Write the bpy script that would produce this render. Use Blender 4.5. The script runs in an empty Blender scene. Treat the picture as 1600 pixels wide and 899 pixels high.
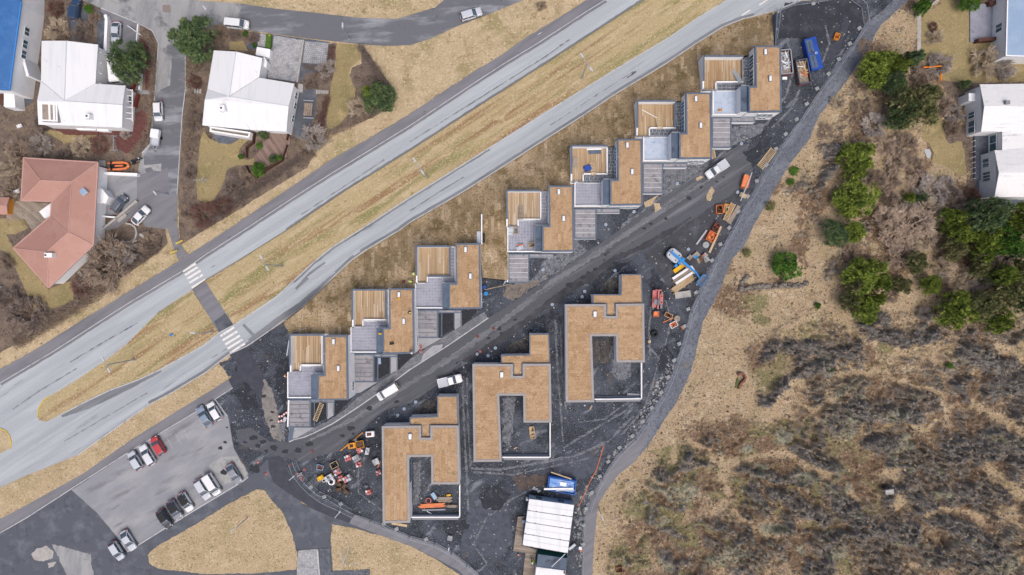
import bpy, math, random
import numpy as np
from mathutils import Vector, Matrix
from mathutils.geometry import delaunay_2d_cdt

# ------------------------------------------------------------------ camera, world, sun, exposure
S = bpy.context.scene
COL = S.collection
H, F = 125.0, 1000.0            # drone height in metres, focal length in photo pixels
cam = bpy.data.cameras.new('drone_camera'); cam.sensor_width = 36; cam.lens = 36*F/1600
cam.clip_end = 6000; cam.clip_start = 1
co = bpy.data.objects.new('drone_camera', cam); co.location = (0, 0, H); COL.objects.link(co); S.camera = co
w = bpy.data.worlds.new('World'); S.world = w; w.use_nodes = True
nt = w.node_tree; bg = nt.nodes['Background']; sk = nt.nodes.new('ShaderNodeTexSky')
sk.sky_type = 'NISHITA'; sk.sun_disc = False
sk.sun_elevation = math.radians(64); sk.sun_rotation = math.radians(160)
sk.air_density = 0.6; sk.dust_density = 6; sk.ozone_density = 0.6
nt.links.new(sk.outputs[0], bg.inputs[0]); bg.inputs[1].default_value = .15
sd = bpy.data.lights.new('overcast_sun', 'SUN'); sd.energy = .7; sd.angle = math.radians(40); sd.color = (1, .96, .92)
so = bpy.data.objects.new('overcast_sun', sd); so.rotation_euler = (math.radians(26), 0, math.radians(20)); COL.objects.link(so)
S.view_settings.view_transform = 'Standard'; S.view_settings.look = 'None'
S.view_settings.gamma = 1; S.view_settings.exposure = 0.40
try: S.cycles.max_bounces = 5
except Exception: pass
GAIN = 1.36                      # what a sunlit grey comes out at, so hex colours below can be read off the photo

# ------------------------------------------------------------------ helpers
rnd = random.Random(7)
def hx(h):
    c = [int(h[i:i+2], 16)/255 for i in (1, 3, 5)]
    if c[0] > c[1] > c[2] and c[0]-c[2] < .42:      # earthy tones come out too saturated, so they are greyed a little
        g = .3*c[0]+.59*c[1]+.11*c[2]; c = [g+(v-g)*.78 for v in c]
    return tuple(min(.86, (v/12.92 if v < .04045 else ((v+.055)/1.055)**2.4)/GAIN) for v in c) + (1,)
def P(px, py, z=0.0):
    k = (H - z)/F
    return ((px-800)*k, (449.5-py)*k, z)
def PX(x, y, z=0.0):
    k = (H - z)/F
    return (x/k + 800, 449.5 - y/k)

MATS = {}
def mat(name, base, layers=(), rough=.85, bump=0, bscale=12, spec=.25, tint=None, metal=0, alpha=None, coat=0):
    """base colour + layers (kind, hex, scale, lo, hi[, rot deg, sx, sy, detail]) mixed over it by world-space textures"""
    if name in MATS: return MATS[name]
    m = bpy.data.materials.new(name); m.use_nodes = True; MATS[name] = m
    N = m.node_tree.nodes; L = m.node_tree.links; b = N['Principled BSDF']
    b.inputs['Roughness'].default_value = rough; b.inputs['Specular IOR Level'].default_value = spec
    b.inputs['Metallic'].default_value = metal
    if coat: b.inputs['Coat Weight'].default_value = coat; b.inputs['Coat Roughness'].default_value = .08
    geo = N.new('ShaderNodeNewGeometry')
    def noise(kind, scale, rot=0, sx=1, sy=1, det=5):
        v = geo.outputs['Position']
        if rot:
            r = N.new('ShaderNodeVectorRotate'); r.rotation_type = 'Z_AXIS'; r.inputs['Angle'].default_value = -math.radians(rot)
            L.new(v, r.inputs['Vector']); v = r.outputs[0]
        if sx != 1 or sy != 1:
            k = N.new('ShaderNodeVectorMath'); k.operation = 'MULTIPLY'; k.inputs[1].default_value = (sx, sy, 1)
            L.new(v, k.inputs[0]); v = k.outputs[0]
        if kind == 'v':
            t = N.new('ShaderNodeTexVoronoi'); t.inputs['Scale'].default_value = scale; L.new(v, t.inputs['Vector']); return t.outputs['Distance']
        if kind == 'w':
            t = N.new('ShaderNodeTexWave'); t.inputs['Scale'].default_value = scale; t.inputs['Distortion'].default_value = 0; L.new(v, t.inputs['Vector']); return t.outputs['Fac']
        t = N.new('ShaderNodeTexNoise'); t.inputs['Scale'].default_value = scale; t.inputs['Detail'].default_value = det
        t.inputs['Roughness'].default_value = .62
        L.new(v, t.inputs['Vector']); return t.outputs['Fac']
    def mix(fac, a, c):
        x = N.new('ShaderNodeMix'); x.data_type = 'RGBA'
        if isinstance(fac, float): x.inputs[0].default_value = fac
        else: L.new(fac, x.inputs[0])
        for sock, val in ((x.inputs[6], a), (x.inputs[7], c)):
            if isinstance(val, tuple): sock.default_value = val
            else: L.new(val, sock)
        return x.outputs[2]
    col = hx(base)
    if tint:
        a = N.new('ShaderNodeAttribute'); a.attribute_name = 'tint'
        col = mix(a.outputs['Fac'], col, hx(tint))
    for l in layers:
        kind, hexc, sc, lo, hi = l[:5]; o = list(l[5:])
        o = o + [0, 1, 1, 5][len(o):]
        if kind == 'a':                         # a mask painted on the mesh: which ground cover grows where
            a = N.new('ShaderNodeAttribute'); a.attribute_name = sc
            ns = noise('n', 1.7, det=7); k = N.new('ShaderNodeMath'); k.operation = 'MULTIPLY_ADD'; k.inputs[1].default_value = 1.5; L.new(ns, k.inputs[0])
            k2 = N.new('ShaderNodeMath'); k2.operation = 'SUBTRACT'; L.new(a.outputs['Fac'], k2.inputs[0]); k2.inputs[1].default_value = .75; L.new(k2.outputs[0], k.inputs[2]); f = k.outputs[0]   # ragged, mottled margins
        else: f = noise(kind, sc, *o)
        r = N.new('ShaderNodeMapRange'); r.inputs[1].default_value = lo; r.inputs[2].default_value = hi
        L.new(f, r.inputs[0]); col = mix(r.outputs[0], col, hx(hexc))
    if isinstance(col, tuple): b.inputs['Base Color'].default_value = col
    else: L.new(col, b.inputs['Base Color'])
    if bump:
        bn = N.new('ShaderNodeBump'); bn.inputs['Strength'].default_value = bump; bn.inputs['Distance'].default_value = .25
        L.new(noise('n', bscale, det=6), bn.inputs['Height']); L.new(bn.outputs[0], b.inputs['Normal'])
    if alpha is not None: b.inputs['Transmission Weight'].default_value = alpha
    return m

class MB:
    def __init__(s): s.v = []; s.f = []; s.m = []; s.t = []
    def add(s, vs, fs, mi=0, t=0.0):
        o = len(s.v); s.v.extend(vs)
        for f in fs: s.f.append([i+o for i in f]); s.m.append(mi); s.t.append(t)
        return s
    def prism(s, poly, z0, z1, mi=0, top=None, t=0.0, bottom=False, topz=None):
        n = len(poly)
        if sum(poly[i][0]*poly[(i+1) % n][1]-poly[(i+1) % n][0]*poly[i][1] for i in range(n)) < 0: poly = poly[::-1]
        vs = [(p[0], p[1], z0) for p in poly] + [(p[0], p[1], z1) for p in poly]
        s.add(vs, [[i, (i+1) % n, n+(i+1) % n, n+i] for i in range(n)] + ([list(range(n))[::-1]] if bottom else []), mi, t)
        o = len(s.v)-n; s.f.append(list(range(o, o+n))); s.m.append(mi if top is None else top); s.t.append(t)
        return s
    def box(s, c, d, rz=0, mi=0, t=0.0, ry=0):
        """c = centre of the bottom face, d = sizes"""
        x, y, z = d[0]/2, d[1]/2, d[2]
        M = Matrix.Translation(c) @ Matrix.Rotation(rz, 4, 'Z') @ Matrix.Rotation(ry, 4, 'Y')
        vs = [tuple(M @ Vector(p)) for p in ((-x,-y,0),(x,-y,0),(x,y,0),(-x,y,0),(-x,-y,z),(x,-y,z),(x,y,z),(-x,y,z))]
        return s.add(vs, [[0,3,2,1],[4,5,6,7],[0,1,5,4],[1,2,6,5],[2,3,7,6],[3,0,4,7]], mi, t)
    def bar(s, a, b, wd, z0, z1, mi=0, t=0.0):
        """upright slab along the ground segment a-b"""
        dx, dy = b[0]-a[0], b[1]-a[1]; l = math.hypot(dx, dy) or 1; nx, ny = -dy/l*wd/2, dx/l*wd/2
        return s.prism([(a[0]+nx,a[1]+ny),(a[0]-nx,a[1]-ny),(b[0]-nx,b[1]-ny),(b[0]+nx,b[1]+ny)], z0, z1, mi, t=t, bottom=True)
    def tube(s, a, b, r0, r1=None, n=6, mi=0, t=0.0, caps=True):
        r1 = r0 if r1 is None else r1
        a, b = Vector(a), Vector(b); d = (b-a)
        if d.length < 1e-6: return s
        d.normalize(); u = d.orthogonal().normalized(); v = d.cross(u)
        vs = []
        for c, r in ((a, r0), (b, r1)):
            for i in range(n):
                an = 2*math.pi*i/n; vs.append(tuple(c + (u*math.cos(an)+v*math.sin(an))*r))
        fs = [[i, (i+1) % n, n+(i+1) % n, n+i] for i in range(n)]
        if caps: fs += [list(range(n))[::-1], list(range(n, 2*n))]
        return s.add(vs, fs, mi, t)
    def path(s, pts, r, n=6, mi=0):
        for a, b in zip(pts, pts[1:]): s.tube(a, b, r, r, n, mi)
        return s
    def loft(s, rings, mi=0, cap0=True, cap1=True, t=0.0):
        n = len(rings[0]); vs = [p for r in rings for p in r]; fs = []
        for k in range(len(rings)-1):
            for i in range(n):
                j = (i+1) % n; fs.append([k*n+i, k*n+j, (k+1)*n+j, (k+1)*n+i])
        if cap0: fs.append(list(range(n))[::-1])
        if cap1: fs.append(list(range((len(rings)-1)*n, len(rings)*n)))
        return s.add(vs, fs, mi, t)
    def lathe(s, c, prof, n=16, mi=0):
        return s.loft([[(c[0]+r*math.cos(2*math.pi*i/n), c[1]+r*math.sin(2*math.pi*i/n), c[2]+z) for i in range(n)] for r, z in prof], mi)
    def torus(s, c, R, r, n=20, k=6, mi=0):
        rings = []
        vs = []; fs = []
        for i in range(n):
            a = 2*math.pi*i/n
            for j in range(k):
                q = 2*math.pi*j/k; vs.append((c[0]+(R+r*math.cos(q))*math.cos(a), c[1]+(R+r*math.cos(q))*math.sin(a), c[2]+r*math.sin(q)))
        for i in range(n):
            for j in range(k): fs.append([i*k+j, ((i+1) % n)*k+j, ((i+1) % n)*k+(j+1) % k, i*k+(j+1) % k])
        return s.add(vs, fs, mi)
    def mesh(s, name, mats, off=(0, 0, 0), smooth=False):
        me = bpy.data.meshes.new(name)
        ox, oy, oz = off
        me.from_pydata([(x-ox, y-oy, z-oz) for x, y, z in s.v], [], s.f)
        for m in (mats if isinstance(mats, (list, tuple)) else [mats]): me.materials.append(m)
        if any(s.m): me.polygons.foreach_set('material_index', s.m)
        if any(s.t):
            a = me.attributes.new('tint', 'FLOAT', 'FACE'); a.data.foreach_set('value', s.t)
        if smooth: me.polygons.foreach_set('use_smooth', [True]*len(s.f))
        me.update(); return me

ORG = {}
LINK = True
def link(o):
    if LINK: COL.objects.link(o)
def thing(name, label, cat, loc=(0, 0, 0), group=None, rz=0):
    o = bpy.data.objects.new(name, None); o.location = loc; o.rotation_euler = (0, 0, rz); o.empty_display_size = .3
    link(o); o['label'] = label; o['category'] = cat
    if group: o['group'] = group
    ORG[o.name] = tuple(loc); return o
def part(mb, name, mats, root, smooth=False, label=None, kind=None):
    """mesh child of root (or of a part of it); mb is in world coordinates, or local when the root sits at the origin"""
    off = ORG[root.name]
    o = bpy.data.objects.new(name, mb.mesh(name, mats, off, smooth)); link(o); o.parent = root; ORG[o.name] = off
    if label: o['label'] = label
    if kind: o['kind'] = kind
    return o
def single(mb, name, label, cat, mats, group=None, smooth=False):
    xs = [v[0] for v in mb.v]; ys = [v[1] for v in mb.v]; zs = [v[2] for v in mb.v]
    off = ((min(xs)+max(xs))/2, (min(ys)+max(ys))/2, min(zs))
    o = bpy.data.objects.new(name, mb.mesh(name, mats, off, smooth)); o.location = off; link(o)
    o['label'] = label; o['category'] = cat
    if group: o['group'] = group
    return o
def struct(mb, name, mats, kind='structure', smooth=False):
    o = bpy.data.objects.new(name, mb.mesh(name, mats, smooth=smooth)); link(o); o['kind'] = kind; return o
def copy_tree(src, loc=None, rz=None, scale=None, parent=None):
    c = src.copy(); COL.objects.link(c); c.parent = parent
    if loc is not None: c.location = loc
    if rz is not None: c.rotation_euler = (0, 0, rz)
    if scale is not None: c.scale = scale
    for ch in src.children: copy_tree(ch, parent=c)
    return c
def vn(x, y, seed=0):
    """smooth value noise, numpy arrays"""
    T = _T[seed % 16]; xi = np.floor(x).astype(int); yi = np.floor(y).astype(int); fx = x-xi; fy = y-yi
    fx = fx*fx*(3-2*fx); fy = fy*fy*(3-2*fy)
    g = lambda a, b: T[a & 255, b & 255]
    return (g(xi, yi)*(1-fx)+g(xi+1, yi)*fx)*(1-fy)+(g(xi, yi+1)*(1-fx)+g(xi+1, yi+1)*fx)*fy
_T = np.random.default_rng(5).random((16, 256, 256))
def fbm(x, y, sc, octv=4, seed=0):
    a = 0; amp = .5; tot = 0
    for k in range(octv):
        a = a + amp*vn(x*sc+k*17.3, y*sc+k*9.1, seed+k); tot += amp; amp *= .5; sc *= 2.03
    return a/tot
def dens(poly, step):
    out = []; n = len(poly)
    for i in range(n):
        a, b = poly[i], poly[(i+1) % n]; k = max(1, int(math.hypot(b[0]-a[0], b[1]-a[1])/step))
        out += [(a[0]+(b[0]-a[0])*j/k, a[1]+(b[1]-a[1])*j/k) for j in range(k)]
    return out
def ragged(poly, amp, step, seed=0):
    q = dens(poly, step); n = len(q); out = []
    for i, (x, y) in enumerate(q):
        a, b = q[i-1], q[(i+1) % n]; dx, dy = b[0]-a[0], b[1]-a[1]; l = math.hypot(dx, dy) or 1
        d = amp*2*(float(fbm(np.array([x]), np.array([y]), .16, 3, seed)[0])-.5) + amp*.7*(rnd.random()-.5)
        out.append((x-dy/l*d, y+dx/l*d))
    return out
_lvl = [0]
def sheet(name, poly, m, z=None, rag=0, step=4, kind='structure'):
    """ground sheet traced as ground points (px, py)"""
    if rag: poly = ragged(poly, rag, step, len(name))
    mb = MB(); q = [P(x, y, 0)[:2] for x, y in poly]
    n = len(q)
    if sum(q[i][0]*q[(i+1) % n][1]-q[(i+1) % n][0]*q[i][1] for i in range(n)) < 0: q = q[::-1]
    while any(abs(z-u) < .00014 for u in _lvl): z += .00015      # no two sheets share a plane
    _lvl.append(z)
    r = delaunay_2d_cdt([Vector(p) for p in q], [], [list(range(n))], 1, 1e-4)      # clean triangles even where a ragged edge crosses itself
    mb.add([(v.x, v.y, z) for v in r[0]], [list(f) for f in r[2]])
    return struct(mb, name, m, kind)
def kerb(name, line, m, wd=.16, z0=0, z1=.13):
    mb = MB(); q = [P(x, y, 0)[:2] for x, y in line]; n = len(q)
    off = []
    for i in range(n):
        a, b = q[max(0, i-1)], q[min(n-1, i+1)]; dx, dy = b[0]-a[0], b[1]-a[1]; l = math.hypot(dx, dy)
        off.append((-dy/l*wd/2, dx/l*wd/2))
    rings = [[(q[i][0]+s*off[i][0], q[i][1]+s*off[i][1], zz) for s, zz in ((1, z0), (1, z1), (-1, z1), (-1, z0))] for i in range(n)]
    mb.loft(rings); return struct(mb, name, m)
def ribbon(line, wd):
    """px polyline -> px polygon of width wd px"""
    L, R = [], []; n = len(line)
    for i in range(n):
        a, b = line[max(0, i-1)], line[min(n-1, i+1)]; dx, dy = b[0]-a[0], b[1]-a[1]; l = math.hypot(dx, dy) or 1
        ww = wd[i] if isinstance(wd, (list, tuple)) else wd
        L.append((line[i][0]-dy/l*ww/2, line[i][1]+dx/l*ww/2)); R.append((line[i][0]+dy/l*ww/2, line[i][1]-dx/l*ww/2))
    return L + R[::-1]
def clip_rect(poly, rect):
    """polygon clipped by a convex rectangle (Sutherland-Hodgman)"""
    out = poly
    n = len(rect)
    area = sum(rect[i][0]*rect[(i+1) % n][1]-rect[(i+1) % n][0]*rect[i][1] for i in range(n)); sg = 1 if area > 0 else -1
    for i in range(n):
        a, b = rect[i], rect[(i+1) % n]; inp = out; out = []
        if not inp: return []
        side = lambda p: sg*((b[0]-a[0])*(p[1]-a[1])-(b[1]-a[1])*(p[0]-a[0]))
        for j in range(len(inp)):
            p, q = inp[j-1], inp[j]; sp, sq = side(p), side(q)
            if (sp >= 0) != (sq >= 0):
                t = sp/(sp-sq); out.append((p[0]+(q[0]-p[0])*t, p[1]+(q[1]-p[1])*t))
            if sq >= 0: out.append(q)
    return out
def area2(p): return abs(sum(p[i-1][0]*p[i][1]-p[i][0]*p[i-1][1] for i in range(len(p))))/2
def inpoly(x, y, poly):
    c = False; j = len(poly)-1
    for i in range(len(poly)):
        xi, yi = poly[i]; xj, yj = poly[j]
        if (yi > y) != (yj > y) and x < (xj-xi)*(y-yi)/(yj-yi)+xi: c = not c
        j = i
    return c
def tiles(poly, wd, ht, gap=.4, ang=0, jit=0, stagger=.5, amin=3.0, rn=None, lenvar=0):
    """pieces (px polygons) of a running bond clipped to poly; wd along ang (deg, image axes)"""
    rn = rn or rnd
    ca, sa = math.cos(math.radians(ang)), math.sin(math.radians(ang))
    R = [(x*ca+y*sa, -x*sa+y*ca) for x, y in poly]
    x0, x1 = min(p[0] for p in R), max(p[0] for p in R); y0, y1 = min(p[1] for p in R), max(p[1] for p in R)
    out = []; y = y0; row = 0
    while y < y1:
        x = x0 - wd*rn.random()*stagger - (wd*.5 if row % 2 else 0)*stagger
        while x < x1:
            ww = wd*(1+lenvar*(rn.random()-.5)); j = lambda: jit*(rn.random()-.5)
            rc = [(x+gap/2+j(), y+gap/2+j()), (x+ww-gap/2+j(), y+gap/2+j()), (x+ww-gap/2+j(), y+ht-gap/2+j()), (x+gap/2+j(), y+ht-gap/2+j())]
            c = clip_rect(R, rc)
            if len(c) >= 3 and area2(c) > amin: out.append([(u*ca-v*sa, u*sa+v*ca) for u, v in c])
            x += ww
        y += ht; row += 1
    return out
def inset(poly, d):
    """mitred inset of a world polygon by d metres"""
    n = len(poly)
    if sum(poly[i][0]*poly[(i+1) % n][1]-poly[(i+1) % n][0]*poly[i][1] for i in range(n)) < 0: poly = poly[::-1]
    out = []
    for i in range(n):
        p, c, q = poly[i-1], poly[i], poly[(i+1) % n]
        e1 = Vector((c[0]-p[0], c[1]-p[1])).normalized(); e2 = Vector((q[0]-c[0], q[1]-c[1])).normalized()
        n1 = Vector((-e1.y, e1.x)); n2 = Vector((-e2.y, e2.x)); k = 1+n1.dot(n2)
        mv = (n1+n2)/max(k, .2)*d; out.append((c[0]+mv.x, c[1]+mv.y))
    return poly, out
def ring(mb, poly, d, z0, z1, mi=0):
    """wall ring of width d just inside poly"""
    a, b = inset(poly, d); n = len(a)
    for i in range(n):
        j = (i+1) % n
        vs = [(*a[i], z0), (*a[j], z0), (*b[j], z0), (*b[i], z0), (*a[i], z1), (*a[j], z1), (*b[j], z1), (*b[i], z1)]
        mb.add(vs, [[4,5,6,7], [0,1,5,4], [2,3,7,6]], mi)
    return mb

# ------------------------------------------------------------------ materials
def road_layers(ang, light, dark, wet):
    return [('n', light, .35, .45, .62, ang, .12, 1.6), ('n', dark, .6, .52, .75, ang, .06, 1.8), ('n', wet, .5, .66, .7, ang, .25, 1.3), ('n', dark, 9, .55, .8)]
M_ROAD = mat('worn_asphalt', '#afb6bc', [('n', '#bdc5cb', .35, .45, .66, 32, .1, 1.6), ('n', '#a3abb2', .6, .5, .74, 32, .06, 1.8), ('n', '#8b939a', .5, .64, .72, 32, .16, 1.5), ('n', '#959da4', 9, .52, .7), ('n', '#c6cdd2', 7, .56, .72)], rough=.85, bump=.12, bscale=8)
M_ROAD2 = mat('worn_asphalt_south', '#abb2b8', [('n', '#bac2c8', .35, .45, .66, 33, .1, 1.6), ('n', '#9ba4ab', .6, .5, .74, 33, .06, 1.8), ('n', '#838b93', .5, .62, .72, 33, .16, 1.5), ('n', '#929aa1', 9, .52, .7), ('n', '#c4cbd0', 7, .56, .72)], rough=.85, bump=.12, bscale=8)
M_EDGE = mat('patched_asphalt', '#85898f', [('n', '#6f7379', .8, .45, .7, 33, .15, 1.5), ('n', '#9da1a6', 3, .6, .8)], bump=.1)
M_PATH = mat('footpath_asphalt', '#85868d', [('n', '#75767d', .5, .4, .65, 32, .2, 1.4), ('n', '#95969c', 6, .55, .8), ('n', '#5f6067', .25, .68, .76)], bump=.1)
M_STREET = mat('street_asphalt', '#6d7077', [('n', '#9da1a8', .3, .5, .68, 5, .35, 1.5), ('n', '#565960', .5, .6, .75), ('n', '#80848b', 7, .5, .8), ('v', '#5a5d64', .35, .03, .0)], bump=.1)
M_STREETL = mat('street_worn', '#a4a6a8', [('n', '#8b8e92', .3, .45, .62, 80, .3, 1.3), ('n', '#6d7075', .22, .56, .66), ('n', '#b9bbbc', 5, .55, .8)], bump=.1)
M_LOT = mat('parking_asphalt', '#92959c', [('n', '#a5a7ab', .25, .45, .65, 30, .5, 1.2), ('n', '#7d7f85', .4, .55, .7, 30, .3, 1.3), ('n', '#67696f', 2.2, .68, .74), ('n', '#a9abad', 8, .6, .8)], bump=.1)
M_DARK = mat('dark_asphalt', '#5a5f69', [('n', '#747a83', .35, .5, .7), ('n', '#474b54', .5, .55, .72), ('n', '#6a6f78', 6, .5, .8)], bump=.12)
M_NEWASPH = mat('new_asphalt', '#414550', [('n', '#4d515b', .7, .4, .7), ('n', '#393c46', 8, .5, .8)], rough=.75, bump=.08)
M_SITEROAD = mat('site_road', '#585b62', [('n', '#7b7d84', .3, .52, .68, 33, .1, 1.7), ('n', '#505259', .4, .5, .68, 33, .15, 1.6), ('n', '#7d7e83', 6, .52, .8), ('n', '#46484f', .7, .66, .72)], bump=.15)
M_SITE = mat('lava_gravel_mud', '#3b414b', [('n', '#565d68', .13, .45, .62), ('n', '#2c3038', .3, .5, .64), ('n', '#8a909a', .45, .58, .7, 40, .4, 1.3), ('n', '#9aa0a8', 1.8, .62, .72), ('n', '#5d5650', .2, .62, .7), ('n', '#757b85', 5.5, .53, .66), ('n', '#22252b', 4.5, .57, .67), ('n', '#a9adb3', 7, .64, .71)], rough=.9, bump=.6, bscale=5)
M_SITEPALE = mat('dusty_gravel', '#777b83', [('n', '#555962', 1.0, .47, .6), ('n', '#9b9ea4', 2.4, .54, .66), ('n', '#40444c', 4.5, .56, .66), ('n', '#b5b5b4', 6, .62, .7)], bump=.6, bscale=6)
M_GRAVEL = mat('grey_gravel', '#6b717c', [('n', '#808792', .35, .45, .62, 50, .4, 1.2), ('n', '#555b66', 1.6, .52, .66), ('n', '#979ca5', 4.5, .55, .68), ('n', '#41464f', 6, .57, .68), ('n', '#7a7468', .25, .62, .72)], bump=.6, bscale=7)
M_DRYGRASS = mat('dry_grass', '#c8b087', [('n', '#a89a66', .13, .47, .62), ('n', '#d0b88f', .3, .5, .64), ('n', '#a48a60', .5, .56, .7), ('n', '#918856', .6, .62, .72), ('n', '#dcc7a2', 2.4, .54, .66), ('n', '#9c845c', 3.6, .57, .69), ('n', '#6d5a3d', 5, .645, .72)], rough=.95, bump=.6, bscale=6)
M_VERGE = mat('median_grass', '#c0aa78', [('n', '#938f52', .2, .49, .62, 33, .2, 1.7), ('n', '#a37d54', .3, .51, .63, 33, .09, 1.8), ('n', '#cfb98d', .5, .53, .68, 33, .35, 1.4), ('n', '#868748', .9, .62, .72, 33, .4, 1.3), ('n', '#d6c196', 2.6, .54, .67), ('n', '#937c50', 4, .57, .69), ('n', '#66573a', 5.5, .65, .72)], rough=.95, bump=.6, bscale=6)
M_TANGRASS = mat('straw_grass', '#c8ae84', [('n', '#b3a070', .15, .46, .62), ('n', '#d3bb93', .4, .5, .66), ('n', '#a98f63', .8, .57, .7), ('n', '#dfcaa7', 2.2, .55, .67), ('n', '#927a54', 3.4, .55, .66), ('n', '#54432b', 4.6, .615, .68)], rough=.95, bump=.7, bscale=5)
M_LAWN = mat('winter_lawn', '#a49160', [('n', '#8d8250', .2, .45, .62), ('n', '#b6a06c', .4, .5, .66), ('n', '#8a744a', 1.0, .57, .7), ('n', '#bca877', 3.5, .55, .68), ('n', '#776640', 4.6, .57, .68)], rough=.95, bump=.4, bscale=8)
M_SOIL = mat('garden_soil', '#76665b', [('n', '#8d7864', .5, .45, .62), ('n', '#57493f', .7, .52, .66), ('n', '#8a8062', 1.3, .58, .7), ('n', '#a18f7e', 3.4, .56, .67), ('n', '#4a3e36', 4, .57, .67), ('n', '#b3a390', 6, .63, .7)], rough=.95, bump=.8, bscale=5)
M_REDGRAVEL = mat('red_gravel', '#6e403c', [('n', '#83504a', 1.2, .45, .7), ('n', '#55302e', 2, .55, .7), ('n', '#8e645c', 7, .58, .76)], bump=.4, bscale=8)
M_SODGROUND = mat('sod_bank', '#86704c', [('n', '#6f5a3b', 1.5, .45, .7)], bump=.4)
M_SOD = mat('laid_sod', '#978058', [('n', '#b3986e', .35, .5, .6), ('n', '#7a6340', .3, .52, .64), ('n', '#85763f', .3, .6, .7), ('n', '#c1a67e', 2.4, .55, .66), ('n', '#6d5635', 2.8, .54, .66), ('n', '#4f3d25', 5, .6, .69)], rough=.95, bump=.6, bscale=6, tint='#cdb38d')
M_ROOFSOD = mat('roof_sod', '#b78f63', [('n', '#c8a276', .5, .47, .64), ('n', '#a88157', .7, .56, .7), ('n', '#d6b58c', 3.2, .55, .68), ('n', '#95704a', 4.2, .58, .69), ('n', '#644a2e', 6, .66, .72), ('n', '#8f8052', .5, .65, .74)], rough=.95, bump=.5, bscale=7, tint='#d2ad80')
M_TILE = mat('terrace_tile', '#979aa9', [('n', '#a7abb9', .5, .45, .66), ('n', '#888b99', 1.2, .56, .7)], rough=.6, tint='#a6a9b7')
M_TILEBLUE = mat('pale_terrace_tile', '#b2c1d6', [('n', '#c3d0e2', .4, .45, .66), ('n', '#a0b1c9', 1.2, .56, .7)], rough=.5, tint='#c2cfe1')
M_PAVERDARK = mat('dark_paver', '#5b626d', [('n', '#747b86', .8, .45, .66), ('n', '#454b55', 1.2, .55, .7)], rough=.7, tint='#6f7681')
M_PAVER = mat('grey_paver', '#a7a9ae', [('n', '#8e9095', .5, .5, .7), ('n', '#bcbec1', 4, .55, .75)], rough=.8, tint='#c3c4c7')
M_SLAB = mat('paving_slab', '#8b8b92', [('n', '#a0a0a6', .7, .45, .66), ('n', '#6f7077', 1, .55, .68), ('n', '#63646b', 5, .6, .75)], rough=.85, bump=.1, tint='#a3a3a8')
M_CONC = mat('concrete', '#b5b3ae', [('n', '#a09e99', .8, .45, .66), ('n', '#c4c2bd', 5, .55, .75)], bump=.1)
M_KERB = mat('kerb_stone', '#c2c5c9', [('n', '#a2a5a9', 1.2, .5, .66), ('n', '#d0d2d5', 4, .55, .75)])
M_PAINT = mat('white_road_paint', '#eceae4', [('n', '#b4b8bc', 1.6, .56, .62)], rough=.7)
M_YPAINT = mat('yellow_kerb_paint', '#dcc057', [('n', '#b7a57a', 2, .55, .62)], rough=.7)
M_DECK = mat('deck_timber', '#c5a77d', [('n', '#b08d60', .7, .48, .66, 90, .12, 3), ('n', '#d0b68e', 1.2, .5, .7, 90, .1, 4), ('n', '#8a6842', .6, .63, .72, 90, .12, 5)], rough=.8, tint='#a98558')
M_OLDDECK = mat('grey_deck_timber', '#94816f', [('n', '#a89a8a', .7, .48, .66), ('n', '#7c6a5b', 1.2, .55, .72)], rough=.85, tint='#b1a596')
M_WOOD = mat('pale_timber', '#cfb48a', [('n', '#b8976b', .9, .48, .68), ('n', '#dcc7a3', 3, .55, .75)], rough=.8, tint='#b29368')
M_GREYWOOD = mat('weathered_timber', '#a89a8a', [('n', '#8d7f71', .9, .48, .68)], rough=.85, tint='#8a7a6b')
M_BROWNWOOD = mat('stained_timber', '#5e3a30', [('n', '#704a3d', .9, .48, .68)], rough=.7, tint='#4c2e27')
M_WHITE = mat('white_render', '#fbfdff', [('n', '#eef2f6', .5, .52, .7)], rough=.75)
M_WHITEROOF = mat('white_sheet_roof', '#eceff2', [('n', '#dfe3e8', .5, .5, .7, 0, 2, .2), ('n', '#d3d6da', .9, .66, .74)], rough=.5, bump=.02)
M_STREAKROOF = mat('streaked_white_roof', '#e9ebec', [('n', '#c6c9cc', .6, .56, .7, 0, .3, 3), ('n', '#f2f3f4', 2, .5, .7)], rough=.5)
M_BLUEROOF = mat('blue_sheet_roof', '#3c6fad', [('n', '#4a7ebb', .6, .45, .7), ('n', '#33629c', 2, .55, .75)], rough=.5)
M_PALEBLUE = mat('pale_blue_roof', '#93adc9', [('n', '#a1b9d3', .4, .45, .7)], rough=.5)
M_PINK = mat('salmon_sheet_roof', '#bd8878', [('n', '#c59283', .3, .45, .7), ('n', '#b17d6e', 1, .58, .74)], rough=.6)
M_PINKTRIM = mat('salmon_trim', '#cb9c8f', rough=.6)
M_SLATE = mat('slate_metal', '#5f6d80', [('n', '#6d7b8e', .8, .5, .7)], rough=.5)
M_SLATEDARK = mat('roofing_felt', '#55657a', [('n', '#64758a', .5, .45, .66), ('n', '#45505f', .35, .58, .64)], rough=.6)
M_PARAPET = mat('grey_parapet_metal', '#9f9a99', [('n', '#aaa5a4', .8, .5, .7)], rough=.5)
M_WALLGREY = mat('grey_wall', '#8d8f95', rough=.8)
M_GLASS = mat('window_glass', '#3c5a66', [('n', '#5d8290', .5, .45, .6)], rough=.06, spec=.6)
M_BLUEGLASS = mat('blue_film_glass', '#2a86ad', [('n', '#56a9c4', .8, .45, .6)], rough=.1, spec=.6)
M_CARGLASS = mat('car_glass', '#54616e', rough=.05, spec=.7)
M_SKYLIGHT = mat('skylight_dome', '#f4f6f8', rough=.3)
M_TYRE = mat('tyre_rubber', '#2b2b2d', rough=.9)
M_RIM = mat('alloy_rim', '#a9adb2', rough=.35, metal=.6)
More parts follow.
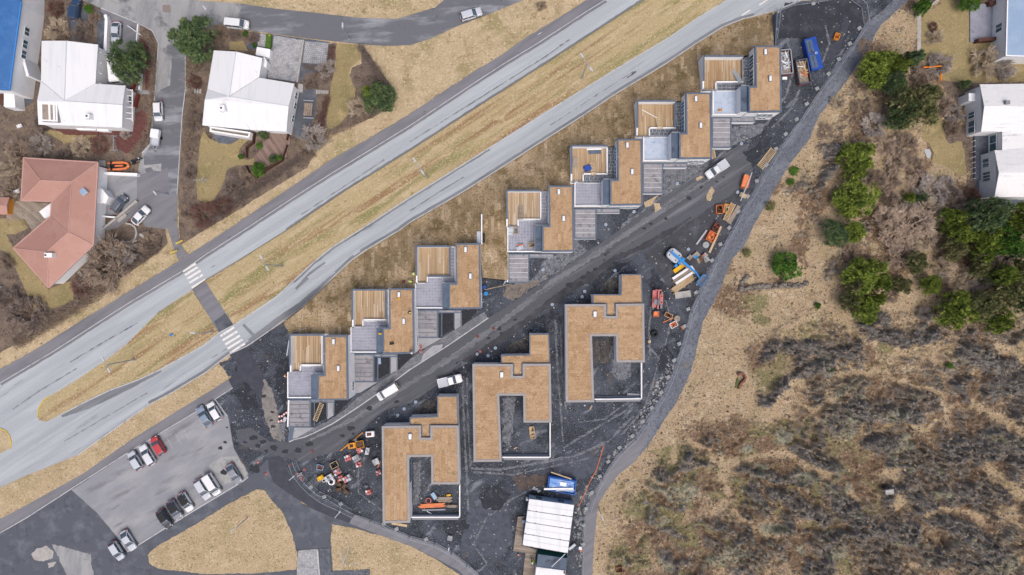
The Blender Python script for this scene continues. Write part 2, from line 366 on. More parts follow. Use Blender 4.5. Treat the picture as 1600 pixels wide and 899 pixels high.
M_LAMP = mat('lamp_glass', '#d8dde2', rough=.1)
M_TAIL = mat('tail_lamp_red', '#b0302c', rough=.2)
M_BLACK = mat('black_plastic', '#26282c', rough=.6)
M_STEEL = mat('galvanised_steel', '#aab3bd', rough=.45, metal=.3)
M_ORANGE = mat('orange_paint', '#e88a58', [('n', '#dc7445', .8, .5, .7)], rough=.5)
M_AMBER = mat('amber_paint', '#e59b35', [('n', '#cf8a2e', .8, .5, .7)], rough=.5)
M_RED = mat('red_paint', '#d97472', [('n', '#cb5f5c', .8, .5, .7)], rough=.5)
M_BLUE = mat('blue_paint', '#2d8fd8', rough=.45)
M_NAVY = mat('blue_container_paint', '#2453b0', [('n', '#1e4596', .8, .5, .7)], rough=.5)
M_RUST = mat('rusty_steel', '#8a4a3c', [('n', '#6f392f', 1, .5, .7)], rough=.8)
M_YELLOW = mat('yellow_paint', '#eebb22', [('n', '#dba71b', 1, .5, .7)], rough=.5)
M_GREYPAINT = mat('pale_grey_paint', '#c3cad3', rough=.5)
M_STONEBLOCK = mat('concrete_block', '#a9adaf', [('n', '#8f9395', 2, .5, .7)], rough=.9)
M_BROWN = mat('brown_turf_roll', '#6b5240', [('n', '#83694f', 2, .5, .7), ('n', '#4a382b', 3, .55, .7)], rough=.95, bump=.5)
M_HIVIS = mat('hi_vis_yellow', '#cfe83c', rough=.7)
M_HIORANGE = mat('hi_vis_orange', '#f68a1e', rough=.7)
M_CLOTH = mat('dark_cloth', '#2e3238', rough=.9)
M_GREYCLOTH = mat('grey_cloth', '#8d929a', rough=.9)
M_SKIN = mat('skin', '#c79a80', rough=.6)
M_HAIR = mat('hair', '#3b2f28', rough=.8)
M_HELMET = mat('white_helmet', '#eef0ee', rough=.3)
M_YHELMET = mat('yellow_helmet', '#e6d27a', rough=.3)
M_ROCK = mat('lava_rock', '#857a6d', [('n', '#8f8b85', 1.6, .52, .66), ('n', '#4a4541', 2.2, .53, .66), ('n', '#a0a49c', 4, .62, .74)], rough=.95, bump=.9, bscale=4, tint='#969189')
M_STONE = mat('loose_stone', '#85878c', [], rough=.9, tint='#c9c8c6')
M_BARK = mat('bark', '#6b594b', [('n', '#55463b', 2, .5, .7)], rough=.95)
M_LEAF = mat('pine_needles', '#566d2c', [('n', '#425822', .8, .48, .66)], rough=.8, tint='#a0b149')
M_LEAFDARK = mat('spruce_needles', '#4a6343', [('n', '#3a533d', .8, .48, .66)], rough=.8, tint='#839862')
M_LEAFOLIVE = mat('olive_needles', '#616f40', [('n', '#4f5c38', .8, .48, .66)], rough=.8, tint='#a89f66')
M_LEAFGREEN = mat('shrub_leaves', '#466f2c', [('n', '#365c25', .8, .48, .66)], rough=.8, tint='#739c3c')
TW = {k: mat('twig_'+k, a, rough=.95, tint=b) for k, a, b in (('brown', '#957f6b', '#bfa892'), ('grey', '#aca098', '#d2c7bd'), ('pale', '#c2ac90', '#e0cdb0'),
      ('dark', '#7d6c63', '#a49286'), ('red', '#77534a', '#9a7164'), ('pink', '#bca28c', '#dec5ab'))}
M_NATURE = mat('heath_ground', '#c3a77c', [('n', '#b09b6c', .2, .47, .64), ('n', '#d4bc94', .4, .5, .66), ('n', '#937a58', .35, .58, .7), ('n', '#a2815c', 1.1, .55, .68), ('n', '#8a6c4e', 3.4, .56, .68), ('n', '#e2ccb0', 2.6, .58, .68),
    ('a', '#846548', 'heather', .3, .66), ('a', '#86804a', 'moss', .35, .7), ('a', '#83786b', 'rock', .42, .66), ('a', '#706f6e', 'ridge', .4, .6), ('a', '#969782', 'lichen', .5, .68),
    ('n', '#b89d7d', 1.1, .56, .66), ('n', '#93908a', 2.9, .575, .66), ('n', '#7a5b47', .9, .6, .7), ('n', '#4b4138', 2.4, .57, .655), ('n', '#a89a86', 4.5, .56, .67), ('n', '#3a332d', 4, .6, .68), ('n', '#bfb8ab', 6.5, .63, .7)], rough=.97, bump=.9, bscale=4)

# ------------------------------------------------------------------ the ground

# carriageways, traced on the ground
R1_TOP = [(-40, 622), (0, 599), (84, 549), (160, 500), (204, 472), (288, 422), (320, 399), (384, 358), (460, 308), (520, 270), (640, 197), (744, 128), (784, 102), (840, 68), (920, 16), (946, 0), (1010, -42)]
R1_BOT = [(1070, -42), (1006, 0), (960, 30), (858, 96), (808, 128), (728, 179), (640, 236), (540, 298), (448, 360), (370, 409), (320, 439), (300, 453), (246, 489), (196, 539), (166, 562), (122, 592), (78, 619), (68, 626), (61, 638), (59, 651), (62, 657), (72, 659)]
R2_TOP = [(1190, -36), (1136, 0), (1088, 30), (1044, 60), (960, 110), (848, 179), (764, 232), (700, 272), (640, 309), (562, 360), (520, 386), (490, 410), (458, 440), (432, 464), (396, 488), (366, 508), (343, 520), (318, 540), (250, 578), (216, 594), (172, 610), (138, 626), (90, 651)]
R2_BOT = [(1300, -36), (1250, 2), (1214, 16), (1180, 25), (1160, 30), (1130, 42), (1088, 68), (1040, 100), (960, 148), (912, 180), (836, 228), (780, 264), (720, 302), (640, 348), (624, 360), (570, 392), (550, 406), (524, 430), (500, 454), (472, 480), (440, 503), (408, 526), (386, 541), (358, 554), (320, 583), (270, 613), (234, 632), (208, 650), (120, 712), (42, 743), (0, 762), (-40, 782)]
PATH_TOP = [(-40, 600), (0, 578), (66, 540), (142, 492), (180, 469), (276, 410), (320, 382), (356, 359), (460, 289), (516, 251), (570, 220), (638, 180), (700, 138), (744, 110), (784, 86), (820, 60), (860, 36), (894, 15), (930, -8), (980, -42)]
sheet('road', R1_TOP + R1_BOT + [(90, 651), (20, 700), (-40, 740)], M_ROAD, .004)
sheet('road', R2_TOP + [(72, 659), (20, 700), (-40, 740)] + R2_BOT[::-1], M_ROAD2, .008)
sheet('footpath', PATH_TOP + R1_TOP[::-1], M_PATH, .008, rag=.7, step=5)
LG = lambda line, d: [(x+d[0], y+d[1]) for x, y in line]
sheet('road_edge', R2_BOT[3:-5] + LG(R2_BOT[3:-5], (-3, -4))[::-1], M_EDGE, .012, rag=.6, step=6)
sheet('road_edge', R2_TOP[6:13] + LG(R2_TOP[6:13], (2.2, 3))[::-1], M_EDGE, .012, rag=.9, step=5)
sheet('road_edge', R1_BOT[1:9] + LG(R1_BOT[1:9], (-2.2, -2.4))[::-1], M_EDGE, .012, rag=.9, step=5)
for q, wd in (([(400, 482), (430, 462), (456, 437), (488, 408), (520, 383), (556, 360)], [3, 7, 10, 10, 8, 3]), ([(390, 534), (438, 499), (470, 477), (498, 452), (522, 429), (548, 405)], [9, 11, 10, 8, 6, 3]), ([(96, 650), (140, 632), (176, 615), (214, 598), (252, 580)], [6, 12, 12, 8, 3]), ([(462, 452), (486, 428), (508, 410)], [4, 7, 3]), ([(380, 507), (396, 524)], 5)):
    sheet('road_patch', ribbon(dens(q+q[:1], 6)[:-max(1, int(math.hypot(q[0][0]-q[-1][0], q[0][1]-q[-1][1])/6))] if False else q, wd), M_EDGE, .016, rag=.7, step=3)
for q in ([(480, 433), (508, 412), (510, 418), (484, 437)], [(491, 441), (520, 420), (524, 426), (494, 446)], [(551, 395), (561, 389), (563, 393), (553, 400)], [(447, 476), (458, 464), (460, 468), (448, 480)]):
    sheet('road_patch', q, M_ROAD, .02)
for line, wd, m in (([(640, 222), (720, 172), (790, 128), (850, 90), (890, 62)], 1.6, M_EDGE), ([(470, 336), (540, 290), (600, 250)], 1.4, M_EDGE), ([(110, 566), (170, 530), (215, 505)], 1.2, M_EDGE), ([(20, 640), (60, 612), (120, 576)], 1.5, M_EDGE), ([(640, 330), (690, 298), (724, 277)], 1.6, M_EDGE), ([(860, 196), (930, 150), (990, 112)], 1.1, M_EDGE), ([(100, 690), (160, 655), (230, 614)], 1.4, M_EDGE), ([(330, 560), (370, 536)], 1.2, M_EDGE), ([(188, 521), (216, 503)], .9, M_DARK), ([(980, 122), (994, 112)], 1.6, M_DARK), ([(330, 418), (336, 415)], 1.3, M_DARK), ([(840, 55), (848, 50)], .8, M_PAINT)):
    sheet('road_patch', ribbon(dens(line+line[:1], 9)[:max(2, int(sum(math.hypot(b[0]-a[0], b[1]-a[1])//9+1 for a, b in zip(line, line[1:])))-1)], wd), m, .017, rag=1.1, step=2.5)
sheet('manhole_plate', [(254, 8), (266, 8), (267, 20), (254, 19)], mat('rusty_plate', '#8f827c'), .02)
sheet('road_patch', [(224, 258), (252, 256), (252, 268), (240, 267), (236, 262), (224, 264)], mat('concrete_pad2', '#a9abac', [('n', '#8b8d90', 1, .5, .7)]), .02, rag=1, step=3); sheet('road_patch', [(250, 66), (266, 66), (266, 100), (262, 128), (252, 130), (250, 96)], M_STREETL, .02, rag=1.6, step=3)
# the light strip beside the kerb and the kerbs themselves
kerb('kerb', R1_TOP, M_KERB, .14, 0, .1); kerb('kerb', R2_TOP, M_KERB, .2, 0, .13); kerb('kerb', R2_BOT[1:-3], M_KERB, .18, 0, .13)
kerb('kerb', R1_BOT[:12], mat('dirty_kerb', '#77706a'), .12, 0, .1); kerb('kerb', R1_BOT[12:18], M_KERB, .12, 0, .1)
kerb('kerb', R1_BOT[16:20], M_YPAINT, .2, 0, .14)
sheet('road_edge', R1_TOP[1:-1] + LG(R1_TOP[1:-1], (2.6, 3.6))[::-1], M_PATH, .012, rag=.7, step=6)
# islands and verges between them
sheet('verge', R1_BOT[1:11] + [(366, 509)] + R2_TOP[1:15][::-1], M_VERGE, .06)
sheet('verge', [(302, 456)] + R1_BOT[12:] + R2_TOP[16:][::-1], M_VERGE, .06)
sheet('crossing_path', [(301, 453), (321, 440), (366, 509), (343, 521)], M_PATH, .07)
sheet('crossing_path', [(335, 502), (352, 490), (366, 509), (343, 521)], M_DARK, .076, rag=.8, step=3)
mbq = [(0, 670), (8, 672), (15, 680), (18, 692), (16, 702), (0, 709), (-40, 730), (-40, 660)]
sheet('verge', mbq, M_DRYGRASS, .06)
kerb('kerb', [(-6, 669), (1, 670), (9, 673), (15, 681), (18, 692), (16, 701)], M_YPAINT, .2, 0, .13); kerb('kerb', [(16, 701), (8, 706), (0, 710), (-30, 726)], M_KERB, .16, 0, .13)
sheet('verge', [(208, 650), (234, 632), (270, 613), (320, 583), (342, 569), (352, 579), (358, 592), (320, 616), (274, 644), (204, 688), (130, 740), (42, 789), (0, 811), (-40, 830), (-40, 782), (0, 762), (42, 743), (120, 712)], M_TANGRASS, .05)
sheet('footpath', [(364, 606), (357, 593), (320, 616), (274, 644), (204, 688), (130, 740), (42, 789), (0, 811), (-40, 830), (-40, 856), (0, 834), (42, 810), (110, 766), (204, 706), (306, 645), (322, 635)], M_PATH, .03)
kerb('kerb', [(364, 606), (306, 644), (204, 705), (110, 765), (42, 809), (0, 833)], M_KERB, .16, .0, .14)
# painted marks
def crossing(q):
    mb = MB()
    for a, b, t in q: mb.add([(*P(x, y)[:2], t) for x, y in ribbon([a, b], 3.3)], [[0, 1, 2, 3]])
    o = struct(mb, 'zebra_crossing', M_PAINT)
crossing([((286, 424.5), (306, 412), .02), ((289, 430), (310, 417), .02), ((292.5, 436), (313.5, 423), .02), ((296, 442), (317, 429.5), .02), ((299.5, 450), (321, 437), .02)])
crossing([((344.5, 525.5), (366, 511.5), .03), ((348, 532), (371, 518), .03), ((352, 538.5), (375, 524.5), .03), ((355.5, 545), (379, 531), .03), ((359.5, 551.5), (383, 537), .03)])
for a, b in (((1159, 24.5), (1172, 16)), ((1186, 8.5), (1199, 0)), ((1212, -8), (1226, -17))):
    sheet('lane_marking', ribbon([a, b], 1.7), M_PAINT, .02)
# side street, residents' courts, bank and gardens up in the north-west
GARDEN_W = [(-60, -60), (128, -60), (128, 0), (158, 13), (214, 36), (238, 48), (248, 68), (243, 142), (239, 180), (236, 224), (222, 240), (214, 274), (214, 308), (226, 354), (262, 360), (276, 410), (180, 469), (142, 492), (66, 540), (0, 578), (-60, 610)]
sheet('garden_soil', [(-60, -60), (128, -60), (128, 0), (158, 13), (214, 36), (238, 48), (248, 68), (243, 142), (239, 180), (236, 224), (222, 240), (214, 274), (214, 308), (226, 354), (258, 358), (262, 380), (250, 392), (200, 428), (150, 458), (100, 490), (50, 522), (0, 552), (-60, 590)], M_SOIL, .004, rag=1.2, step=5)
sheet('street', [(128, -60), (128, 0), (158, 13), (214, 36), (238, 48), (248, 68), (243, 142), (239, 180), (236, 224), (222, 240), (214, 274), (214, 308), (226, 354), (258, 358), (277, 358), (277, 304), (280, 260), (284, 180), (286, 180), (290, 140), (290, 88), (300, 60), (320, 44), (378, 47), (378, 6), (320, 2), (300, 0), (300, -60)], M_STREETL, .008)
sheet('street', [(376, 6), (430, 14), (480, 19), (560, 28), (620, 30), (640, 24), (680, 12), (694, 0), (760, -60), (880, -60), (818, 0), (760, 24), (710, 43), (672, 61), (640, 71), (600, 72), (560, 69), (480, 60), (390, 48), (376, 46)], M_STREET, .012)
sheet('street', [(268, 72), (284, 70), (290, 88), (290, 140), (284, 180), (280, 260), (277, 304), (256, 304), (230, 290), (224, 244), (237, 226), (240, 180), (243, 150), (252, 140), (266, 134), (268, 100)], M_STREET, .012, rag=1.2, step=5)
sheet('street', [(214, 274), (262, 262), (266, 300), (277, 304), (277, 358), (258, 358), (226, 354), (214, 308)], M_PATH, .016, rag=.5)
sheet('footpath', [(262, 356), (278, 356), (280, 380), (293, 398), (279, 408), (270, 384)], M_PATH, .016, rag=.6, step=4)
kerb('kerb', [(158, 13), (214, 36), (238, 48), (248, 68), (243, 142), (239, 180), (236, 224), (222, 240)], M_KERB, .2, 0, .12)
kerb('kerb', [(300, 62), (290, 88), (290, 140), (285, 180), (280, 260), (277, 304)], M_KERB, .15, 0, .12)
sheet('garden_soil', [(291, 88), (300, 62), (330, 46), (378, 49), (410, 53), (412, 90), (460, 130), (500, 70), (526, 68), (520, 130), (512, 205), (480, 262), (430, 292), (380, 324), (320, 360), (281, 384), (278, 304), (281, 260), (286, 180)], M_SOIL, .006, rag=1, step=5)
sheet('garden_soil', [(560, 69), (568, 72), (585, 100), (612, 134), (617, 155), (600, 174), (570, 190), (540, 200), (512, 206), (540, 182), (556, 150), (546, 118), (550, 106), (566, 100)], M_SOIL, .006, rag=1.2, step=4)
sheet('lawn', [(526, 68), (560, 70), (564, 92), (548, 106), (545, 116), (556, 142), (544, 178), (530, 196), (512, 206), (510, 180), (518, 130), (524, 104)], M_LAWN, .01, rag=1, step=4)
sheet('lawn', [(318, 204), (326, 216), (345, 224), (361, 226), (380, 214), (392, 214), (374, 232), (373, 246), (386, 250), (397, 247), (396, 258), (370, 258), (354, 266), (349, 290), (334, 312), (322, 318), (308, 312), (307, 276), (313, 220)], M_LAWN, .01, rag=1, step=4)
sheet('lawn', [(358, 66), (380, 64), (388, 80), (358, 78)], M_LAWN, .01, rag=.8)
sheet('lawn', [(0, 350), (20, 386), (76, 452), (110, 440), (116, 470), (60, 490), (46, 470), (30, 430), (16, 400), (0, 390)], M_LAWN, .01, rag=2, step=5)
sheet('lawn', [(0, 342), (36, 340), (46, 356), (24, 366), (0, 366)], M_LAWN, .012, rag=1)
sheet('lawn', [(62, 200), (90, 206), (150, 210), (148, 222), (100, 224), (84, 214)], M_LAWN, .012, rag=2, step=4)
sheet('red_gravel', [(84, 201), (150, 205), (192, 204), (210, 196), (212, 178), (222, 172), (231, 180), (229, 220), (214, 236), (196, 240), (184, 232), (180, 218), (170, 210), (130, 212), (100, 210)], M_REDGRAVEL, .014, rag=1.2, step=4)
sheet('red_gravel', [(218, 60), (226, 62), (236, 82), (238, 140), (226, 140), (228, 100)], M_REDGRAVEL, .014, rag=1.5, step=4)
# driveways
sheet('driveway', [(158, 14), (214, 37), (212, 80), (216, 120), (216, 142), (200, 140), (152, 135), (153, 70), (155, 40)], M_PATH, .02)
sheet('driveway', [(152, 15), (163, 22), (163, 84), (152, 84)], M_PAVERDARK, .024)
sheet('driveway', [(104, 12), (140, 14), (136, 44), (126, 66), (112, 60), (106, 36)], M_DARK, .02, rag=1, step=4)
sheet('driveway', [(155, 272), (214, 274), (214, 314), (182, 336), (155, 336)], M_LOT, .02)
sheet('driveway', [(214, 314), (222, 326), (184, 356), (160, 362), (178, 344)], M_PATH, .024)
sheet('garden_path', [(28, 110), (46, 84), (56, 100), (50, 160), (30, 176), (24, 150)], M_DARK, .02, rag=1, step=4)
sheet('garden_path', [(466, 140), (496, 140), (492, 180), (478, 216), (462, 216), (456, 200)], M_DARK, .02, rag=1.2, step=4)
sheet('garden_path', [(322, 196), (330, 200), (334, 214), (342, 224), (360, 225), (372, 218), (392, 216), (394, 204)], M_PAVERDARK, .02)
sheet('garden_path', [(216, 141), (243, 142), (243, 148), (216, 147)], M_LOT, .02)
# parking lot and the yards south of it
sheet('yard', [(-60, 860), (0, 834), (42, 809), (110, 765), (204, 706), (336, 624), (357, 652), (366, 700), (390, 745), (420, 738), (452, 778), (500, 800), (548, 818), (640, 840), (690, 858), (760, 905), (760, 960), (-60, 960)], M_DARK, .004)
LOT = [(336, 624), (356, 651), (365, 700), (388, 742), (380, 752), (200, 862), (190, 847), (150, 800), (112, 766), (204, 706), (306, 645)]
sheet('parking_lot', LOT, M_LOT, .02, rag=.5, step=6)
sheet('road_patch', [(326, 726), (346, 714), (372, 712), (388, 740), (380, 750), (366, 752), (352, 756), (342, 740), (328, 738)], mat('concrete_pad', '#a9abac', [('n', '#8b8d90', 1, .5, .7)]), .026, rag=1.6, step=3)
kerb('kerb', [(388, 745), (380, 752), (320, 788), (270, 818), (200, 862), (190, 847)], M_KERB, .22, 0, .13); kerb('kerb', [(337, 625), (356, 651)], M_KERB, .2, 0, .13)
for i in range(9):
    x, y = 212+i*12.4, 716-i*7.6
    if i not in (7,): sheet('lane_marking', ribbon([(x, y), (x+9, y+16)], .8), mat('faded_paint', '#b3b5b8', [('n', '#95979b', 2, .5, .6)]), .028)
sheet('road_patch', [(48, 866), (58, 857), (72, 853), (84, 862), (82, 872), (68, 878), (54, 876)], M_CONC, .012, rag=1.5, step=3)
sheet('road_patch', [(74, 880), (88, 878), (84, 886), (76, 888)], M_CONC, .012, rag=1, step=3)
sheet('road_patch', [(80, 850), (142, 866), (147, 905), (108, 905), (98, 886), (90, 868)], M_STREETL, .01, rag=2, step=3)
sheet('verge', [(400, 765), (414, 766), (420, 777), (440, 799), (452, 823), (460, 847), (465, 868), (463, 890), (400, 896), (320, 897), (248, 889), (233, 880), (231, 868), (240, 857), (320, 811), (360, 786)], M_TANGRASS, .05, rag=1.2, step=3)
sheet('verge', [(519, 819), (540, 823), (560, 827), (600, 839), (640, 853), (680, 873), (720, 899), (740, 920), (740, 960), (578, 960), (578, 889), (520, 892), (517, 843)], M_TANGRASS, .05, rag=.8, step=4)
sheet('footpath', [(552, 804), (600, 823), (640, 839), (680, 851), (710, 867), (750, 899), (800, 940), (790, 960), (730, 905), (716, 891), (680, 872), (640, 853), (600, 839), (546, 818)], M_PATH, .03)
sheet('footpath', [(418, 716), (421, 739), (428, 755), (460, 777), (492, 797), (520, 809), (546, 817), (553, 804), (520, 785), (480, 765), (458, 749), (450, 738), (444, 719), (436, 712)], M_NEWASPH, .03, rag=.4, step=4)
sheet('driveway', [(465, 859), (516, 856), (518, 892), (578, 889), (578, 960), (463, 960), (463, 890)], mat('paver_joint', '#5d6066'), .03)
kerb('kerb', [(496, 858), (500, 910)], M_KERB, .3, 0, .15)

sheet('yard', [(384, 690), (452, 690), (470, 760), (470, 790), (420, 780), (384, 764)], M_DARK, .003)
# construction site
GP_R = [(1434, -36), (1420, 0), (1408, 10), (1374, 42), (1364, 64), (1346, 92), (1328, 118), (1310, 144), (1280, 180), (1264, 220), (1240, 248), (1228, 266), (1210, 296), (1200, 316), (1180, 348), (1172, 366), (1164, 384), (1146, 402), (1138, 420), (1126, 450), (1110, 482), (1098, 504), (1090, 538), (1080, 580), (1070, 602), (1056, 630), (1042, 650), (1020, 686), (996, 716), (968, 738), (946, 768), (934, 789), (930, 823), (927, 860), (924, 905), (922, 960)]
GP_L = [(1400, -36), (1396, 0), (1376, 20), (1352, 36), (1340, 60), (1312, 92), (1280, 141), (1256, 180), (1218, 228), (1190, 270), (1176, 300), (1154, 338), (1144, 360), (1126, 388), (1100, 434), (1080, 480), (1072, 508), (1066, 537), (1048, 588), (1032, 620), (1006, 660), (990, 686), (960, 716), (926, 769), (916, 796), (910, 831), (909, 870), (908, 960)]
SITE = [(386, 541), (441, 505), (600, 440), (780, 330), (960, 200), (1100, 110), (1205, 40), (1214, 17), (1252, 2), (1330, -4), (1400, -30)] + GP_L[1:] + [(790, 960), (750, 899), (710, 867), (680, 851), (640, 839), (600, 823), (552, 804), (520, 785), (480, 765), (458, 749), (448, 730), (420, 716), (392, 744), (366, 700), (357, 652), (336, 624), (358, 605), (372, 590), (384, 566)]
sheet('site_ground', SITE, M_SITE, .012)
hole = [((a[0]+b[0])/2, a[1]) for a, b in zip(GP_R[1:], [(np.interp(p[1], [q_[1] for q_ in GP_L], [q_[0] for q_ in GP_L]), 0) for p in GP_R[1:]])] + [(1655, 924), (1655, 0)]
mb = MB(); hw = [P(x, y)[:2] for x, y in hole[:-2]]; xe = P(1655, 0)[0]; yt, yb = hw[0][1], hw[-1][1]      # the plain runs to the horizon; the heath has its own mesh
for a, b in zip(hw, hw[1:]): mb.add([(-2500, b[1], -.12), (b[0], b[1], -.12), (a[0], a[1], -.12), (-2500, a[1], -.12)], [[0, 1, 2, 3]])
for x0, x1, y0, y1 in ((-2500, xe, yt, 2500), (-2500, xe, -2500, yb), (xe, 2500, -2500, 2500)): mb.add([(x0, y0, -.12), (x1, y0, -.12), (x1, y1, -.12), (x0, y1, -.12)], [[0, 1, 2, 3]])
struct(mb, 'ground', M_DRYGRASS)
sheet('gravel_path', GP_L + GP_R[::-1], M_GRAVEL, .05, rag=1.4, step=4)
sheet('footpath', [(996, 716), (990, 723), (968, 740), (946, 769), (934, 789), (931, 823), (927, 860), (924, 960), (909, 960), (911, 831), (917, 797), (928, 769), (962, 717), (990, 690), (1020, 664)], M_PATH, .055, rag=.6, step=4)
sheet('footpath', [(358, 554), (386, 541), (396, 562), (414, 590), (424, 608), (431, 628), (420, 655), (412, 650), (408, 626), (398, 606), (386, 598), (376, 597), (364, 607), (357, 594), (372, 580), (370, 566)], M_NEWASPH, .03, rag=.5, step=3)
sheet('dust', [(413, 592), (422, 606), (430, 628), (436, 660), (440, 690), (428, 686), (416, 660), (408, 626)], mat('tan_dust', '#8e8983', [('n', '#6b6a6b', .8, .45, .68), ('n', '#a09a92', 3, .55, .75)]), .034, rag=3, step=3)
SR_TOP = [(450, 690), (460, 687), (476, 683), (490, 677), (520, 662), (560, 636), (600, 608), (640, 578), (700, 540), (762, 498), (780, 487), (820, 460), (860, 434), (910, 398), (960, 366), (1020, 320), (1080, 278), (1120, 250), (1156, 226)]
SR_BOT = [(1166, 226), (1172, 240), (1180, 252), (1176, 266), (1160, 290), (1140, 306), (1108, 326), (1072, 352), (1056, 364), (1010, 388), (986, 402), (960, 408), (920, 446), (892, 452), (860, 480), (820, 508), (784, 532), (760, 542), (720, 566), (684, 602), (640, 630), (610, 637), (580, 658), (532, 704), (500, 712), (470, 722), (430, 712), (400, 704), (374, 694), (368, 672), (392, 668), (420, 690)]
sheet('site_road', SR_TOP + SR_BOT, M_SITEROAD, .024, rag=1, step=4)
sheet('site_road', [(1056, 362), (1108, 325), (1150, 302), (1162, 308), (1140, 356), (1100, 430), (1080, 466), (1046, 452), (1020, 412), (1006, 397)], mat('fresh_base_course', '#484a51', [('n', '#5d5f66', .4, .48, .68), ('n', '#3a3c43', 1, .55, .7), ('n', '#6d6f75', 6, .58, .78)], bump=.3), .028, rag=1.2, step=4)
sheet('wet_mud', ribbon([(712, 568), (740, 556), (790, 524), (824, 500), (864, 470), (896, 448), (926, 430), (960, 404), (1000, 388), (1050, 360), (1080, 340)], [2, 6, 11, 9, 12, 14, 13, 8, 10, 9, 3]), mat('damp_asphalt', '#393b42', [('n', '#4b4d54', .5, .48, .64), ('n', '#2d2f35', 2, .54, .68)], rough=.6), .031, rag=2.5, step=3)
sheet('dust', ribbon([(480, 690), (560, 652), (640, 600), (720, 550), (800, 490), (880, 430), (960, 378), (1040, 324), (1120, 274)], [2, 8, 7, 9, 8, 9, 8, 10, 4]), mat('dry_dust', '#76787f', [('n', '#5d6067', .6, .46, .62, 33, .15, 1.6), ('n', '#96989d', 3, .55, .7)]), .0325, rag=3, step=3)
BP = mat('tar_patch', '#30333b', [('n', '#3d4048', 3, .5, .7)], rough=.7)
for x, y, r in ((577, 638, 6), (620, 628, 4), (548, 670, 6), (535, 681, 4), (552, 678, 3), (484, 694, 6), (465, 704, 6), (446, 706, 5), (428, 700, 7), (412, 690, 5), (396, 684, 6), (403, 697, 5), (409, 679, 3), (420, 679, 4), (383, 691, 3), (416, 705, 4), (369, 694, 4), (427, 667, 4), (424, 657, 3),
                (413, 619, 4), (426, 644, 3), (780, 514, 4), (764, 529, 3), (783, 521, 3), (805, 500, 3), (891, 446, 6), (906, 444, 6), (910, 434, 5), (930, 421, 4), (919, 426, 3), (880, 456, 4), (946, 398, 3), (944, 407, 2), (950, 395, 2), (1076, 310, 4), (1095, 293, 3), (1040, 342, 3), (1017, 350, 3), (1006, 357, 3), (1130, 277, 2), (1120, 284, 2), (344, 700, 4), (352, 691, 3), (399, 733, 9), (350, 738, 6), (355, 668, 2), (1020, 329, 2)):
    q = []
    for k in range(11):
        a = k*2*math.pi/11; rr = r*(.55+.6*rnd.random()); q.append((x+rr*1.15*math.cos(a), y+rr*.8*math.sin(a)))
    sheet('tar_patch', q, BP, .034+.001*(r % 3))
# lava-grit patches where the ground was worked
for q, m in (([(966, 366), (1008, 334), (1040, 308), (1076, 280), (1112, 256), (1100, 250), (1060, 258), (1037, 264), (1035, 302), (1008, 326), (972, 350)], M_SITEPALE), ([(826, 442), (860, 404), (900, 376), (920, 392), (860, 432), (836, 448)], M_SITEPALE),
             ([(795, 443), (826, 442), (850, 436), (800, 470), (786, 462)], mat('brown_grit', '#857a70', [('n', '#5f5a57', 1, .45, .66), ('n', '#a4998e', 4, .55, .75)], bump=.5)), ([(1142, 200), (1180, 196), (1202, 190), (1190, 206), (1160, 222), (1142, 226)], M_SITEPALE),
             ([(700, 545), (720, 530), (757, 525), (766, 532), (740, 548), (718, 562)], M_SITEPALE), ([(646, 722), (658, 720), (656, 784), (646, 790)], M_SITEPALE), ([(785, 622), (806, 622), (802, 660), (798, 700), (786, 690)], M_SITEPALE),
             ([(938, 535), (960, 530), (962, 566), (985, 566), (984, 590), (966, 596), (940, 570)], M_SITEPALE), ([(920, 560), (955, 560), (960, 600), (935, 610)], M_SITE),
             ([(430, 640), (446, 660), (444, 690), (430, 676)], M_SITEPALE), ([(800, 745), (860, 742), (850, 760), (812, 768)], mat('rust_grit', '#6b5a50', [('n', '#4d4a4d', 1, .45, .66)], bump=.5)), ([(730, 800), (790, 780), (800, 840), (760, 870), (720, 850)], mat('blue_grit', '#585f6b', [('n', '#484c56', 1, .45, .66), ('n', '#737a86', 4, .58, .76)], bump=.5)),
             ([(860, 722), (900, 706), (950, 716), (930, 740), (880, 760)], mat('blue_grit', '#585f6b')), ([(352, 585), (344, 567), (362, 556), (372, 568), (374, 582), (364, 594)], M_SITE), ([(340, 622), (380, 600), (396, 608), (406, 630), (412, 655), (400, 660), (356, 651)], M_SITE),
             ([(1228, 6), (1340, 2), (1346, 30), (1300, 90), (1270, 70), (1240, 60), (1216, 62)], mat('wet_mud', '#393d45', [('n', '#4d525b', .6, .48, .66), ('n', '#2d3038', 1.2, .55, .7), ('n', '#6b7079', 5, .62, .78)], bump=.5)), ([(1280, 90), (1310, 62), (1318, 30), (1330, 36), (1300, 100)], M_NEWASPH)):
    sheet('worked_ground', q, m, .018, rag=3.5, step=3)
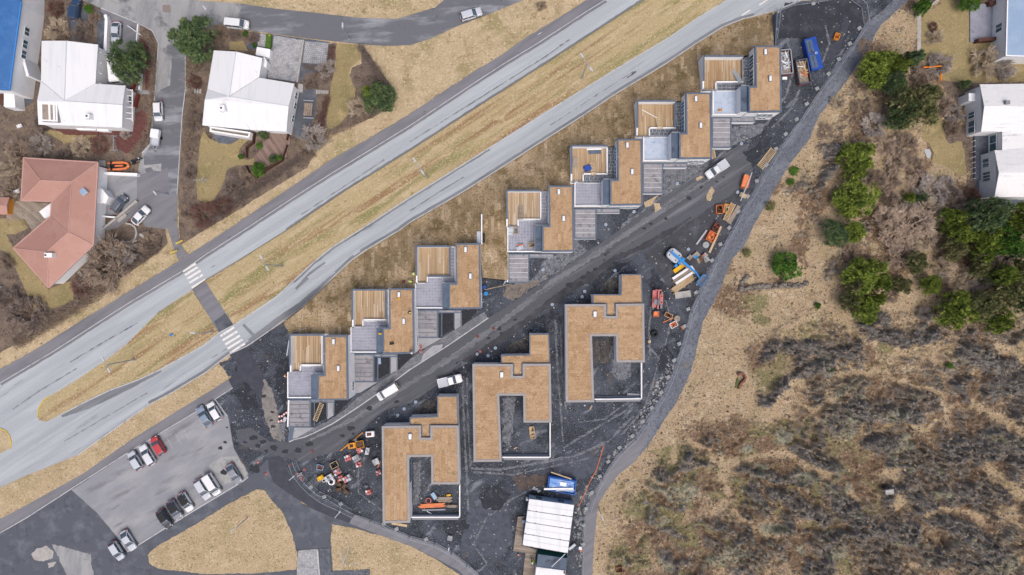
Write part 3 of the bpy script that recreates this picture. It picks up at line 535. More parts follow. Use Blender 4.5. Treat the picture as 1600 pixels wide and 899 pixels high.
for line, wd in (([(722, 560), (724, 640), (728, 720), (732, 800)], 3), ([(729, 566), (731, 650), (735, 730)], 2.4), ([(868, 500), (870, 560), (876, 640), (880, 690)], 3), ([(876, 510), (878, 580), (884, 640)], 2.2), ([(735, 732), (780, 734), (840, 724), (900, 712), (950, 690), (990, 650)], 4), ([(740, 738), (800, 742), (860, 730), (920, 716)], 2.4), ([(1012, 540), (1030, 560), (1020, 600), (1006, 640), (970, 680)], 3), ([(1018, 470), (1014, 520), (1016, 560)], 2.5), ([(1040, 470), (1048, 500), (1040, 540), (1034, 580)], 2.4), ([(600, 800), (560, 770), (560, 730), (580, 700)], 2.5), ([(760, 880), (740, 850), (760, 810), (800, 780), (840, 760)], 3), ([(880, 700), (930, 670), (980, 640), (1010, 600)], 3), ([(905, 660), (945, 655), (985, 625)], 2), ([(1230, 60), (1240, 110), (1228, 150), (1200, 190)], 4), ([(1250, 140), (1236, 170), (1206, 200)], 3), ([(1290, 40), (1296, 70), (1280, 110)], 3)):
    sheet('tyre_track', ribbon(line, wd), M_SITEPALE, .0205, rag=1.6, step=3)
for q in ([(745, 700), (760, 690), (790, 700), (780, 716)], [(750, 770), (775, 756), (800, 772), (780, 800), (752, 792)], [(690, 822), (720, 806), (736, 822), (700, 838)], [(1040, 540), (1052, 556), (1036, 590), (1026, 570)], [(1020, 420), (1036, 440), (1050, 468), (1034, 470), (1016, 446)], [(905, 436), (955, 412), (985, 410), (960, 428), (930, 452)], [(836, 500), (862, 484), (874, 490), (850, 512)], [(712, 580), (740, 560), (736, 580), (716, 600)], [(1160, 240), (1182, 226), (1206, 214), (1196, 236), (1176, 262)], [(560, 690), (590, 664), (596, 690), (590, 720), (572, 716)], [(380, 596), (398, 612), (404, 640), (380, 640), (368, 616)], [(436, 560), (450, 560), (448, 640), (434, 620), (428, 590)]):
    sheet('wet_mud', q, mat('wet_mud_dark', '#31353d', [('n', '#4a4f59', .8, .5, .66), ('n', '#23262c', 2, .55, .68), ('n', '#6a7079', 5, .6, .7)], rough=.8, bump=.4, bscale=5), .019, rag=4, step=3)
for q in ([(932, 462), (968, 460), (968, 432), (946, 440)], [(786, 552), (826, 552), (826, 524), (800, 536)], [(642, 648), (682, 648), (682, 622), (660, 630)], [(925, 530), (958, 530), (950, 570), (930, 565)]):
    sheet('worked_ground', q, mat('brown_rubble', '#5b5855', [('n', '#3c3d41', 1, .47, .62), ('n', '#8f8b85', 2.5, .56, .68), ('n', '#2b2c30', 4, .58, .68), ('n', '#b3aea6', 6, .63, .7)], bump=.7), .0215, rag=3, step=3)
sheet('worked_ground', [(1024, 358-26), (1034, 326), (1030, 318), (1020, 316)], M_TANGRASS, .03, rag=2)
for q in ([(1104, 304), (1112, 292), (1116, 298), (1110, 314), (1104, 314)], [(1086, 280), (1094, 274), (1100, 277), (1090, 284)], [(1006, 316), (1030, 304), (1018, 320), (1008, 326)]):
    sheet('sand_spill', q, M_TANGRASS, .04, rag=1.5, step=2)

# ------------------------------------------------------------------ heath and lava field east of the gravel path
gx = np.arange(896, 1664, 2.1); gy = np.arange(-40, 944, 2.1)
GX, GY = np.meshgrid(gx, gy)
er = np.interp(GY, [p[1] for p in GP_R], [p[0] for p in GP_R])
dE = (GX - er)*.55                                             # px east of the path's edge
WGX = GX+9*(fbm(GX, GY, .06, 4, 3)-.5)*2; WGY = GY+9*(fbm(GX, GY, .06, 4, 10)-.5)*2
def blob(x, y, rx, ry, ang=0, soft=.55):
    a = math.radians(ang); dx, dy = WGX-x, WGY-y; u = (dx*math.cos(a)+dy*math.sin(a))/rx; v = (-dx*math.sin(a)+dy*math.cos(a))/ry
    return np.clip((1+soft-np.sqrt(u*u+v*v))/(2*soft), 0, 1)
def stroke(line, wd):
    d = np.full(GX.shape, 1e9)
    for (ax, ay), (bx, by) in zip(line, line[1:]):
        vx, vy = bx-ax, by-ay; t = np.clip(((WGX-ax)*vx+(WGY-ay)*vy)/(vx*vx+vy*vy), 0, 1)
        d = np.minimum(d, np.hypot(WGX-ax-t*vx, WGY-ay-t*vy))
    return np.clip((wd*1.6-d)/(wd*1.3), 0, 1)
wx = GX + 26*(fbm(GX, GY, .03, 4, 1)-.5)*2; wy = GY + 26*(fbm(GX, GY, .03, 4, 6)-.5)*2
n1 = fbm(wx, wy, .022, 5, 2); n2 = fbm(wx, wy, .05, 5, 3); n3 = fbm(GX, GY, .14, 4, 4); n4 = fbm(wx, wy, .03, 5, 8); n5 = fbm(wx*.8, wy*1.25, .035, 5, 11)
lava = np.clip((GY-(640-.12*(GX-1100)-70*np.clip((GX-1180)/260, 0, 1)))/70, 0, 1)*np.clip(dE/45, 0, 1)     # how deep in the lava field
lava = np.maximum(lava, .75*np.clip((GX-1205)/60, 0, 1)*np.clip((GY-480)/40, 0, 1))
wood = np.clip((470-GY)/40, 0, 1)
rock = .98*lava*np.clip((n1-.44+.1*np.clip((GX-1250)/250, -.5, 1))*5, 0, 1)*np.clip(.45+(n3-.35)*3, 0, 1); heath = lava*np.clip((n4-.34)*5, .5, 1)
moss = np.clip((n5-.55)*7, 0, 1)*(.45+.55*lava)*np.clip(1.2-(GX-1000)/560, .25, 1); lich = .8*lava*np.clip((n2-.6)*8, 0, 1)*np.clip((n1-.3)*6, 0, 1)
heath = np.maximum(heath, wood*.8*np.clip((fbm(wx, wy, .028, 4, 13)-.47)*6, 0, 1))
rock = np.maximum(rock, wood*.7*np.clip((fbm(wx, wy, .04, 4, 14)-.57)*8, 0, 1))
wr = 1+(.5-n3)*1.1                                              # ragged outlines
ridge = .8*lava*np.clip((1-np.abs(fbm(wx, wy, .02, 4, 5)-.5)*2-.84)*10, 0, 1)*np.clip((n1-.42)*8, 0, 1)
for l, w_ in (([(1190, 628), (1228, 594), (1262, 574), (1300, 556), (1340, 540)], 9), ([(1240, 700), (1268, 722), (1302, 728)], 10), ([(1150, 728), (1200, 742), (1262, 756)], 7), ([(1210, 770), (1250, 790), (1290, 806)], 12),
             ([(1500, 548), (1536, 560), (1572, 580)], 20), ([(1550, 606), (1600, 590)], 22), ([(1340, 512), (1410, 534), (1450, 528)], 12), ([(1226, 545), (1262, 540), (1300, 556)], 12), ([(1480, 700), (1540, 690), (1600, 720)], 20),
             ([(1300, 660), (1360, 640), (1420, 650)], 18), ([(1300, 770), (1340, 820), (1420, 830)], 18), ([(1450, 800), (1520, 838), (1560, 870)], 18), ([(1290, 236), (1310, 236)], 14), ([(1280, 290), (1296, 262)], 7), ([(1420, 560), (1440, 548)], 12)):
    rock = np.maximum(rock, np.clip(stroke(l, w_)*wr*1.1, 0, 1)); ridge = np.maximum(ridge, np.clip(stroke(l, w_*.8)*wr*1.1, 0, 1))
for x, y, rx, ry, a in ((1575, 740, 14, 15, 0), (1030, 742, 13, 11, 0), (1086, 610, 14, 22, 0), (1200, 545, 10, 22, 30), (1376, 500, 16, 12, 0), (1440, 520, 20, 14, 0), (1250, 560, 18, 10, -40), (1330, 640, 30, 14, -20), (1370, 690, 30, 12, 0), (1510, 770, 30, 14, 0), (1395, 770, 22, 30, 0), (1190, 306, 16, 16, 0), (1158, 335, 8, 10, 0)):
    rock = np.maximum(rock, np.clip(blob(x, y, rx, ry, a)*wr*1.2, 0, 1)); ridge = np.maximum(ridge, np.clip(blob(x, y, rx*.85, ry*.85, a)*wr*1.2, 0, 1))
for x, y, rx, ry, a in ((1135, 684, 64, 36, 10), (1190, 556, 24, 26, 0), (1146, 474, 30, 28, 30), (1440, 608, 40, 22, 0), (1420, 700, 50, 30, 0), (1340, 740, 40, 26, 0), (1360, 830, 60, 40, 0), (1500, 670, 50, 20, 20), (1090, 870, 60, 24, 0), (1060, 600, 8, 8, 0), (1280, 320, 30, 24, 0), (1330, 210, 24, 34, 0), (1380, 72, 26, 20, 0)):
    heath = np.maximum(heath, np.clip(blob(x, y, rx, ry, a)*wr*1.15, 0, 1))
for x, y, rx, ry, a in ((1072, 770, 22, 14, -35), (1134, 868, 36, 15, -10), (1206, 826, 26, 14, 0), (1320, 662, 16, 24, 0), (1388, 645, 24, 12, 0), (1300, 625, 22, 9, -40), (1225, 680, 14, 12, 0), (1255, 745, 20, 8, 20), (1470, 770, 20, 12, 0), (1410, 690, 14, 14, 0), (1170, 700, 12, 6, 0), (1560, 880, 36, 14, 0), (1300, 860, 20, 14, 0)):
    lich = np.maximum(lich, np.clip(blob(x, y, rx, ry, a)*wr*1.1, 0, 1))
for x, y, rx, ry, a in ((1120, 775, 16, 10, 0), (1000, 790, 20, 24, 40), (1160, 750, 16, 6, 0), (1290, 680, 24, 12, 0), (1310, 880, 26, 16, 0), (1190, 500, 18, 10, 0), (1420, 764, 24, 12, 0), (1205, 580, 20, 34, 20), (1180, 475, 24, 14, 0), (1380, 540, 14, 16, 0), (1540, 770, 10, 8, 0)):
    moss = np.maximum(moss, np.clip(blob(x, y, rx, ry, a)*wr, 0, 1))
tan = np.zeros(GX.shape)
for l, w_ in (([(1080, 690), (1130, 728), (1176, 714), (1222, 706), (1256, 730), (1292, 742)], 6), ([(1296, 592), (1330, 580), (1376, 584), (1420, 604), (1468, 612)], 5), ([(1470, 616), (1482, 645), (1478, 662)], 7), ([(1520, 632), (1570, 662), (1610, 684)], 7),
             ([(1540, 730), (1566, 752), (1610, 778)], 8), ([(1444, 802), (1490, 796), (1530, 812)], 6), ([(1560, 540), (1606, 572)], 6), ([(1410, 664), (1446, 672), (1468, 656)], 4), ([(1128, 744), (1140, 776), (1120, 800)], 7), ([(1140, 800), (1200, 838), (1246, 828)], 5), ([(1050, 660), (1054, 720)], 5),
             ([(1300, 625), (1270, 640), (1222, 612)], 5), ([(1320, 770), (1340, 784)], 5), ([(1400, 548), (1460, 566), (1484, 544)], 9), ([(1560, 800), (1590, 820)], 8), ([(1320, 200), (1312, 260), (1330, 300), (1300, 330), (1270, 380)], 9), ([(1340, 430), (1300, 470), (1330, 520)], 8)):
    tan = np.maximum(tan, stroke(l, w_))
for x, y, rx, ry, a in ((1112, 600, 44, 62, 10), (1130, 520, 40, 26, 0), (1200, 646, 20, 14, 0), (1240, 600, 14, 10, 0), (1202, 640, 16, 12, 0), (1190, 400, 40, 30, 0), (1215, 340, 40, 24, -30), (1270, 200, 26, 40, 0), (1350, 40, 40, 30, 0), (1400, 60, 26, 40, 0), (1440, 555, 34, 12, 0), (1405, 786, 14, 14, 0), (1385, 744, 22, 12, 0), (1575, 800, 18, 18, 0), (1210, 420, 30, 18, 0), (1420, 885, 16, 8, 0)):
    tan = np.maximum(tan, blob(x, y, rx, ry, a))
tan = np.clip(tan*(1.25-.8*np.abs(n3-.5)*2) - .06, 0, 1)
for m_ in (rock, heath, lich, ridge): m_ *= (1-.82*tan)
moss *= 1-.6*tan
edge = np.clip(dE/14, 0, 1)
gpoly = [(1432, 20), (1470, -40), (1664, -40), (1664, 128), (1530, 130), (1500, 132), (1470, 128), (1440, 102), (1432, 90)]
flat = np.ones(GX.shape)
for x, y, r in ((1540, 50, 96), (1620, 230, 104), (1480, 240, 40), (1500, 90, 70)): flat = np.minimum(flat, np.clip((np.hypot(GX-x, GY-y)-r)/26, 0, 1))
for m_ in (rock, lich, ridge): m_ *= flat*edge
rid = 1-np.abs(fbm(wx, wy, .045, 4, 9)-.5)*2; rid2 = 1-np.abs(fbm(GX, GY, .11, 3, 12)-.5)*2
hgt = (rock*(.35+1.35*np.clip(rid-.55, 0, 1)*2+.7*(n2-.4)) - rock*.6*np.clip((rid2-.86)*9, 0, 1) + heath*.25*(n3*1.6) + lich*.25 + moss*.12 + .25*(n2-.5) + (n3-.5)*.3 + rock*(fbm(GX, GY, .3, 2, 5)-.5)*.5 + heath*(fbm(GX, GY, .33, 2, 7)-.5)*.5)
crack = np.clip((rid2-.83)*9, 0, 1)*np.clip((rock-.35)*3, 0, 1) + np.clip((1-np.abs(fbm(wx, wy, .02, 3, 15)-.5)*2-.93)*16, 0, 1)*np.clip(lava*1.5-.3, 0, 1)
hgt = hgt + rock*np.clip((n1-.52)*8, 0, 1)*.7 - crack*.75
hgt = hgt + np.clip(ridge*2-.5, 0, 1)*(.5+.9*np.clip(rid-.6, 0, 1)+.8*(n3-.5)); hgt = np.clip(hgt, -.8, 4)*edge*flat*np.clip((1640-GX)/20, 0, 1)
KZ = (H-hgt)/F; TX = (GX-800)*H/F; TY = (449.5-GY)*H/F
ny, nx = GX.shape
vs = np.stack([TX, TY, hgt+.012], -1).reshape(-1, 3)
idx = np.arange(nx*ny).reshape(ny, nx)
keep = (dE[:-1, :-1] > -7)
q = np.stack([idx[1:, :-1][keep], idx[1:, 1:][keep], idx[:-1, 1:][keep], idx[:-1, :-1][keep]], -1)
me = bpy.data.meshes.new('heath')
me.vertices.add(len(vs)); me.vertices.foreach_set('co', vs.ravel()); me.loops.add(q.size); me.loops.foreach_set('vertex_index', q.ravel())
me.polygons.add(len(q)); me.polygons.foreach_set('loop_start', np.arange(len(q))*4); me.polygons.foreach_set('loop_total', np.full(len(q), 4))
for nm, arr in (('rock', rock), ('heather', heath), ('moss', moss), ('lichen', lich), ('ridge', ridge)):
    a = me.attributes.new(nm, 'FLOAT', 'POINT'); a.data.foreach_set('value', arr.ravel().astype(np.float32))
me.materials.append(M_NATURE); me.update(); me.validate()
o = bpy.data.objects.new('heath', me); COL.objects.link(o); o['kind'] = 'structure'
def ground_z(px, py):
    i = int((py-gy[0])/2.1); j = int((px-gx[0])/2.1)
    return float(hgt[i, j]) if 0 <= i < ny and 0 <= j < nx and dE[i, j] > 0 else 0.0

def scatter(name, n, pick, size, m, kind='stuff', flat_=.6, tvar=1.0):
    """loose lumps: squashed octahedra of random shape, one object"""
    r = np.random.default_rng(len(name)+n); pts = []
    while len(pts) < n:
        p = pick(r)
        if p is not None: pts.append(p)
    base = np.array([(1, 0, 0), (0, 1, 0), (-1, 0, 0), (0, -1, 0), (0, 0, 1), (0, 0, -.35)], float)
    fc = np.array([(0, 1, 4), (1, 2, 4), (2, 3, 4), (3, 0, 4), (1, 0, 5), (2, 1, 5), (3, 2, 5), (0, 3, 5)])
    V = []; Fc = []; T = []
    for k, (px, py, z) in enumerate(pts):
        s = size[0]+(size[1]-size[0])*r.random()**3; a = r.random()*6.28
        sc = s*(.6+.8*r.random((6, 1))); v = base*sc*np.array([1, .6+.5*r.random(), flat_])
        v = v@np.array([[math.cos(a), math.sin(a), 0], [-math.sin(a), math.cos(a), 0], [0, 0, 1]])
        x, y, _ = P(px, py, 0); V.append(v+np.array([x, y, z+.1*s])); Fc.append(fc+6*k); T += [r.random()*tvar]*8
    mb = MB(); mb.v = [tuple(p) for p in np.concatenate(V)]; mb.f = np.concatenate(Fc).tolist(); mb.m = [0]*len(mb.f); mb.t = T
    return struct(mb, name, m, kind)
def pick_lava(r):
    i = int(r.random()*ny); j = int(r.random()*nx)
    if dE[i, j] > 6 and r.random() < (rock[i, j]**1.5+.05*heath[i, j])*flat[i, j]: return (GX[i, j]+r.random()*2, GY[i, j]+r.random()*2, hgt[i, j])
scatter('lava_rubble', 13000, pick_lava, (.07, .42), M_ROCK)
def pick_heath(r):
    i = int(r.random()*ny); j = int(r.random()*nx)
    if dE[i, j] > 3 and r.random() < (.75*heath[i, j]+.3*moss[i, j]+.1*(1-tan[i, j]))*flat[i, j]: return (GX[i, j]+r.random()*2, GY[i, j]+r.random()*2, hgt[i, j])
scatter('heather_tussocks', 14000, pick_heath, (.08, .36), mat('heather_tussock', '#6a5547', [('n', '#83704f', .5, .45, .66), ('n', '#4e4038', 1.2, .55, .7)], rough=.97, bump=.9, bscale=6, tint='#a58d6c'), flat_=.6)
def pick_grass(r):
    i = int(r.random()*ny); j = int(r.random()*nx)
    if dE[i, j] > 2 and r.random() < (1-rock[i, j])*flat[i, j]*.8: return (GX[i, j]+r.random()*2, GY[i, j]+r.random()*2, hgt[i, j])
scatter('straw_tussocks', 9000, pick_grass, (.07, .26), mat('straw_tussock', '#b3976c', [('n', '#9a8a56', .5, .45, .66)], rough=.97, tint='#d6bd98'), flat_=.55)
SITEB = [(x, y) for x, y in SITE]
def pick_site(r):
    x = 340+r.random()*1030; y = r.random()*900
    if inpoly(x, y, SITEB) and not inpoly(x, y, SR_TOP+SR_BOT) and not inpoly(x, y, [(358, 554), (386, 541), (432, 628), (420, 655), (398, 606), (364, 607)]) and not inpoly(x, y, [(418, 712), (446, 712), (482, 766), (556, 804), (546, 820), (460, 780), (428, 756)]): return (x, y, .015)
scatter('loose_stones', 4200, pick_site, (.04, .2), M_STONE, tvar=1)
def pick_pathside(r):
    k = r.random()*1.0; i = int(k*(len(GP_L)-1)); a, b = GP_L[i], GP_L[min(i+1, len(GP_L)-1)]; t = r.random(); o_ = -r.random()**1.4*16
    x, y = a[0]+(b[0]-a[0])*t+o_, a[1]+(b[1]-a[1])*t
    if y > 560: return (x, y, .015)
scatter('edge_rubble', 700, pick_pathside, (.08, .34), M_STONE, tvar=.7)
VERGES = [R1_BOT[1:11] + [(366, 509)] + R2_TOP[1:15][::-1], [(302, 456)] + R1_BOT[12:] + R2_TOP[16:][::-1], [(400, 765), (440, 799), (460, 847), (463, 890), (400, 896), (248, 889), (233, 868), (320, 811), (360, 786)], [(519, 819), (560, 827), (640, 853), (720, 899), (578, 899), (520, 890)],
          [(208, 650), (234, 632), (270, 613), (320, 583), (342, 569), (357, 592), (320, 616), (274, 644), (204, 688), (130, 740), (42, 789), (0, 811), (0, 762), (42, 743), (120, 712)], [(568, 72), (640, 72), (720, 42), (818, 0), (930, -8), (860, 36), (744, 110), (640, 180), (570, 220), (520, 240), (516, 212), (612, 172), (617, 150)], [(0, 578), (66, 540), (142, 492), (276, 410), (262, 392), (180, 440), (60, 520), (0, 556)], [(281, 390), (356, 359), (460, 289), (516, 251), (500, 240), (400, 312), (320, 362)], [(378, 0), (694, 0), (620, 28), (480, 17)]]
VW = [area2(v) for v in VERGES]
def pick_verge(r):
    v = VERGES[int(np.searchsorted(np.cumsum(VW), r.random()*sum(VW)))]; x = min(p[0] for p in v)+r.random()*(max(p[0] for p in v)-min(p[0] for p in v)); y = min(p[1] for p in v)+r.random()*(max(p[1] for p in v)-min(p[1] for p in v))
    if inpoly(x, y, v): return (x, y, .05)
scatter('grass_tufts', 4500, pick_verge, (.06, .24), mat('grass_tuft', '#a08c5f', [('n', '#a39a5e', .3, .5, .64), ('n', '#86724c', .6, .54, .68)], rough=.97, tint='#d2bb92'), flat_=.4)
# the old dry-stone wall on the heath
mb = None
t = thing('stone_wall', 'old collapsed dry stone wall crossing the heath below the lone dark pine', 'wall', P(1210, 448, ground_z(1210, 448)))
k = 0
for line in ([(1156, 452), (1180, 449), (1210, 447), (1240, 446), (1262, 444)], [(1156, 452), (1158, 440), (1166, 432)]):
    for (ax, ay), (bx, by) in zip(line, line[1:]):
        for s_ in range(int(math.hypot(bx-ax, by-ay)/1.3)):
            f = rnd.random(); x, y = ax+(bx-ax)*f, ay+(by-ay)*f+rnd.uniform(-3, 3); r_ = rnd.uniform(.25, .6)
            mb = MB(); c = P(x, y, 0); zz = ground_z(x, y)
            rg = []
            for z_, q_ in ((-.1, .8), (.25, 1), (.6, .75), (.8, .35)):
                rg.append([(c[0]+r_*q_*rnd.uniform(.75, 1.2)*math.cos(a_*1.2566), c[1]+r_*q_*rnd.uniform(.7, 1.1)*math.sin(a_*1.2566), zz+z_*r_*1.4) for a_ in range(5)])
            mb.loft(rg, t=rnd.random()); part(mb, 'stone', M_ROCK, t)

# ------------------------------------------------------------------ gardens in the north-east
sheet('lawn', [(1439, 26), (1470, 6), (1480, -40), (1520, -40), (1516, 66), (1558, 68), (1558, 91), (1664, 94), (1664, 126), (1530, 129), (1500, 130), (1468, 124), (1440, 96)], M_LAWN, .05, rag=.8)
sheet('lawn', [(1439, 200), (1452, 186), (1472, 183), (1476, 214), (1483, 225), (1502, 221), (1507, 240), (1509, 272), (1498, 278), (1488, 266), (1470, 257), (1455, 254), (1459, 240), (1454, 228), (1442, 218)], M_LAWN, .06, rag=1.2, step=3)
sheet('garden_soil', [(1470, 128), (1530, 130), (1664, 128), (1664, 380), (1560, 380), (1520, 350), (1508, 300), (1510, 272), (1507, 240), (1502, 221), (1483, 225), (1476, 214), (1472, 184), (1480, 150)], M_SOIL, .045, rag=1.5)
sheet('garden_soil', [(1424, 94), (1440, 96), (1468, 124), (1440, 130), (1420, 126)], M_SOIL, .046, rag=1.5)
sheet('garden_path', [(1433, 26), (1439, 25), (1439, 90), (1433, 92)], M_CONC, .055)
sheet('driveway', [(1522, 282), (1542, 282), (1542, 306), (1664, 308), (1664, 326), (1600, 326), (1560, 322), (1528, 300)], M_PAVERDARK, .055)
sheet('garden_pond', [(1444, 234), (1452, 233), (1455, 240), (1453, 248), (1448, 247)], mat('pond_water', '#b9c0c6', rough=.05, spec=.6), .07, rag=.5, step=2)

# ------------------------------------------------------------------ the sod bank north of the stepped houses
LAWN = [(443, 506), (472, 482), (500, 456), (525, 432), (551, 408), (571, 394), (624, 362), (640, 350), (720, 304), (780, 266), (836, 230), (912, 182), (960, 150), (1040, 102), (1088, 70), (1130, 44), (1160, 32), (1181, 27), (1208, 20), (1209, 74), (1182, 76), (1172, 86), (1103, 91), (1107, 150), (1076, 149), (1065, 158), (999, 160), (1003, 220), (968, 221), (962, 229), (896, 230), (897, 294), (860, 294), (856, 298), (793, 300), (793.5, 438), (754, 434), (750, 386), (712, 386), (652, 388), (652, 448), (640, 455), (552, 456), (552, 526), (456, 526), (452, 521)]
def lawn_z(px, py):
    d = 1e9
    for (ax, ay), (bx, by) in zip(R2_BOT[2:18], R2_BOT[3:18]):
        vx, vy = bx-ax, by-ay; t_ = max(0, min(1, ((px-ax)*vx+(py-ay)*vy)/(vx*vx+vy*vy))); d = min(d, math.hypot(px-ax-t_*vx, py-ay-t_*vy))
    s_ = max(0, min(1, d/62)); return .05+2.45*s_*s_*(3-2*s_)*(1 if px < 780 or px > 796 or py < 380 else 1)
def zpoly(mb, poly, up, mi=0, t=0.0, side=0):
    vs = [P(x, y, lawn_z(x, y)) for x, y in poly]; n = len(vs)
    if sum(vs[i-1][0]*vs[i][1]-vs[i][0]*vs[i-1][1] for i in range(n)) < 0: vs = vs[::-1]
    top = [(x, y, z+up) for x, y, z in vs]
    mb.add(top, [list(range(n))], mi, t)
    if side: mb.add(top+[(x, y, z+up-side) for x, y, z in vs], [[i, n+i, n+(i+1) % n, (i+1) % n] for i in range(n)], mi, t)
mb = MB()
for c in tiles(LAWN, 9, 9, 0, 0, 0, 0): zpoly(mb, c, -.06)
q = dens(LAWN, 8); n = len(q)
for i in range(n):
    a, b = q[i], q[(i+1) % n]; za, zb = lawn_z(*a)-.06, lawn_z(*b)-.06
    mb.add([P(*a, za), P(*b, zb), (*P(*b, zb)[:2], -.1), (*P(*a, za)[:2], -.1)], [[0, 1, 2, 3]])
struct(mb, 'bank', M_SODGROUND)
mb = MB(); r9 = random.Random(3)
for c in tiles(LAWN, 14, 5.2, .1, 90, .35, 1, amin=4, rn=r9, lenvar=.7):
    cx, cy = sum(p[0] for p in c)/len(c), sum(p[1] for p in c)/len(c)
    reg = float(fbm(np.array([cx]), np.array([cy]), .035, 3, 4)[0]); t_ = max(.001, min(1, (reg-.5)*2.2+.2+.5*(r9.random()-.5))) if r9.random() < .84 else .45+.55*r9.random()
    zpoly(mb, c, .02+.02*r9.random(), 0, t_, .06)
struct(mb, 'laid_sods', M_SOD, 'stuff')

# ------------------------------------------------------------------ the seven stepped houses with sod roofs
ZR, ZT, ZW = 5.6, 2.6, 4.3         # roof edge, terrace and deck, deck walls
def XY(x, y, z): return P(x, y, z)[:2]
def sod_roof(root, poly, z, w_=13, h_=5, seed=0, ang=0):
    r = random.Random(seed); k = (H-z)/F
    for c in tiles(poly, w_, h_, .07, ang, .2, 1, amin=4, rn=r, lenvar=.7):
        mb = MB(); reg = float(fbm(np.array([c[0][0]]), np.array([c[0][1]]), .04, 3, 7)[0])
        up = .03+.012*r.random(); mb.prism([XY(x, y, z) for x, y in c], z-.04, z+up, t=max(0.001, min(1, (reg-.4)*1.4+.9*(r.random()-.4))))
        part(mb, 'sod_strip', M_ROOFSOD, root)
def skylight(root, px, py, z, wd=4, ln=8.4):
    x, y = XY(px, py, z); w_, l_ = wd/8*.95, ln/8*.95
    c = part(MB().box((x, y, z-.05), (w_+.16, l_+.16, .22)), 'skylight', M_SLATE, root)
    mb = MB(); mb.loft([[(x+sx*w_/2*s, y+sy*l_/2*s, z+zz) for sx, sy in ((-1, -1), (1, -1), (1, 1), (-1, 1))] for s, zz in ((1, .17), (.97, .25), (.8, .33))])
    part(mb, 'dome', M_SKYLIGHT, c)
def window_panel(root, a, b, z0, z1, n, glass=M_GLASS, frame=M_WHITE, out=.04, name='window'):
    """framed glazing on the wall line a-b (world xy), standing out by `out` to the left of a->b"""
    dx, dy = b[0]-a[0], b[1]-a[1]; l = math.hypot(dx, dy); ux, uy = dx/l, dy/l; ox, oy = -uy*out, ux*out
    A = (a[0]+ox, a[1]+oy); B = (b[0]+ox, b[1]+oy)
    fr = MB(); fr.bar(A, B, .1, z0, z0+.09); fr.bar(A, B, .1, z1-.09, z1)
    for i in range(n+1):
        t_ = i/n; c = (A[0]+dx*t_, A[1]+dy*t_); d_ = .045
        fr.bar((c[0]-ux*d_, c[1]-uy*d_), (c[0]+ux*d_, c[1]+uy*d_), .094, z0+.09, z1-.09)
    f = part(fr, name, frame, root)
    for i in range(n):
        p0 = (A[0]+dx*(i/n)+ux*.05, A[1]+dy*(i/n)+uy*.05); p1 = (A[0]+dx*((i+1)/n)-ux*.05, A[1]+dy*((i+1)/n)-uy*.05)
        part(MB().bar(p0, p1, .05, z0+.09, z1-.09), 'pane', glass, f)
ROW = [ # rx0, rx1, ry0, ry1, nx, ny, strip x, terrace x, terrace y1, deck x0, y0, x1, y of low wall, y of side wall, slab z
    (505.5, 543, 524.5, 626, 496, 585.5, 486, 450, 622, 452, 522.5, 503, 571, 580, .35),
    (607.5, 646.5, 451, 553.5, 598, 512.5, 588, 548.5, 551, 549.5, 452, 603, 500, 510, .35),
    (711.5, 750.5, 380.5, 483.5, 701, 443, 691, 648.5, 482, 649.5, 384, 703, 432, 442, .35),
    (857, 896, 290.5, 394, 847, 353, 836, 792.5, 394, 791, 297, 845, 343, 354.5, .9),
    (964, 1003, 217.5, 321.5, 953, 281, 942, 897, 323, 892, 227, 949, 272, 285, 1.5),
    (1071, 1111, 145.2, 249, 1061, 208, 1049, 1004, 252, 995, 157, 1055, 200, 214, 1.6),
    (1179.5, 1220, 72, 176, 1169.5, 135, 1157.5, 1112, 180, 1098.5, 87, 1161, 128, 142, 1.6)]
WHICH = ['white sod-roofed house at the parking-lot end of the stepped row', 'sod-roofed house with workmen and yellow bags on its roof', 'sod-roofed house where two hi-vis workers stand at the deck wall',
         'sod-roofed house in the middle of the row with cluttered pale terrace', 'sod-roofed house with the blue tarpaulin heap on its timber deck', 'sod-roofed house with bright blue glazing along its deck corridor', 'sod-roofed house at the container end of the stepped row']
SLABS = [(450.5, 484, 624.5, 667), (550, 583, 553.5, 596), (651, 683, 484.5, 527), (794, 825, 396.5, 441), (897, 930, 326, 372), (1004, 1034, 255, 301), (1112, 1141, 183.5, 230)]
BANDS = [(484, 523, 624.5, 629), (583, 621, 553.5, 558), (683, 721, 484.5, 489.5), (825, 865, 396.5, 403), (930, 969, 326, 333), (1034, 1074, 255, 262), (1141, 1180, 183.5, 191)]
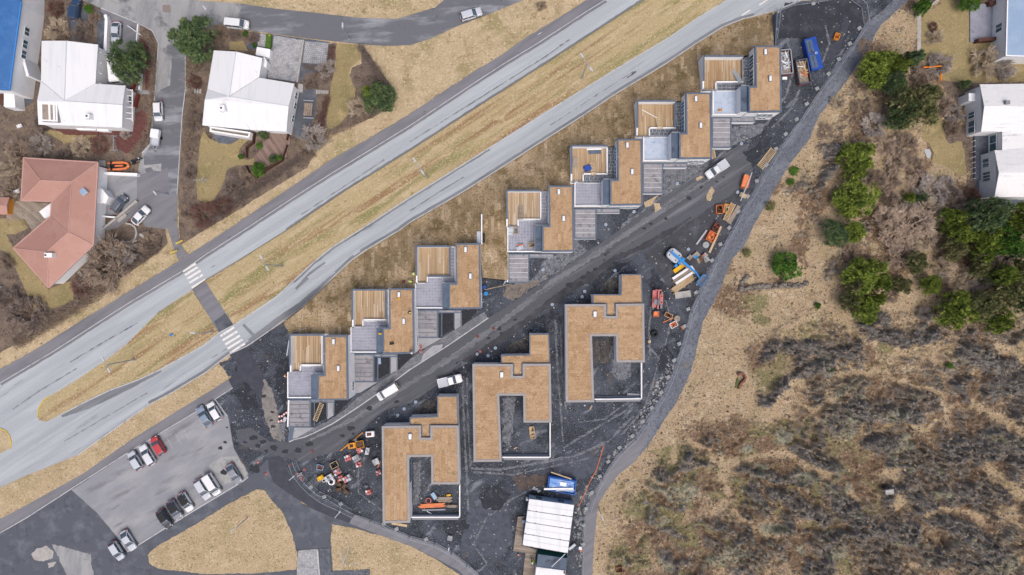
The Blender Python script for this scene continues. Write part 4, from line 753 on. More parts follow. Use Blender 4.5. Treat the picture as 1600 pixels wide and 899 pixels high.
for i, (rx0, rx1, ry0, ry1, nx_, ny_, sx_, tx, ty, dx0, dy0, dx1, dys, dyw, zs) in enumerate(ROW):
    c = XY((tx+rx1)/2, (ry0+ry1)/2, ZT)
    t = thing('terraced_house', WHICH[i], 'house', (c[0], c[1], 0), 'stepped row of sod-roofed houses')
    roof_px = [(rx0, ry0), (rx1, ry0-.3), (rx1+1.3, ry1-.7), (nx_, ry1), (nx_, ny_), (rx0+.8, ny_)]
    roof = [XY(x, y, ZR) for x, y in roof_px]
    _, body = inset(roof, .06)
    mb = MB(); mb.prism(body, 0, ZR-.28); part(mb, 'wall', M_WHITE, t)
    rf = part(MB().prism(inset(roof, .3)[1], ZR-.28, ZR-.1), 'roof', M_ROOFSOD, t)
    part(ring(MB(), roof, .3, ZR-.32, ZR+.08), 'parapet', M_SLATE, t)
    sod_roof(rf, [(rx0+2.5, ry0+2.5), (rx1-2.6, ry0+2.3), (rx1-1.4, ry1-3.2), (nx_+2.5, ry1-2.6), (nx_+2.5, ny_+2.4), (rx0+3.2, ny_+2.4)], ZR, 12, 4.6, i+20, 90)
    skylight(t, rx0+16, ry0+9.5, ZR+.02); skylight(t, rx0+23.5, ry0+51, ZR+.02)
    for q_ in ((rx0+2.6, ry0+28), (nx_+2.6, ry1-4)):
        x, y = XY(*q_, ZR); part(MB().tube((x, y, ZR), (x, y, ZR+.3), .08, n=8), 'vent_pipe', M_GREYPAINT, t)
    # lower felt roof between terrace and sod roof
    rx_b = XY(nx_, ny_, ZR)[0]; lo = [XY(sx_, ny_-.5, ZR-.35), (rx_b+.03, XY(sx_, ny_-.5, ZR-.35)[1]), (rx_b+.03, XY(sx_, ry1-1.2, ZR-.35)[1]), XY(sx_, ry1-1.2, ZR-.35)]
    part(MB().prism(lo, 0, ZR-.5, 0, 1), 'lower_roof', [M_WHITE, M_SLATEDARK], t)
    part(ring(MB(), lo, .1, ZR-.5, ZR-.38), 'edge_flashing', M_SLATE, t)
    # terrace and deck block
    xr = roof[0][0]+.1; xs = lo[0][0]; N_ = XY(dx0, dy0, ZW); yS = XY(tx, ty, ZT+.3)[1]; xL = XY(tx, ty, ZT)[0]; xW = N_[0]
    ynotch = XY(0, dyw, ZT)[1]
    base = [(xW+.05, N_[1]-.05), (xr, N_[1]-.05), (xr, lo[1][1]-.1), (xs+.05, lo[1][1]-.1), (xs+.05, yS+.05), (xL+.02, yS+.05), (xL+.02, ynotch-.3), (xW+.05, ynotch-.3)]
    if xL > xW: pass
    part(MB().prism(base, 0, ZT-.02), 'terrace_block', M_WHITE, t)
    blue = i >= 5; tm = M_TILEBLUE if blue else M_TILE
    # terrace tiles, deck boards, corridor pavers
    tp = [(tx+1.5, dys+4), (sx_+1, dys+4), (sx_+.6, ty-2.2), (tx+1.2, ty-2.2)]
    tp = [(tx+1.5, dyw+1.5), (dx0+19, dyw+1.5), (dx0+19, dys+(15 if i >= 4 else 2.5)), (sx_+.5, dys+(15 if i >= 4 else 2.5)), (sx_+.3, ty-2.2), (tx+1.5, ty-2.2)]
    mb = MB(); r_ = random.Random(i)
    for q_ in tiles(tp, (9 if blue else 4.7), (5 if blue else 4.7), .16, 0, 0, .0 if not blue else .5, amin=1.5, rn=r_): mb.prism([XY(x, y, ZT) for x, y in q_], ZT-.02, ZT+.02, t=.001+r_.random())
    part(mb, 'terrace_tiles', tm, t, kind='stuff')
    cp = [(dx1+.5, dy0+3), (rx0-1.5, dy0+3), (rx0-1.5, ny_-2), (sx_+.5, ny_-2), (sx_+.5, dys+(14 if i >= 4 else 2)), (dx0+19, dys+(14 if i >= 4 else 2)), (dx0+19, dys+1), (dx1+.5, dys+1)]
    mb = MB()
    for q_ in tiles(cp, 6.5, 5.2, .35, 0, .2, .5, amin=1.5, rn=r_): mb.prism([XY(x, y, ZT) for x, y in q_], ZT-.02, ZT+.03+.02*r_.random(), t=.001+r_.random())
    part(mb, 'corridor_pavers', M_PAVERDARK if i >= 4 else M_TILE, t, kind='stuff')
    # deck boards lie in the walled yard: everything inside the walls, at deck height
    yN = N_[1]-.3; yb = XY(0, dys-.5, ZT+.7)[1]; xE = XY(dx1-1, 0, ZT+.7)[0]; xn = XY(dx0+18, 0, ZT)[0]
    nb = 25; wb = (xE-(xW+.28))/nb
    for b in range(nb):
        x0 = xW+.28+b*wb; y1_ = (ynotch+.1) if x0 < xn-.2 else yb+.1
        ym = yN-(yN-y1_)*r_.uniform(.25, .8) if r_.random() < .7 else None
        for (ya, yb_) in ([(yN, y1_)] if ym is None else [(yN, ym+.01), (ym-.01, y1_)]):
            mb = MB(); g = .03 if r_.random() < .8 else .08
            mb.prism([(x0+g, ya), (x0+wb, ya), (x0+wb, yb_), (x0+g, yb_)], ZT-.02, ZT+.06+.02*r_.random(), t=.001+(r_.random()**2.2 if r_.random() < .75 else .9))
            part(mb, 'deck_board', M_DECK, t)
    # white walls with slate coping round the deck
    def wall(a, b, z0, z1, th=.26, cope=True, m=M_WHITE, name='deck_wall'):
        w_ = part(MB().bar(a, b, th, z0, z1), name, m, t)
        if cope: part(MB().bar(a, b, th+.06, z1, z1+.07), 'coping', M_SLATE, w_)
    xE4 = XY(dx1+1, 0, ZW)[0]
    wall((xW+.13, N_[1]), (xW+.13, ynotch+1.3), 0, ZW)
    part(MB().bar((xW+.13, ynotch+1.3), (xW+.13, ynotch), .27, 0, ZW-.35), 'deck_wall', M_WHITE, t)
    wall((xW+.26, N_[1]-.13), (xE4, N_[1]-.13), 0, ZW)
    wall((xE+.1, yN+.03), (xE+.1, yb), ZT-.02, ZT+.62, .24, i in (1, 2, 5), M_WALLGREY if i in (5, 6) else M_WHITE, 'low_wall')
    wall((xE+.22, yb-.02), (xn+.2, yb-.02), ZT-.02, ZT+.62, .22, i in (2,), M_WHITE, 'low_wall')
    part(MB().bar((xn+.08, yb-.14), (xn+.08, ynotch+.1), .2, ZT-.02, ZT+.6), 'low_wall', M_WHITE, t)
    part(MB().bar((xW+.28, ynotch-.02), (xn+.2, ynotch-.02), .2, ZT-.02, ZT+.58), 'low_wall', M_WALLGREY, t)
    wall((xL+.12, ynotch-.14), (xL+.12, yS), ZT-.02, ZT+.5, .2, False, M_WHITE, 'parapet_wall')
    wall((xL+.22, yS+.1), (xs+.02, yS+.1), ZT-.02, ZT+.5, .2, False, M_WHITE, 'parapet_wall')
    if i < 3: part(MB().bar((xL+.0, yS-.05), (xs+.02, yS-.05), .3, ZT+.2, ZT+.3), 'coping', M_SLATE, t)
    # glazing towards the deck, and the windows seen on the lit side
    gx_ = body[0][0] if body[0][0] < body[1][0] else body[1][0]
    gx_ = min(p[0] for p in body if abs(p[1]-max(q_[1] for q_ in body)) < .5)
    for (fa, fb) in ((.16, .5), (.54, .93)):
        y0_ = roof[0][1] if roof[0][1] > roof[3][1] else roof[3][1]
        ya = max(p[1] for p in roof)-fa*(ny_-ry0)*.12; yb2 = max(p[1] for p in roof)-fb*(ny_-ry0)*.12
        window_panel(t, (gx_, yb2), (gx_, ya), ZT+.12, ZR-.7, 4, M_BLUEGLASS if (i in (4, 5)) else M_GLASS)
    ys_ = min(p[1] for p in body); xr_ = max(p[0] for p in body)
    if i < 3: window_panel(t, (xr_, ys_+2.9), (xr_, ys_+.7), .9, 2.5, 2, M_GLASS, out=-.04)
    if i >= 4:
        window_panel(t, (xr_-3.9, ys_), (xr_-.9, ys_), 3.1, 4.5, 3, M_GLASS, out=-.04); window_panel(t, (xr_-2.7, ys_), (xr_-1.2, ys_), .8, 1.9, 2, M_GLASS, out=-.04)
        part(MB().bar((xL+6, ys_-.06), (xr_-.3, ys_-.06), .1, 2.35, 2.5), 'string_course', M_SLATE, t)
    # the paved court in front
    ax, bx_, ay, by = SLABS[i]
    cb = [XY(ax, ay, zs), XY(bx_+2, ay, zs), XY(bx_+2, by+1.6, zs), XY(ax, by+1.6, zs)]
    ct = part(MB().prism(cb, 0, zs-.06), 'court', M_WHITE if zs > .6 else M_WALLGREY, t)
    part(ring(MB(), cb, .24, zs-.06, zs+.1), 'court_edge', M_SLATE, t)
    nr = 6; hh = (by-ay-1)/nr
    for k in range(nr):
        y0_, y1_ = ay+1.2+k*hh, ay+1.2+(k+1)*hh-.9
        sp = [ax+2, bx_] if r_.random() < .5 else [ax+2, ax+2+(bx_-ax-2)*r_.uniform(.3, .75), bx_]
        for a_, b_ in zip(sp, sp[1:]): part(MB().prism([XY(a_, y0_, zs), XY(b_-.3, y0_, zs), XY(b_-.3, y1_, zs), XY(a_, y1_, zs)], zs-.06, zs+.03+.03*r_.random(), t=.001+r_.random()), 'paving_slab', M_SLAB, ct)
    ax, bx_, ay, by = BANDS[i]
    cb = [XY(ax+2, ay, zs), XY(bx_, ay, zs), XY(bx_, by, zs), XY(ax+2, by, zs)]
    b2 = part(MB().prism(cb, 0, zs-.05), 'entrance_band', M_WHITE if zs > .6 else M_WALLGREY, t); part(ring(MB(), cb, .16, zs-.05, zs+.08), 'band_edge', M_SLATE, t)
    for k in range(3): part(MB().prism([XY(ax+3+k*(bx_-ax-4)/3, ay+1, zs), XY(ax+2.6+(k+1)*(bx_-ax-4)/3, ay+1, zs), XY(ax+2.6+(k+1)*(bx_-ax-4)/3, by-1.2, zs), XY(ax+3+k*(bx_-ax-4)/3, by-1.2, zs)], zs-.05, zs+.03, t=.001+r_.random()), 'paving_slab', M_SLAB, b2)
    if i < 3:          # gravel bed, light well and paths between the house and the road
        ox, oy = (SLABS[i][1], SLABS[i][2])
        def g(poly, nm, m, z): part(MB().prism([XY(ox+x, oy+y, z) for x, y in poly], 0, z), nm, m, t)
        g([(8, 5), (26, 5), (26, 29), (8, 39)], 'planting_bed', mat('black_gravel', '#30333a', [('n', '#4c4f57', 4, .55, .72), ('n', '#8b8c8e', 7, .68, .74)], bump=.6), .10)
        for q_ in ([(6.6, 4), (8, 4), (8, 41), (6.6, 42)], [(26, 5), (27.4, 5), (27.4, 28), (26, 29)], [(37, 4), (38.6, 4), (38.6, 24), (37, 25)], [(8, 3.4), (37, 3.4), (37, 5), (8, 5)]): g(q_, 'bed_edging', M_SLATE, .3)
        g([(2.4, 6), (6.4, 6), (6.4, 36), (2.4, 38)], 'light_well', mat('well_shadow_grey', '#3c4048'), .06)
        g([(27.6, 5), (36.8, 5), (36.8, 25), (27.6, 31)], 'gravel_walk', M_PAVER, .08)
        g([(39, 1), (66, -1), (39, 26)], 'planting_bed', mat('black_gravel', '#30333a'), .09)
        g([(-33, 44), (1, 44), (7, 44), (-20, 60), (-30, 62)], 'gravel_walk', M_PAVER, .07)
    if i == 0:
        part(MB().bar(XY(451, 625.5, .8), XY(449.6, 667, .8), .24, 0, .85), 'retaining_wall', M_WHITE, t)
        part(MB().bar(XY(456, 668, .2), XY(453, 690, .2), .9, 0, .12), 'ramp', M_SLATE, t)
    if i == 3: part(MB().bar(XY(793, 396, 2), XY(793, 441, 2), .26, 0, 2.2), 'retaining_wall', M_WHITE, t)
# gravel strip between the houses and the new road, with its light kerb
sheet('gravel_strip', [(452, 690), (460, 686), (476, 682), (490, 676), (520, 661), (560, 635), (600, 607), (640, 577), (700, 539), (762, 497), (756, 488), (700, 522), (660, 548), (640, 562), (612, 585), (585, 603), (556, 624), (540, 640), (510, 660), (480, 672), (462, 676)], mat('paver_gravel', '#74777e', [('n', '#8f9298', .5, .45, .66), ('n', '#53565e', 2.5, .5, .68), ('n', '#a4a6ab', 5, .58, .74), ('n', '#484b53', 7, .6, .72)], bump=.5, bscale=7), .045, rag=.6, step=4)
sheet('gravel_strip', [(657, 566), (690, 546), (692, 538), (676, 541), (662, 553)], M_PAVER, .05)
kerb('kerb', [(452, 690.5), (460, 687), (476, 683), (490, 677), (520, 662), (560, 636), (600, 608), (640, 578), (700, 540), (763, 497)], M_KERB, .2, 0, .14)
# free-standing fin walls beside house three and at the north-east corner
mb = MB(); mb.bar(XY(752.5, 335, 3), XY(752.8, 382, 3), .22, 0, 3.2)
single(mb, 'garden_wall', 'thin white fin wall running across the sod lawn north of a house', 'wall', M_WHITE)
mb = MB(); mb.box((*XY(748, 371, 2.8), 0), (.75, 2.2, 3.0)); single(mb, 'utility_cabinet', 'pale grey cabinet against the fin wall, west side', 'cabinet', M_GREYPAINT)
mb = MB(); mb.box((*XY(755.6, 372, 2.8), 0), (.5, 1.8, 2.9)); single(mb, 'utility_cabinet', 'black cabinet against the fin wall, east side', 'cabinet', M_BLACK)
mb = MB(); mb.bar(XY(1212, 20, 1.5), XY(1209, 72, 1.5), .2, 0, 2.3); single(mb, 'retaining_wall', 'slate retaining wall holding the sod lawn beside the container yard', 'wall', M_SLATE)
mb = MB(); mb.bar(XY(754, 434.8, 1.5), XY(793, 439, 1.5), .2, 0, 1.9); single(mb, 'retaining_wall', 'black retaining wall below the sod strip between two houses', 'wall', M_BLACK)

# ------------------------------------------------------------------ the three villas
ZV, ZA = 3.6, 3.1
VILLAS = [
 ('flat sod-roofed villa whose court holds orange pipes and a red hose coil', [(596.5, 666), (658, 665), (658, 684), (672.5, 684), (672.5, 665), (716.5, 665), (719, 757), (674, 757), (673.5, 714), (639, 714.5), (641, 817), (598, 817.5)],
  [(640, 652), (683, 650.5), (683, 618.5), (715, 618.5), (716.5, 665), (672.5, 665), (672.5, 684), (658, 684), (658, 665), (640, 665.5)], (641, 682), [(718.3, 758), (718.3, 808), (642, 808)], [(642.5, 716), (642.5, 806)]),
 ('flat sod-roofed villa whose court holds a single timber crate frame', [(738, 569), (801.5, 569), (801.5, 587.5), (816.5, 587.5), (816.5, 568.5), (860.5, 568.5), (862, 660.5), (818, 660.5), (817.5, 618.5), (780, 618.5), (784, 721.5), (740, 722)],
  [(782.5, 555), (827, 554), (827, 521.5), (858, 521.5), (860, 568.5), (816.5, 568.5), (816.5, 587.5), (801.5, 587.5), (801.5, 569), (783, 569)], (784, 585.5), [(859.5, 661), (859.5, 714.5), (785, 714.5)], None),
 ('flat sod-roofed villa beside the red telehandler and timber stacks', [(883, 475.5), (947, 475.5), (947, 494), (962, 494), (962, 475), (1006.5, 474.5), (1007.6, 566.4), (963, 566.4), (962.5, 525.5), (925, 525.5), (928.5, 628.5), (884, 629)],
  [(925.5, 460), (970, 460), (970, 428.5), (1003, 428.5), (1004.5, 475), (962, 475), (962, 494), (947, 494), (947, 475.5), (926, 475.5)], (929.5, 491), [(1002.3, 567), (1002.3, 623), (929, 624)], None)]
for i, (lab, main, ann, sky, cw, cw2) in enumerate(VILLAS):
    c = XY(main[0][0]+60, main[0][1]+60, 0)
    t = thing('villa', lab, 'house', (c[0], c[1], 0), 'sod-roofed villas')
    mw = [XY(x, y, ZV) for x, y in main]; aw = [XY(x, y, ZA) for x, y in ann]
    part(MB().prism(inset(mw, .12)[1], 0, ZV-.3), 'wall', M_WHITE, t)
    rf = part(MB().prism(inset(mw, .46)[1], ZV-.3, ZV-.12), 'roof', M_ROOFSOD, t)
    part(ring(MB(), mw, .46, ZV-.3, ZV+.06), 'parapet', M_PARAPET, t)
    def pin(q_, d):   # inset in px, through world
        w_ = inset([XY(x, y, 0) for x, y in q_], d/8)[1]; return [PX(*p) for p in w_]
    sod_roof(rf, pin(main, 4), ZV, 15, 5, i+3, 90 if i == 0 else 0)
    part(MB().prism(inset(aw, .1)[1], 0, ZA-.25), 'annex_wall', M_WHITE, t)
    rf2 = part(MB().prism(inset(aw, .2)[1], ZA-.25, ZA-.12), 'annex_roof', M_ROOFSOD, t)
    part(ring(MB(), aw, .2, ZA-.28, ZA+.05), 'annex_parapet', M_SLATE, t)
    sod_roof(rf2, pin(ann, 1.9), ZA, 14, 5, i+9, 0)
    skylight(t, *sky, ZV+.02, 5, 9)
    for k in range(7):
        a, b = main[k], main[k+1]; x, y = XY((a[0]+b[0])/2+.0, (a[1]+b[1])/2, ZV); cx, cy = XY(main[0][0]+60, main[0][1]+40, ZV)
        l_ = math.hypot(cx-x, cy-y); part(MB().tube((x+(cx-x)/l_*.5, y+(cy-y)/l_*.5, ZV), (x+(cx-x)/l_*.5, y+(cy-y)/l_*.5, ZV+.25), .09, n=6), 'roof_drain', M_GREYPAINT, t)
    for a, b in zip(cw, cw[1:]):
        part(MB().bar(XY(*a, .9), XY(*b, .9), .2, 0, 1.1), 'court_wall', M_WHITE, t)
    if cw2: part(MB().bar(XY(*cw2[0], .4), XY(*cw2[1], .4), .3, 0, .5), 'court_wall', M_SLATE, t)
    a, b = cw[1], cw[2]; part(MB().bar(XY(a[0]-2, a[1]-3.5, .3), XY(b[0]+2, b[1]-3.5, .3), .28, 0, .3), 'footing', M_SLATE, t)
    part(MB().bar(XY(a[0]-2, a[1]+2.4, .1), XY(b[0]+2, b[1]+2.4, .1), .5, 0, .12), 'footing', M_WALLGREY, t)
    # glazing to the court
    mwi = inset(mw, .12)[1]; area_sign = 1
    n_ = len(mwi); xs_ = XY(main[9][0], 0, ZV)[0]
    lw = [p for p in mwi]; rgt = XY(main[9][0], main[9][1], ZV); bot = XY(main[10][0], main[10][1], ZV)
    window_panel(t, (rgt[0]-.1, rgt[1]-7.4), (rgt[0]-.1, rgt[1]-1), .2, 2.6, 5, M_GLASS, M_SLATE, out=-.06)
    rg2 = XY(main[8][0], main[8][1], ZV); window_panel(t, (rgt[0]+.5, rgt[1]+.1), (rg2[0]-.5, rg2[1]+.1), .2, 2.6, 3, M_GLASS, M_SLATE, out=-.06)

# ------------------------------------------------------------------ older houses round about
def gable(root, mats, poly_lo, ridge, faces, th=.14, name='roof'):
    """roof from eave points and ridge points (world xyz): faces index the joined list"""
    pts = poly_lo + ridge; mb = MB(); mb.add(pts, faces)
    n = len(poly_lo); lo = [(x, y, z-th) for x, y, z in poly_lo]
    mb.add(poly_lo+lo, [[i, n+i, n+(i+1) % n, (i+1) % n] for i in range(n)])
    return part(mb, name, mats, root)
def W3(x, y, z): return P(x, y, z)
# house A, white roof, north-west
t = thing('family_house', 'white-roofed house with a balcony cut into its roof, beside the red gravel yard', 'house', P(120, 130, 0))
E = 3.9; R_ = 5.0
lo = [(65, 64, E), (104, 64, R_), (153, 70, E), (149, 131, E), (196, 134, E), (191.5, 164, R_), (190.5, 200, E), (150, 198, E), (60, 195, E), (58, 158, R_), (64, 127, E)]
lo = [W3(*p) for p in lo]; rg = [W3(101, 158, R_)]
gable(t, M_WHITEROOF, lo, rg, [[0, 1, 11, 10], [1, 2, 3, 11], [3, 4, 5, 11], [10, 11, 9], [11, 5, 6, 7, 8, 9]])
for a, b in ((1, 11), (11, 5), (10, 11), (3, 11)):
    A, B = (lo+rg)[a], (lo+rg)[b]; part(MB().tube((A[0], A[1], A[2]+.02), (B[0], B[1], B[2]+.02), .06, n=5), 'ridge_cap', M_GREYPAINT, t)
ft = [W3(67, 67, E), W3(151, 72, E), W3(147, 133, E), W3(194, 136, E), W3(188.5, 198, E), W3(62, 193, E)]
part(MB().prism([p[:2] for p in ft], 0, E-.05), 'wall', M_WHITE, t)
fb = [W3(*p, E+.7)[:2] for p in ((65, 160), (91, 160), (92, 191), (66, 190))]
part(MB().prism(fb, E-.2, E+.95), 'balcony_deck', M_GREYWOOD, t); part(ring(MB(), fb, .3, E-.2, E+1.05), 'balcony_frame', M_WHITE, t)
for k in (77, 84): part(MB().bar(W3(k, 161, E+1)[:2], W3(k+1, 190, E+1)[:2], .35, E+.95, E+1.06), 'balcony_beam', M_WHITE, t)
x, y, _ = W3(139, 183, 5); ch = part(MB().box((x, y, 4.2), (.9, .8, 1.4)), 'chimney', M_WHITE, t); part(MB().tube((x, y, 5.6), (x, y, 5.8), .16, n=8), 'flue', M_BLACK, ch)
yE = W3(0, 140, E); 
xa = W3(190.5, 150, E)[0]
window_panel(t, (W3(193, 145, E)[0]-.02, W3(0, 158, E)[1]), (W3(193, 145, E)[0]-.02, W3(0, 146, E)[1]), 1.2, 2.6, 3, M_GLASS, out=-.1)
for k in range(6): part(MB().bar(W3(194+k % 2*2, 140+k*9, 2.7)[:2], W3(205, 141+k*9, 2.7)[:2], .16, 2.5, 2.7), 'pergola_beam', M_WHITE, t)
for k in range(4): part(MB().bar(W3(154, 82+k*16, 2.6)[:2], W3(159, 83+k*16, 2.6)[:2], .14, 2.5, 2.68), 'pergola_beam', M_WHITE, t)
part(MB().bar(W3(206.5, 140, 2.5)[:2], W3(206.5, 190, 2.5)[:2], .16, 2.3, 2.5), 'pergola_rail', M_WHITE, t)
for q_ in ((152, 202, 170, 206), (120, 201, 150, 204)): part(MB().prism([W3(q_[0], q_[1]-4, .9)[:2], W3(q_[2], q_[1]-3, .9)[:2], W3(q_[2], q_[3], .9)[:2], W3(q_[0], q_[3]-1, .9)[:2]], 0, 1.0), 'porch', M_WHITE, t)
# house B
t = thing('family_house', 'white-roofed house with paved forecourt and stained timber deck', 'house', P(395, 150, 0))
E = 3.6; R_ = 4.9
lo = [W3(*p) for p in ((334, 79, E), (369, 81, R_), (410, 91, E), (404.5, 121.5, E), (460, 131, E), (451, 166, R_), (447.5, 206, E), (391, 203, E), (316, 196, E), (320, 156, R_), (324, 140, E))]; rg = [W3(358.5, 151, R_)]
gable(t, M_WHITEROOF, lo, rg, [[0, 1, 11, 10], [1, 2, 3, 11], [3, 4, 5, 11], [10, 11, 9], [11, 5, 6, 7, 8, 9]])
for a, b in ((1, 11), (11, 5), (10, 11), (3, 11), (11, 7)):
    A, B = (lo+rg)[a], (lo+rg)[b]; part(MB().tube((A[0], A[1], A[2]+.02), (B[0], B[1], B[2]+.02), .05, n=5), 'ridge_cap', M_CONC if b == 11 and a == 3 else M_GREYPAINT, t)
part(MB().prism([W3(*p, E)[:2] for p in ((336, 81), (408, 93), (402.5, 123.5), (458, 133), (445.5, 204), (318, 194))], 0, E-.05), 'wall', M_WHITE, t)
x, y, _ = W3(348, 170, 5.2); ch = part(MB().box((x, y, 4.3), (1.0, .95, 1.3), .15), 'chimney', M_WHITE, t); part(MB().tube((x-.1, y, 5.6), (x-.1, y, 5.75), .17, n=8), 'flue', M_BLACK, ch)
for q_ in ((458, 140, 2.4), (456.5, 156, 2.4), (453, 176, 2.4)):
    x, y, _ = W3(q_[0], q_[1], E); window_panel(t, (x-.3, y-1.2), (x-.05, y), 1, 2.3, 2, M_GLASS, out=-.08)
part(ring(MB(), [W3(*p, 2.2)[:2] for p in ((329, 198), (392, 207), (390, 216), (328, 206))], .3, 0, 2.4), 'conservatory_wall', M_WHITE, t)
part(MB().prism([W3(*p, 1.9)[:2] for p in ((331, 200), (390, 208.5), (388.5, 213.5), (330.5, 204.5))], 0, 1.7), 'balcony_floor', M_GREYWOOD, t)
part(MB().prism([W3(*p, 1.6)[:2] for p in ((401, 73), (422, 77), (421, 90), (412, 88), (399, 86))], 0, 1.5), 'porch', M_WHITE, t)
part(MB().prism([W3(*p, 2.0)[:2] for p in ((412, 88), (417, 96), (416, 107), (410, 102))], 0, 2.0), 'porch', M_WHITE, t)
# house C
t = thing('family_house', 'salmon hip-roofed house by the orange inflatable boat', 'house', P(95, 330, 0))
E = 4.0; R_ = 6.0
lo = [W3(*p, E) for p in ((37, 247), (153, 254), (146, 383), (76, 450), (21, 388), (79, 338), (81, 315), (33, 314))]; rg = [W3(*p, R_) for p in ((64, 282), (112, 284), (107, 363), (73, 394))]
gable(t, M_PINK, lo, rg, [[0, 1, 9, 8], [7, 0, 8], [7, 8, 9, 6], [1, 2, 10, 9], [6, 9, 10, 5], [5, 10, 11, 4], [4, 11, 3], [3, 11, 10, 2]])
for a, b in ((8, 9), (9, 10), (10, 11), (0, 8), (7, 8), (1, 9), (6, 9), (2, 10), (5, 10), (4, 11), (3, 11)):
    A, B = (lo+rg)[a], (lo+rg)[b]; part(MB().tube((A[0], A[1], A[2]+.02), (B[0], B[1], B[2]+.02), .09, n=5), 'ridge_cap', M_PINKTRIM, t)
for a, b in zip(range(8), list(range(1, 8))+[0]): part(MB().bar(lo[a][:2], lo[b][:2], .22, E-.16, E+.06), 'gutter', M_PINKTRIM, t)
part(MB().prism([p for p in inset([q_[:2] for q_ in lo], .55)[1]], 0, E-.1), 'wall', M_WHITE, t)
x, y, _ = W3(131, 300, 5.1); s_ = part(MB().box((x, y, 4.9), (1.15, 1.15, .45), .75), 'skylight', M_GREYPAINT, t); part(MB().box((x, y, 5.35), (1.0, 1.0, .06), .75), 'pane', M_PALEBLUE, s_)
x, y, _ = W3(76, 399, 6.3); ch = part(MB().box((x, y, 5.2), (1.4, .85, 1.3)), 'chimney', M_WHITE, t); part(MB().tube((x-.4, y, 6.5), (x-.4, y, 6.7), .15, n=8), 'flue', M_BLACK, ch)
mb = MB(); mb.prism([W3(*p, 2.4)[:2] for p in ((61, 331), (79, 318), (78, 338), (70, 342))], 0, 2.4); part(mb, 'bay', M_WHITE, t)
part(MB().prism([W3(*p, 2.2)[:2] for p in ((152, 294), (160, 295), (170, 308), (166, 318), (152, 317))], 0, 2.3), 'garage_porch', M_WHITE, t)
# blue-roofed block at the left edge
t = thing('apartment_house', 'white house with bright blue roof at the upper left edge', 'house', P(10, 80, 0))
E = 6.2; lo = [W3(*p) for p in ((-60, -40, E), (-14, -40, 7.2), (34, -40, E), (33, 4, E), (14.5, 142, E), (-14, 140, 7.2), (-60, 136, E))]
gable(t, M_BLUEROOF, lo, [], [[0, 1, 5, 6], [1, 2, 3, 4, 5]])
part(MB().bar(lo[3][:2], lo[4][:2], .22, E-.16, E+.06), 'gutter', mat('blue_gutter', '#4a8fd8'), t)
part(MB().prism([W3(*p, E)[:2] for p in ((-58, -38), (32, -38), (31, 5), (13, 140), (-58, 134))], 0, E-.1), 'wall', M_WHITE, t)
for f in (.25, .4, .52):
    A, B = W3(31, 5, E), W3(13, 140, E); x, y = A[0]+(B[0]-A[0])*f, A[1]+(B[1]-A[1])*f; window_panel(t, (x-.1, y-1.1), (x+.1, y+.4), 3.2, 4.5, 2, M_GLASS, out=-.07)
part(MB().bar(W3(27, 70, 4)[:2], W3(41, 118, 4)[:2], .5, 0, 3.6), 'side_wall', M_WHITE, t)
part(MB().prism([W3(*p, 2.5)[:2] for p in ((0, 140), (22, 146), (24, 168), (8, 168), (0, 160))], 0, 2.5), 'porch', M_WHITE, t)
part(MB().prism([W3(*p, 2.5)[:2] for p in ((0, 144), (6, 144), (6, 165), (0, 164))], 2.5, 2.6), 'porch_roof', M_BROWNWOOD, t)
part(MB().prism([W3(*p, 3)[:2] for p in ((43, -20), (52, -20), (51, 15), (46, 20), (43, 8))], 0, 3), 'annex', M_WHITE, t)
# houses on the right edge
t = thing('family_house', 'house with pale blue roof and grey terrace at the upper right corner', 'house', P(1600, 40, 0))
E = 4.2; lo = [W3(*p, E) for p in ((1574, -30), (1571, 88), (1690, 92), (1690, -30))]
part(MB().prism([p[:2] for p in lo], E-.2, E), 'roof', M_PALEBLUE, t); part(ring(MB(), [p[:2] for p in lo], .22, E-.25, E+.07), 'roof_edge', M_WHITE, t)
part(MB().prism([W3(*p, E)[:2] for p in ((1576, -28), (1573, 87), (1688, 90), (1688, -28))], 0, E-.25), 'wall', M_WHITE, t)
for yy in (30, 66):
    A, B = W3(1574.6, yy, E), W3(1574.2, yy+13, E); window_panel(t, (B[0]+.1, B[1]), (A[0]+.1, A[1]), 1.2, 2.9, 2, M_GLASS, out=.1)
dk = [(1516, 8), (1538, 6), (1560, 18), (1558, 66), (1516, 66)]
mb = MB(); r_ = random.Random(5)
for q_ in tiles(dk, 1.6, 60, .15, 0, 0, 0, amin=1, rn=r_): mb.prism([P(x, y, .3)[:2] for x, y in q_], 0, .32+.02*r_.random(), t=.001+.4*r_.random())
part(mb, 'terrace', M_TILE, t, kind='stuff')
single(MB().bar(P(1526, 64, 1)[:2], P(1562, 61, 1)[:2], .6, 0.3, 1.5), 'deck_screen', 'reddish brown timber screen at the lower edge of a grey terrace', 'screen', M_BROWNWOOD)
mb = MB().bar(P(1545, 6, 1)[:2], P(1556, 4, 1)[:2], .8, .3, 1.2); single(mb, 'garden_bench', 'dark brown bench on a grey terrace by a pale wall', 'bench', M_BROWNWOOD)
mb = MB().box((*P(1561, 6, 1)[:2], .3), (1.3, .9, .9)); single(mb, 'gas_grill', 'grey covered barbecue grill beside the terrace bench', 'grill', M_WALLGREY)
t = thing('family_house', 'white house with streaked twin-gabled roof at the right edge', 'house', P(1580, 220, 0))
E = 4.4; R_ = 5.6
lo = [W3(*p) for p in ((1531, 132, E), (1538, 166, R_), (1533, 206, E), (1566, 206, E), (1566, 235, E), (1554, 235, E), (1561, 270, R_), (1554, 308, E), (1690, 310, E), (1690, 270, R_), (1690, 166, R_), (1690, 130, E))]
lo2 = lo + [W3(1690, 220, E)]
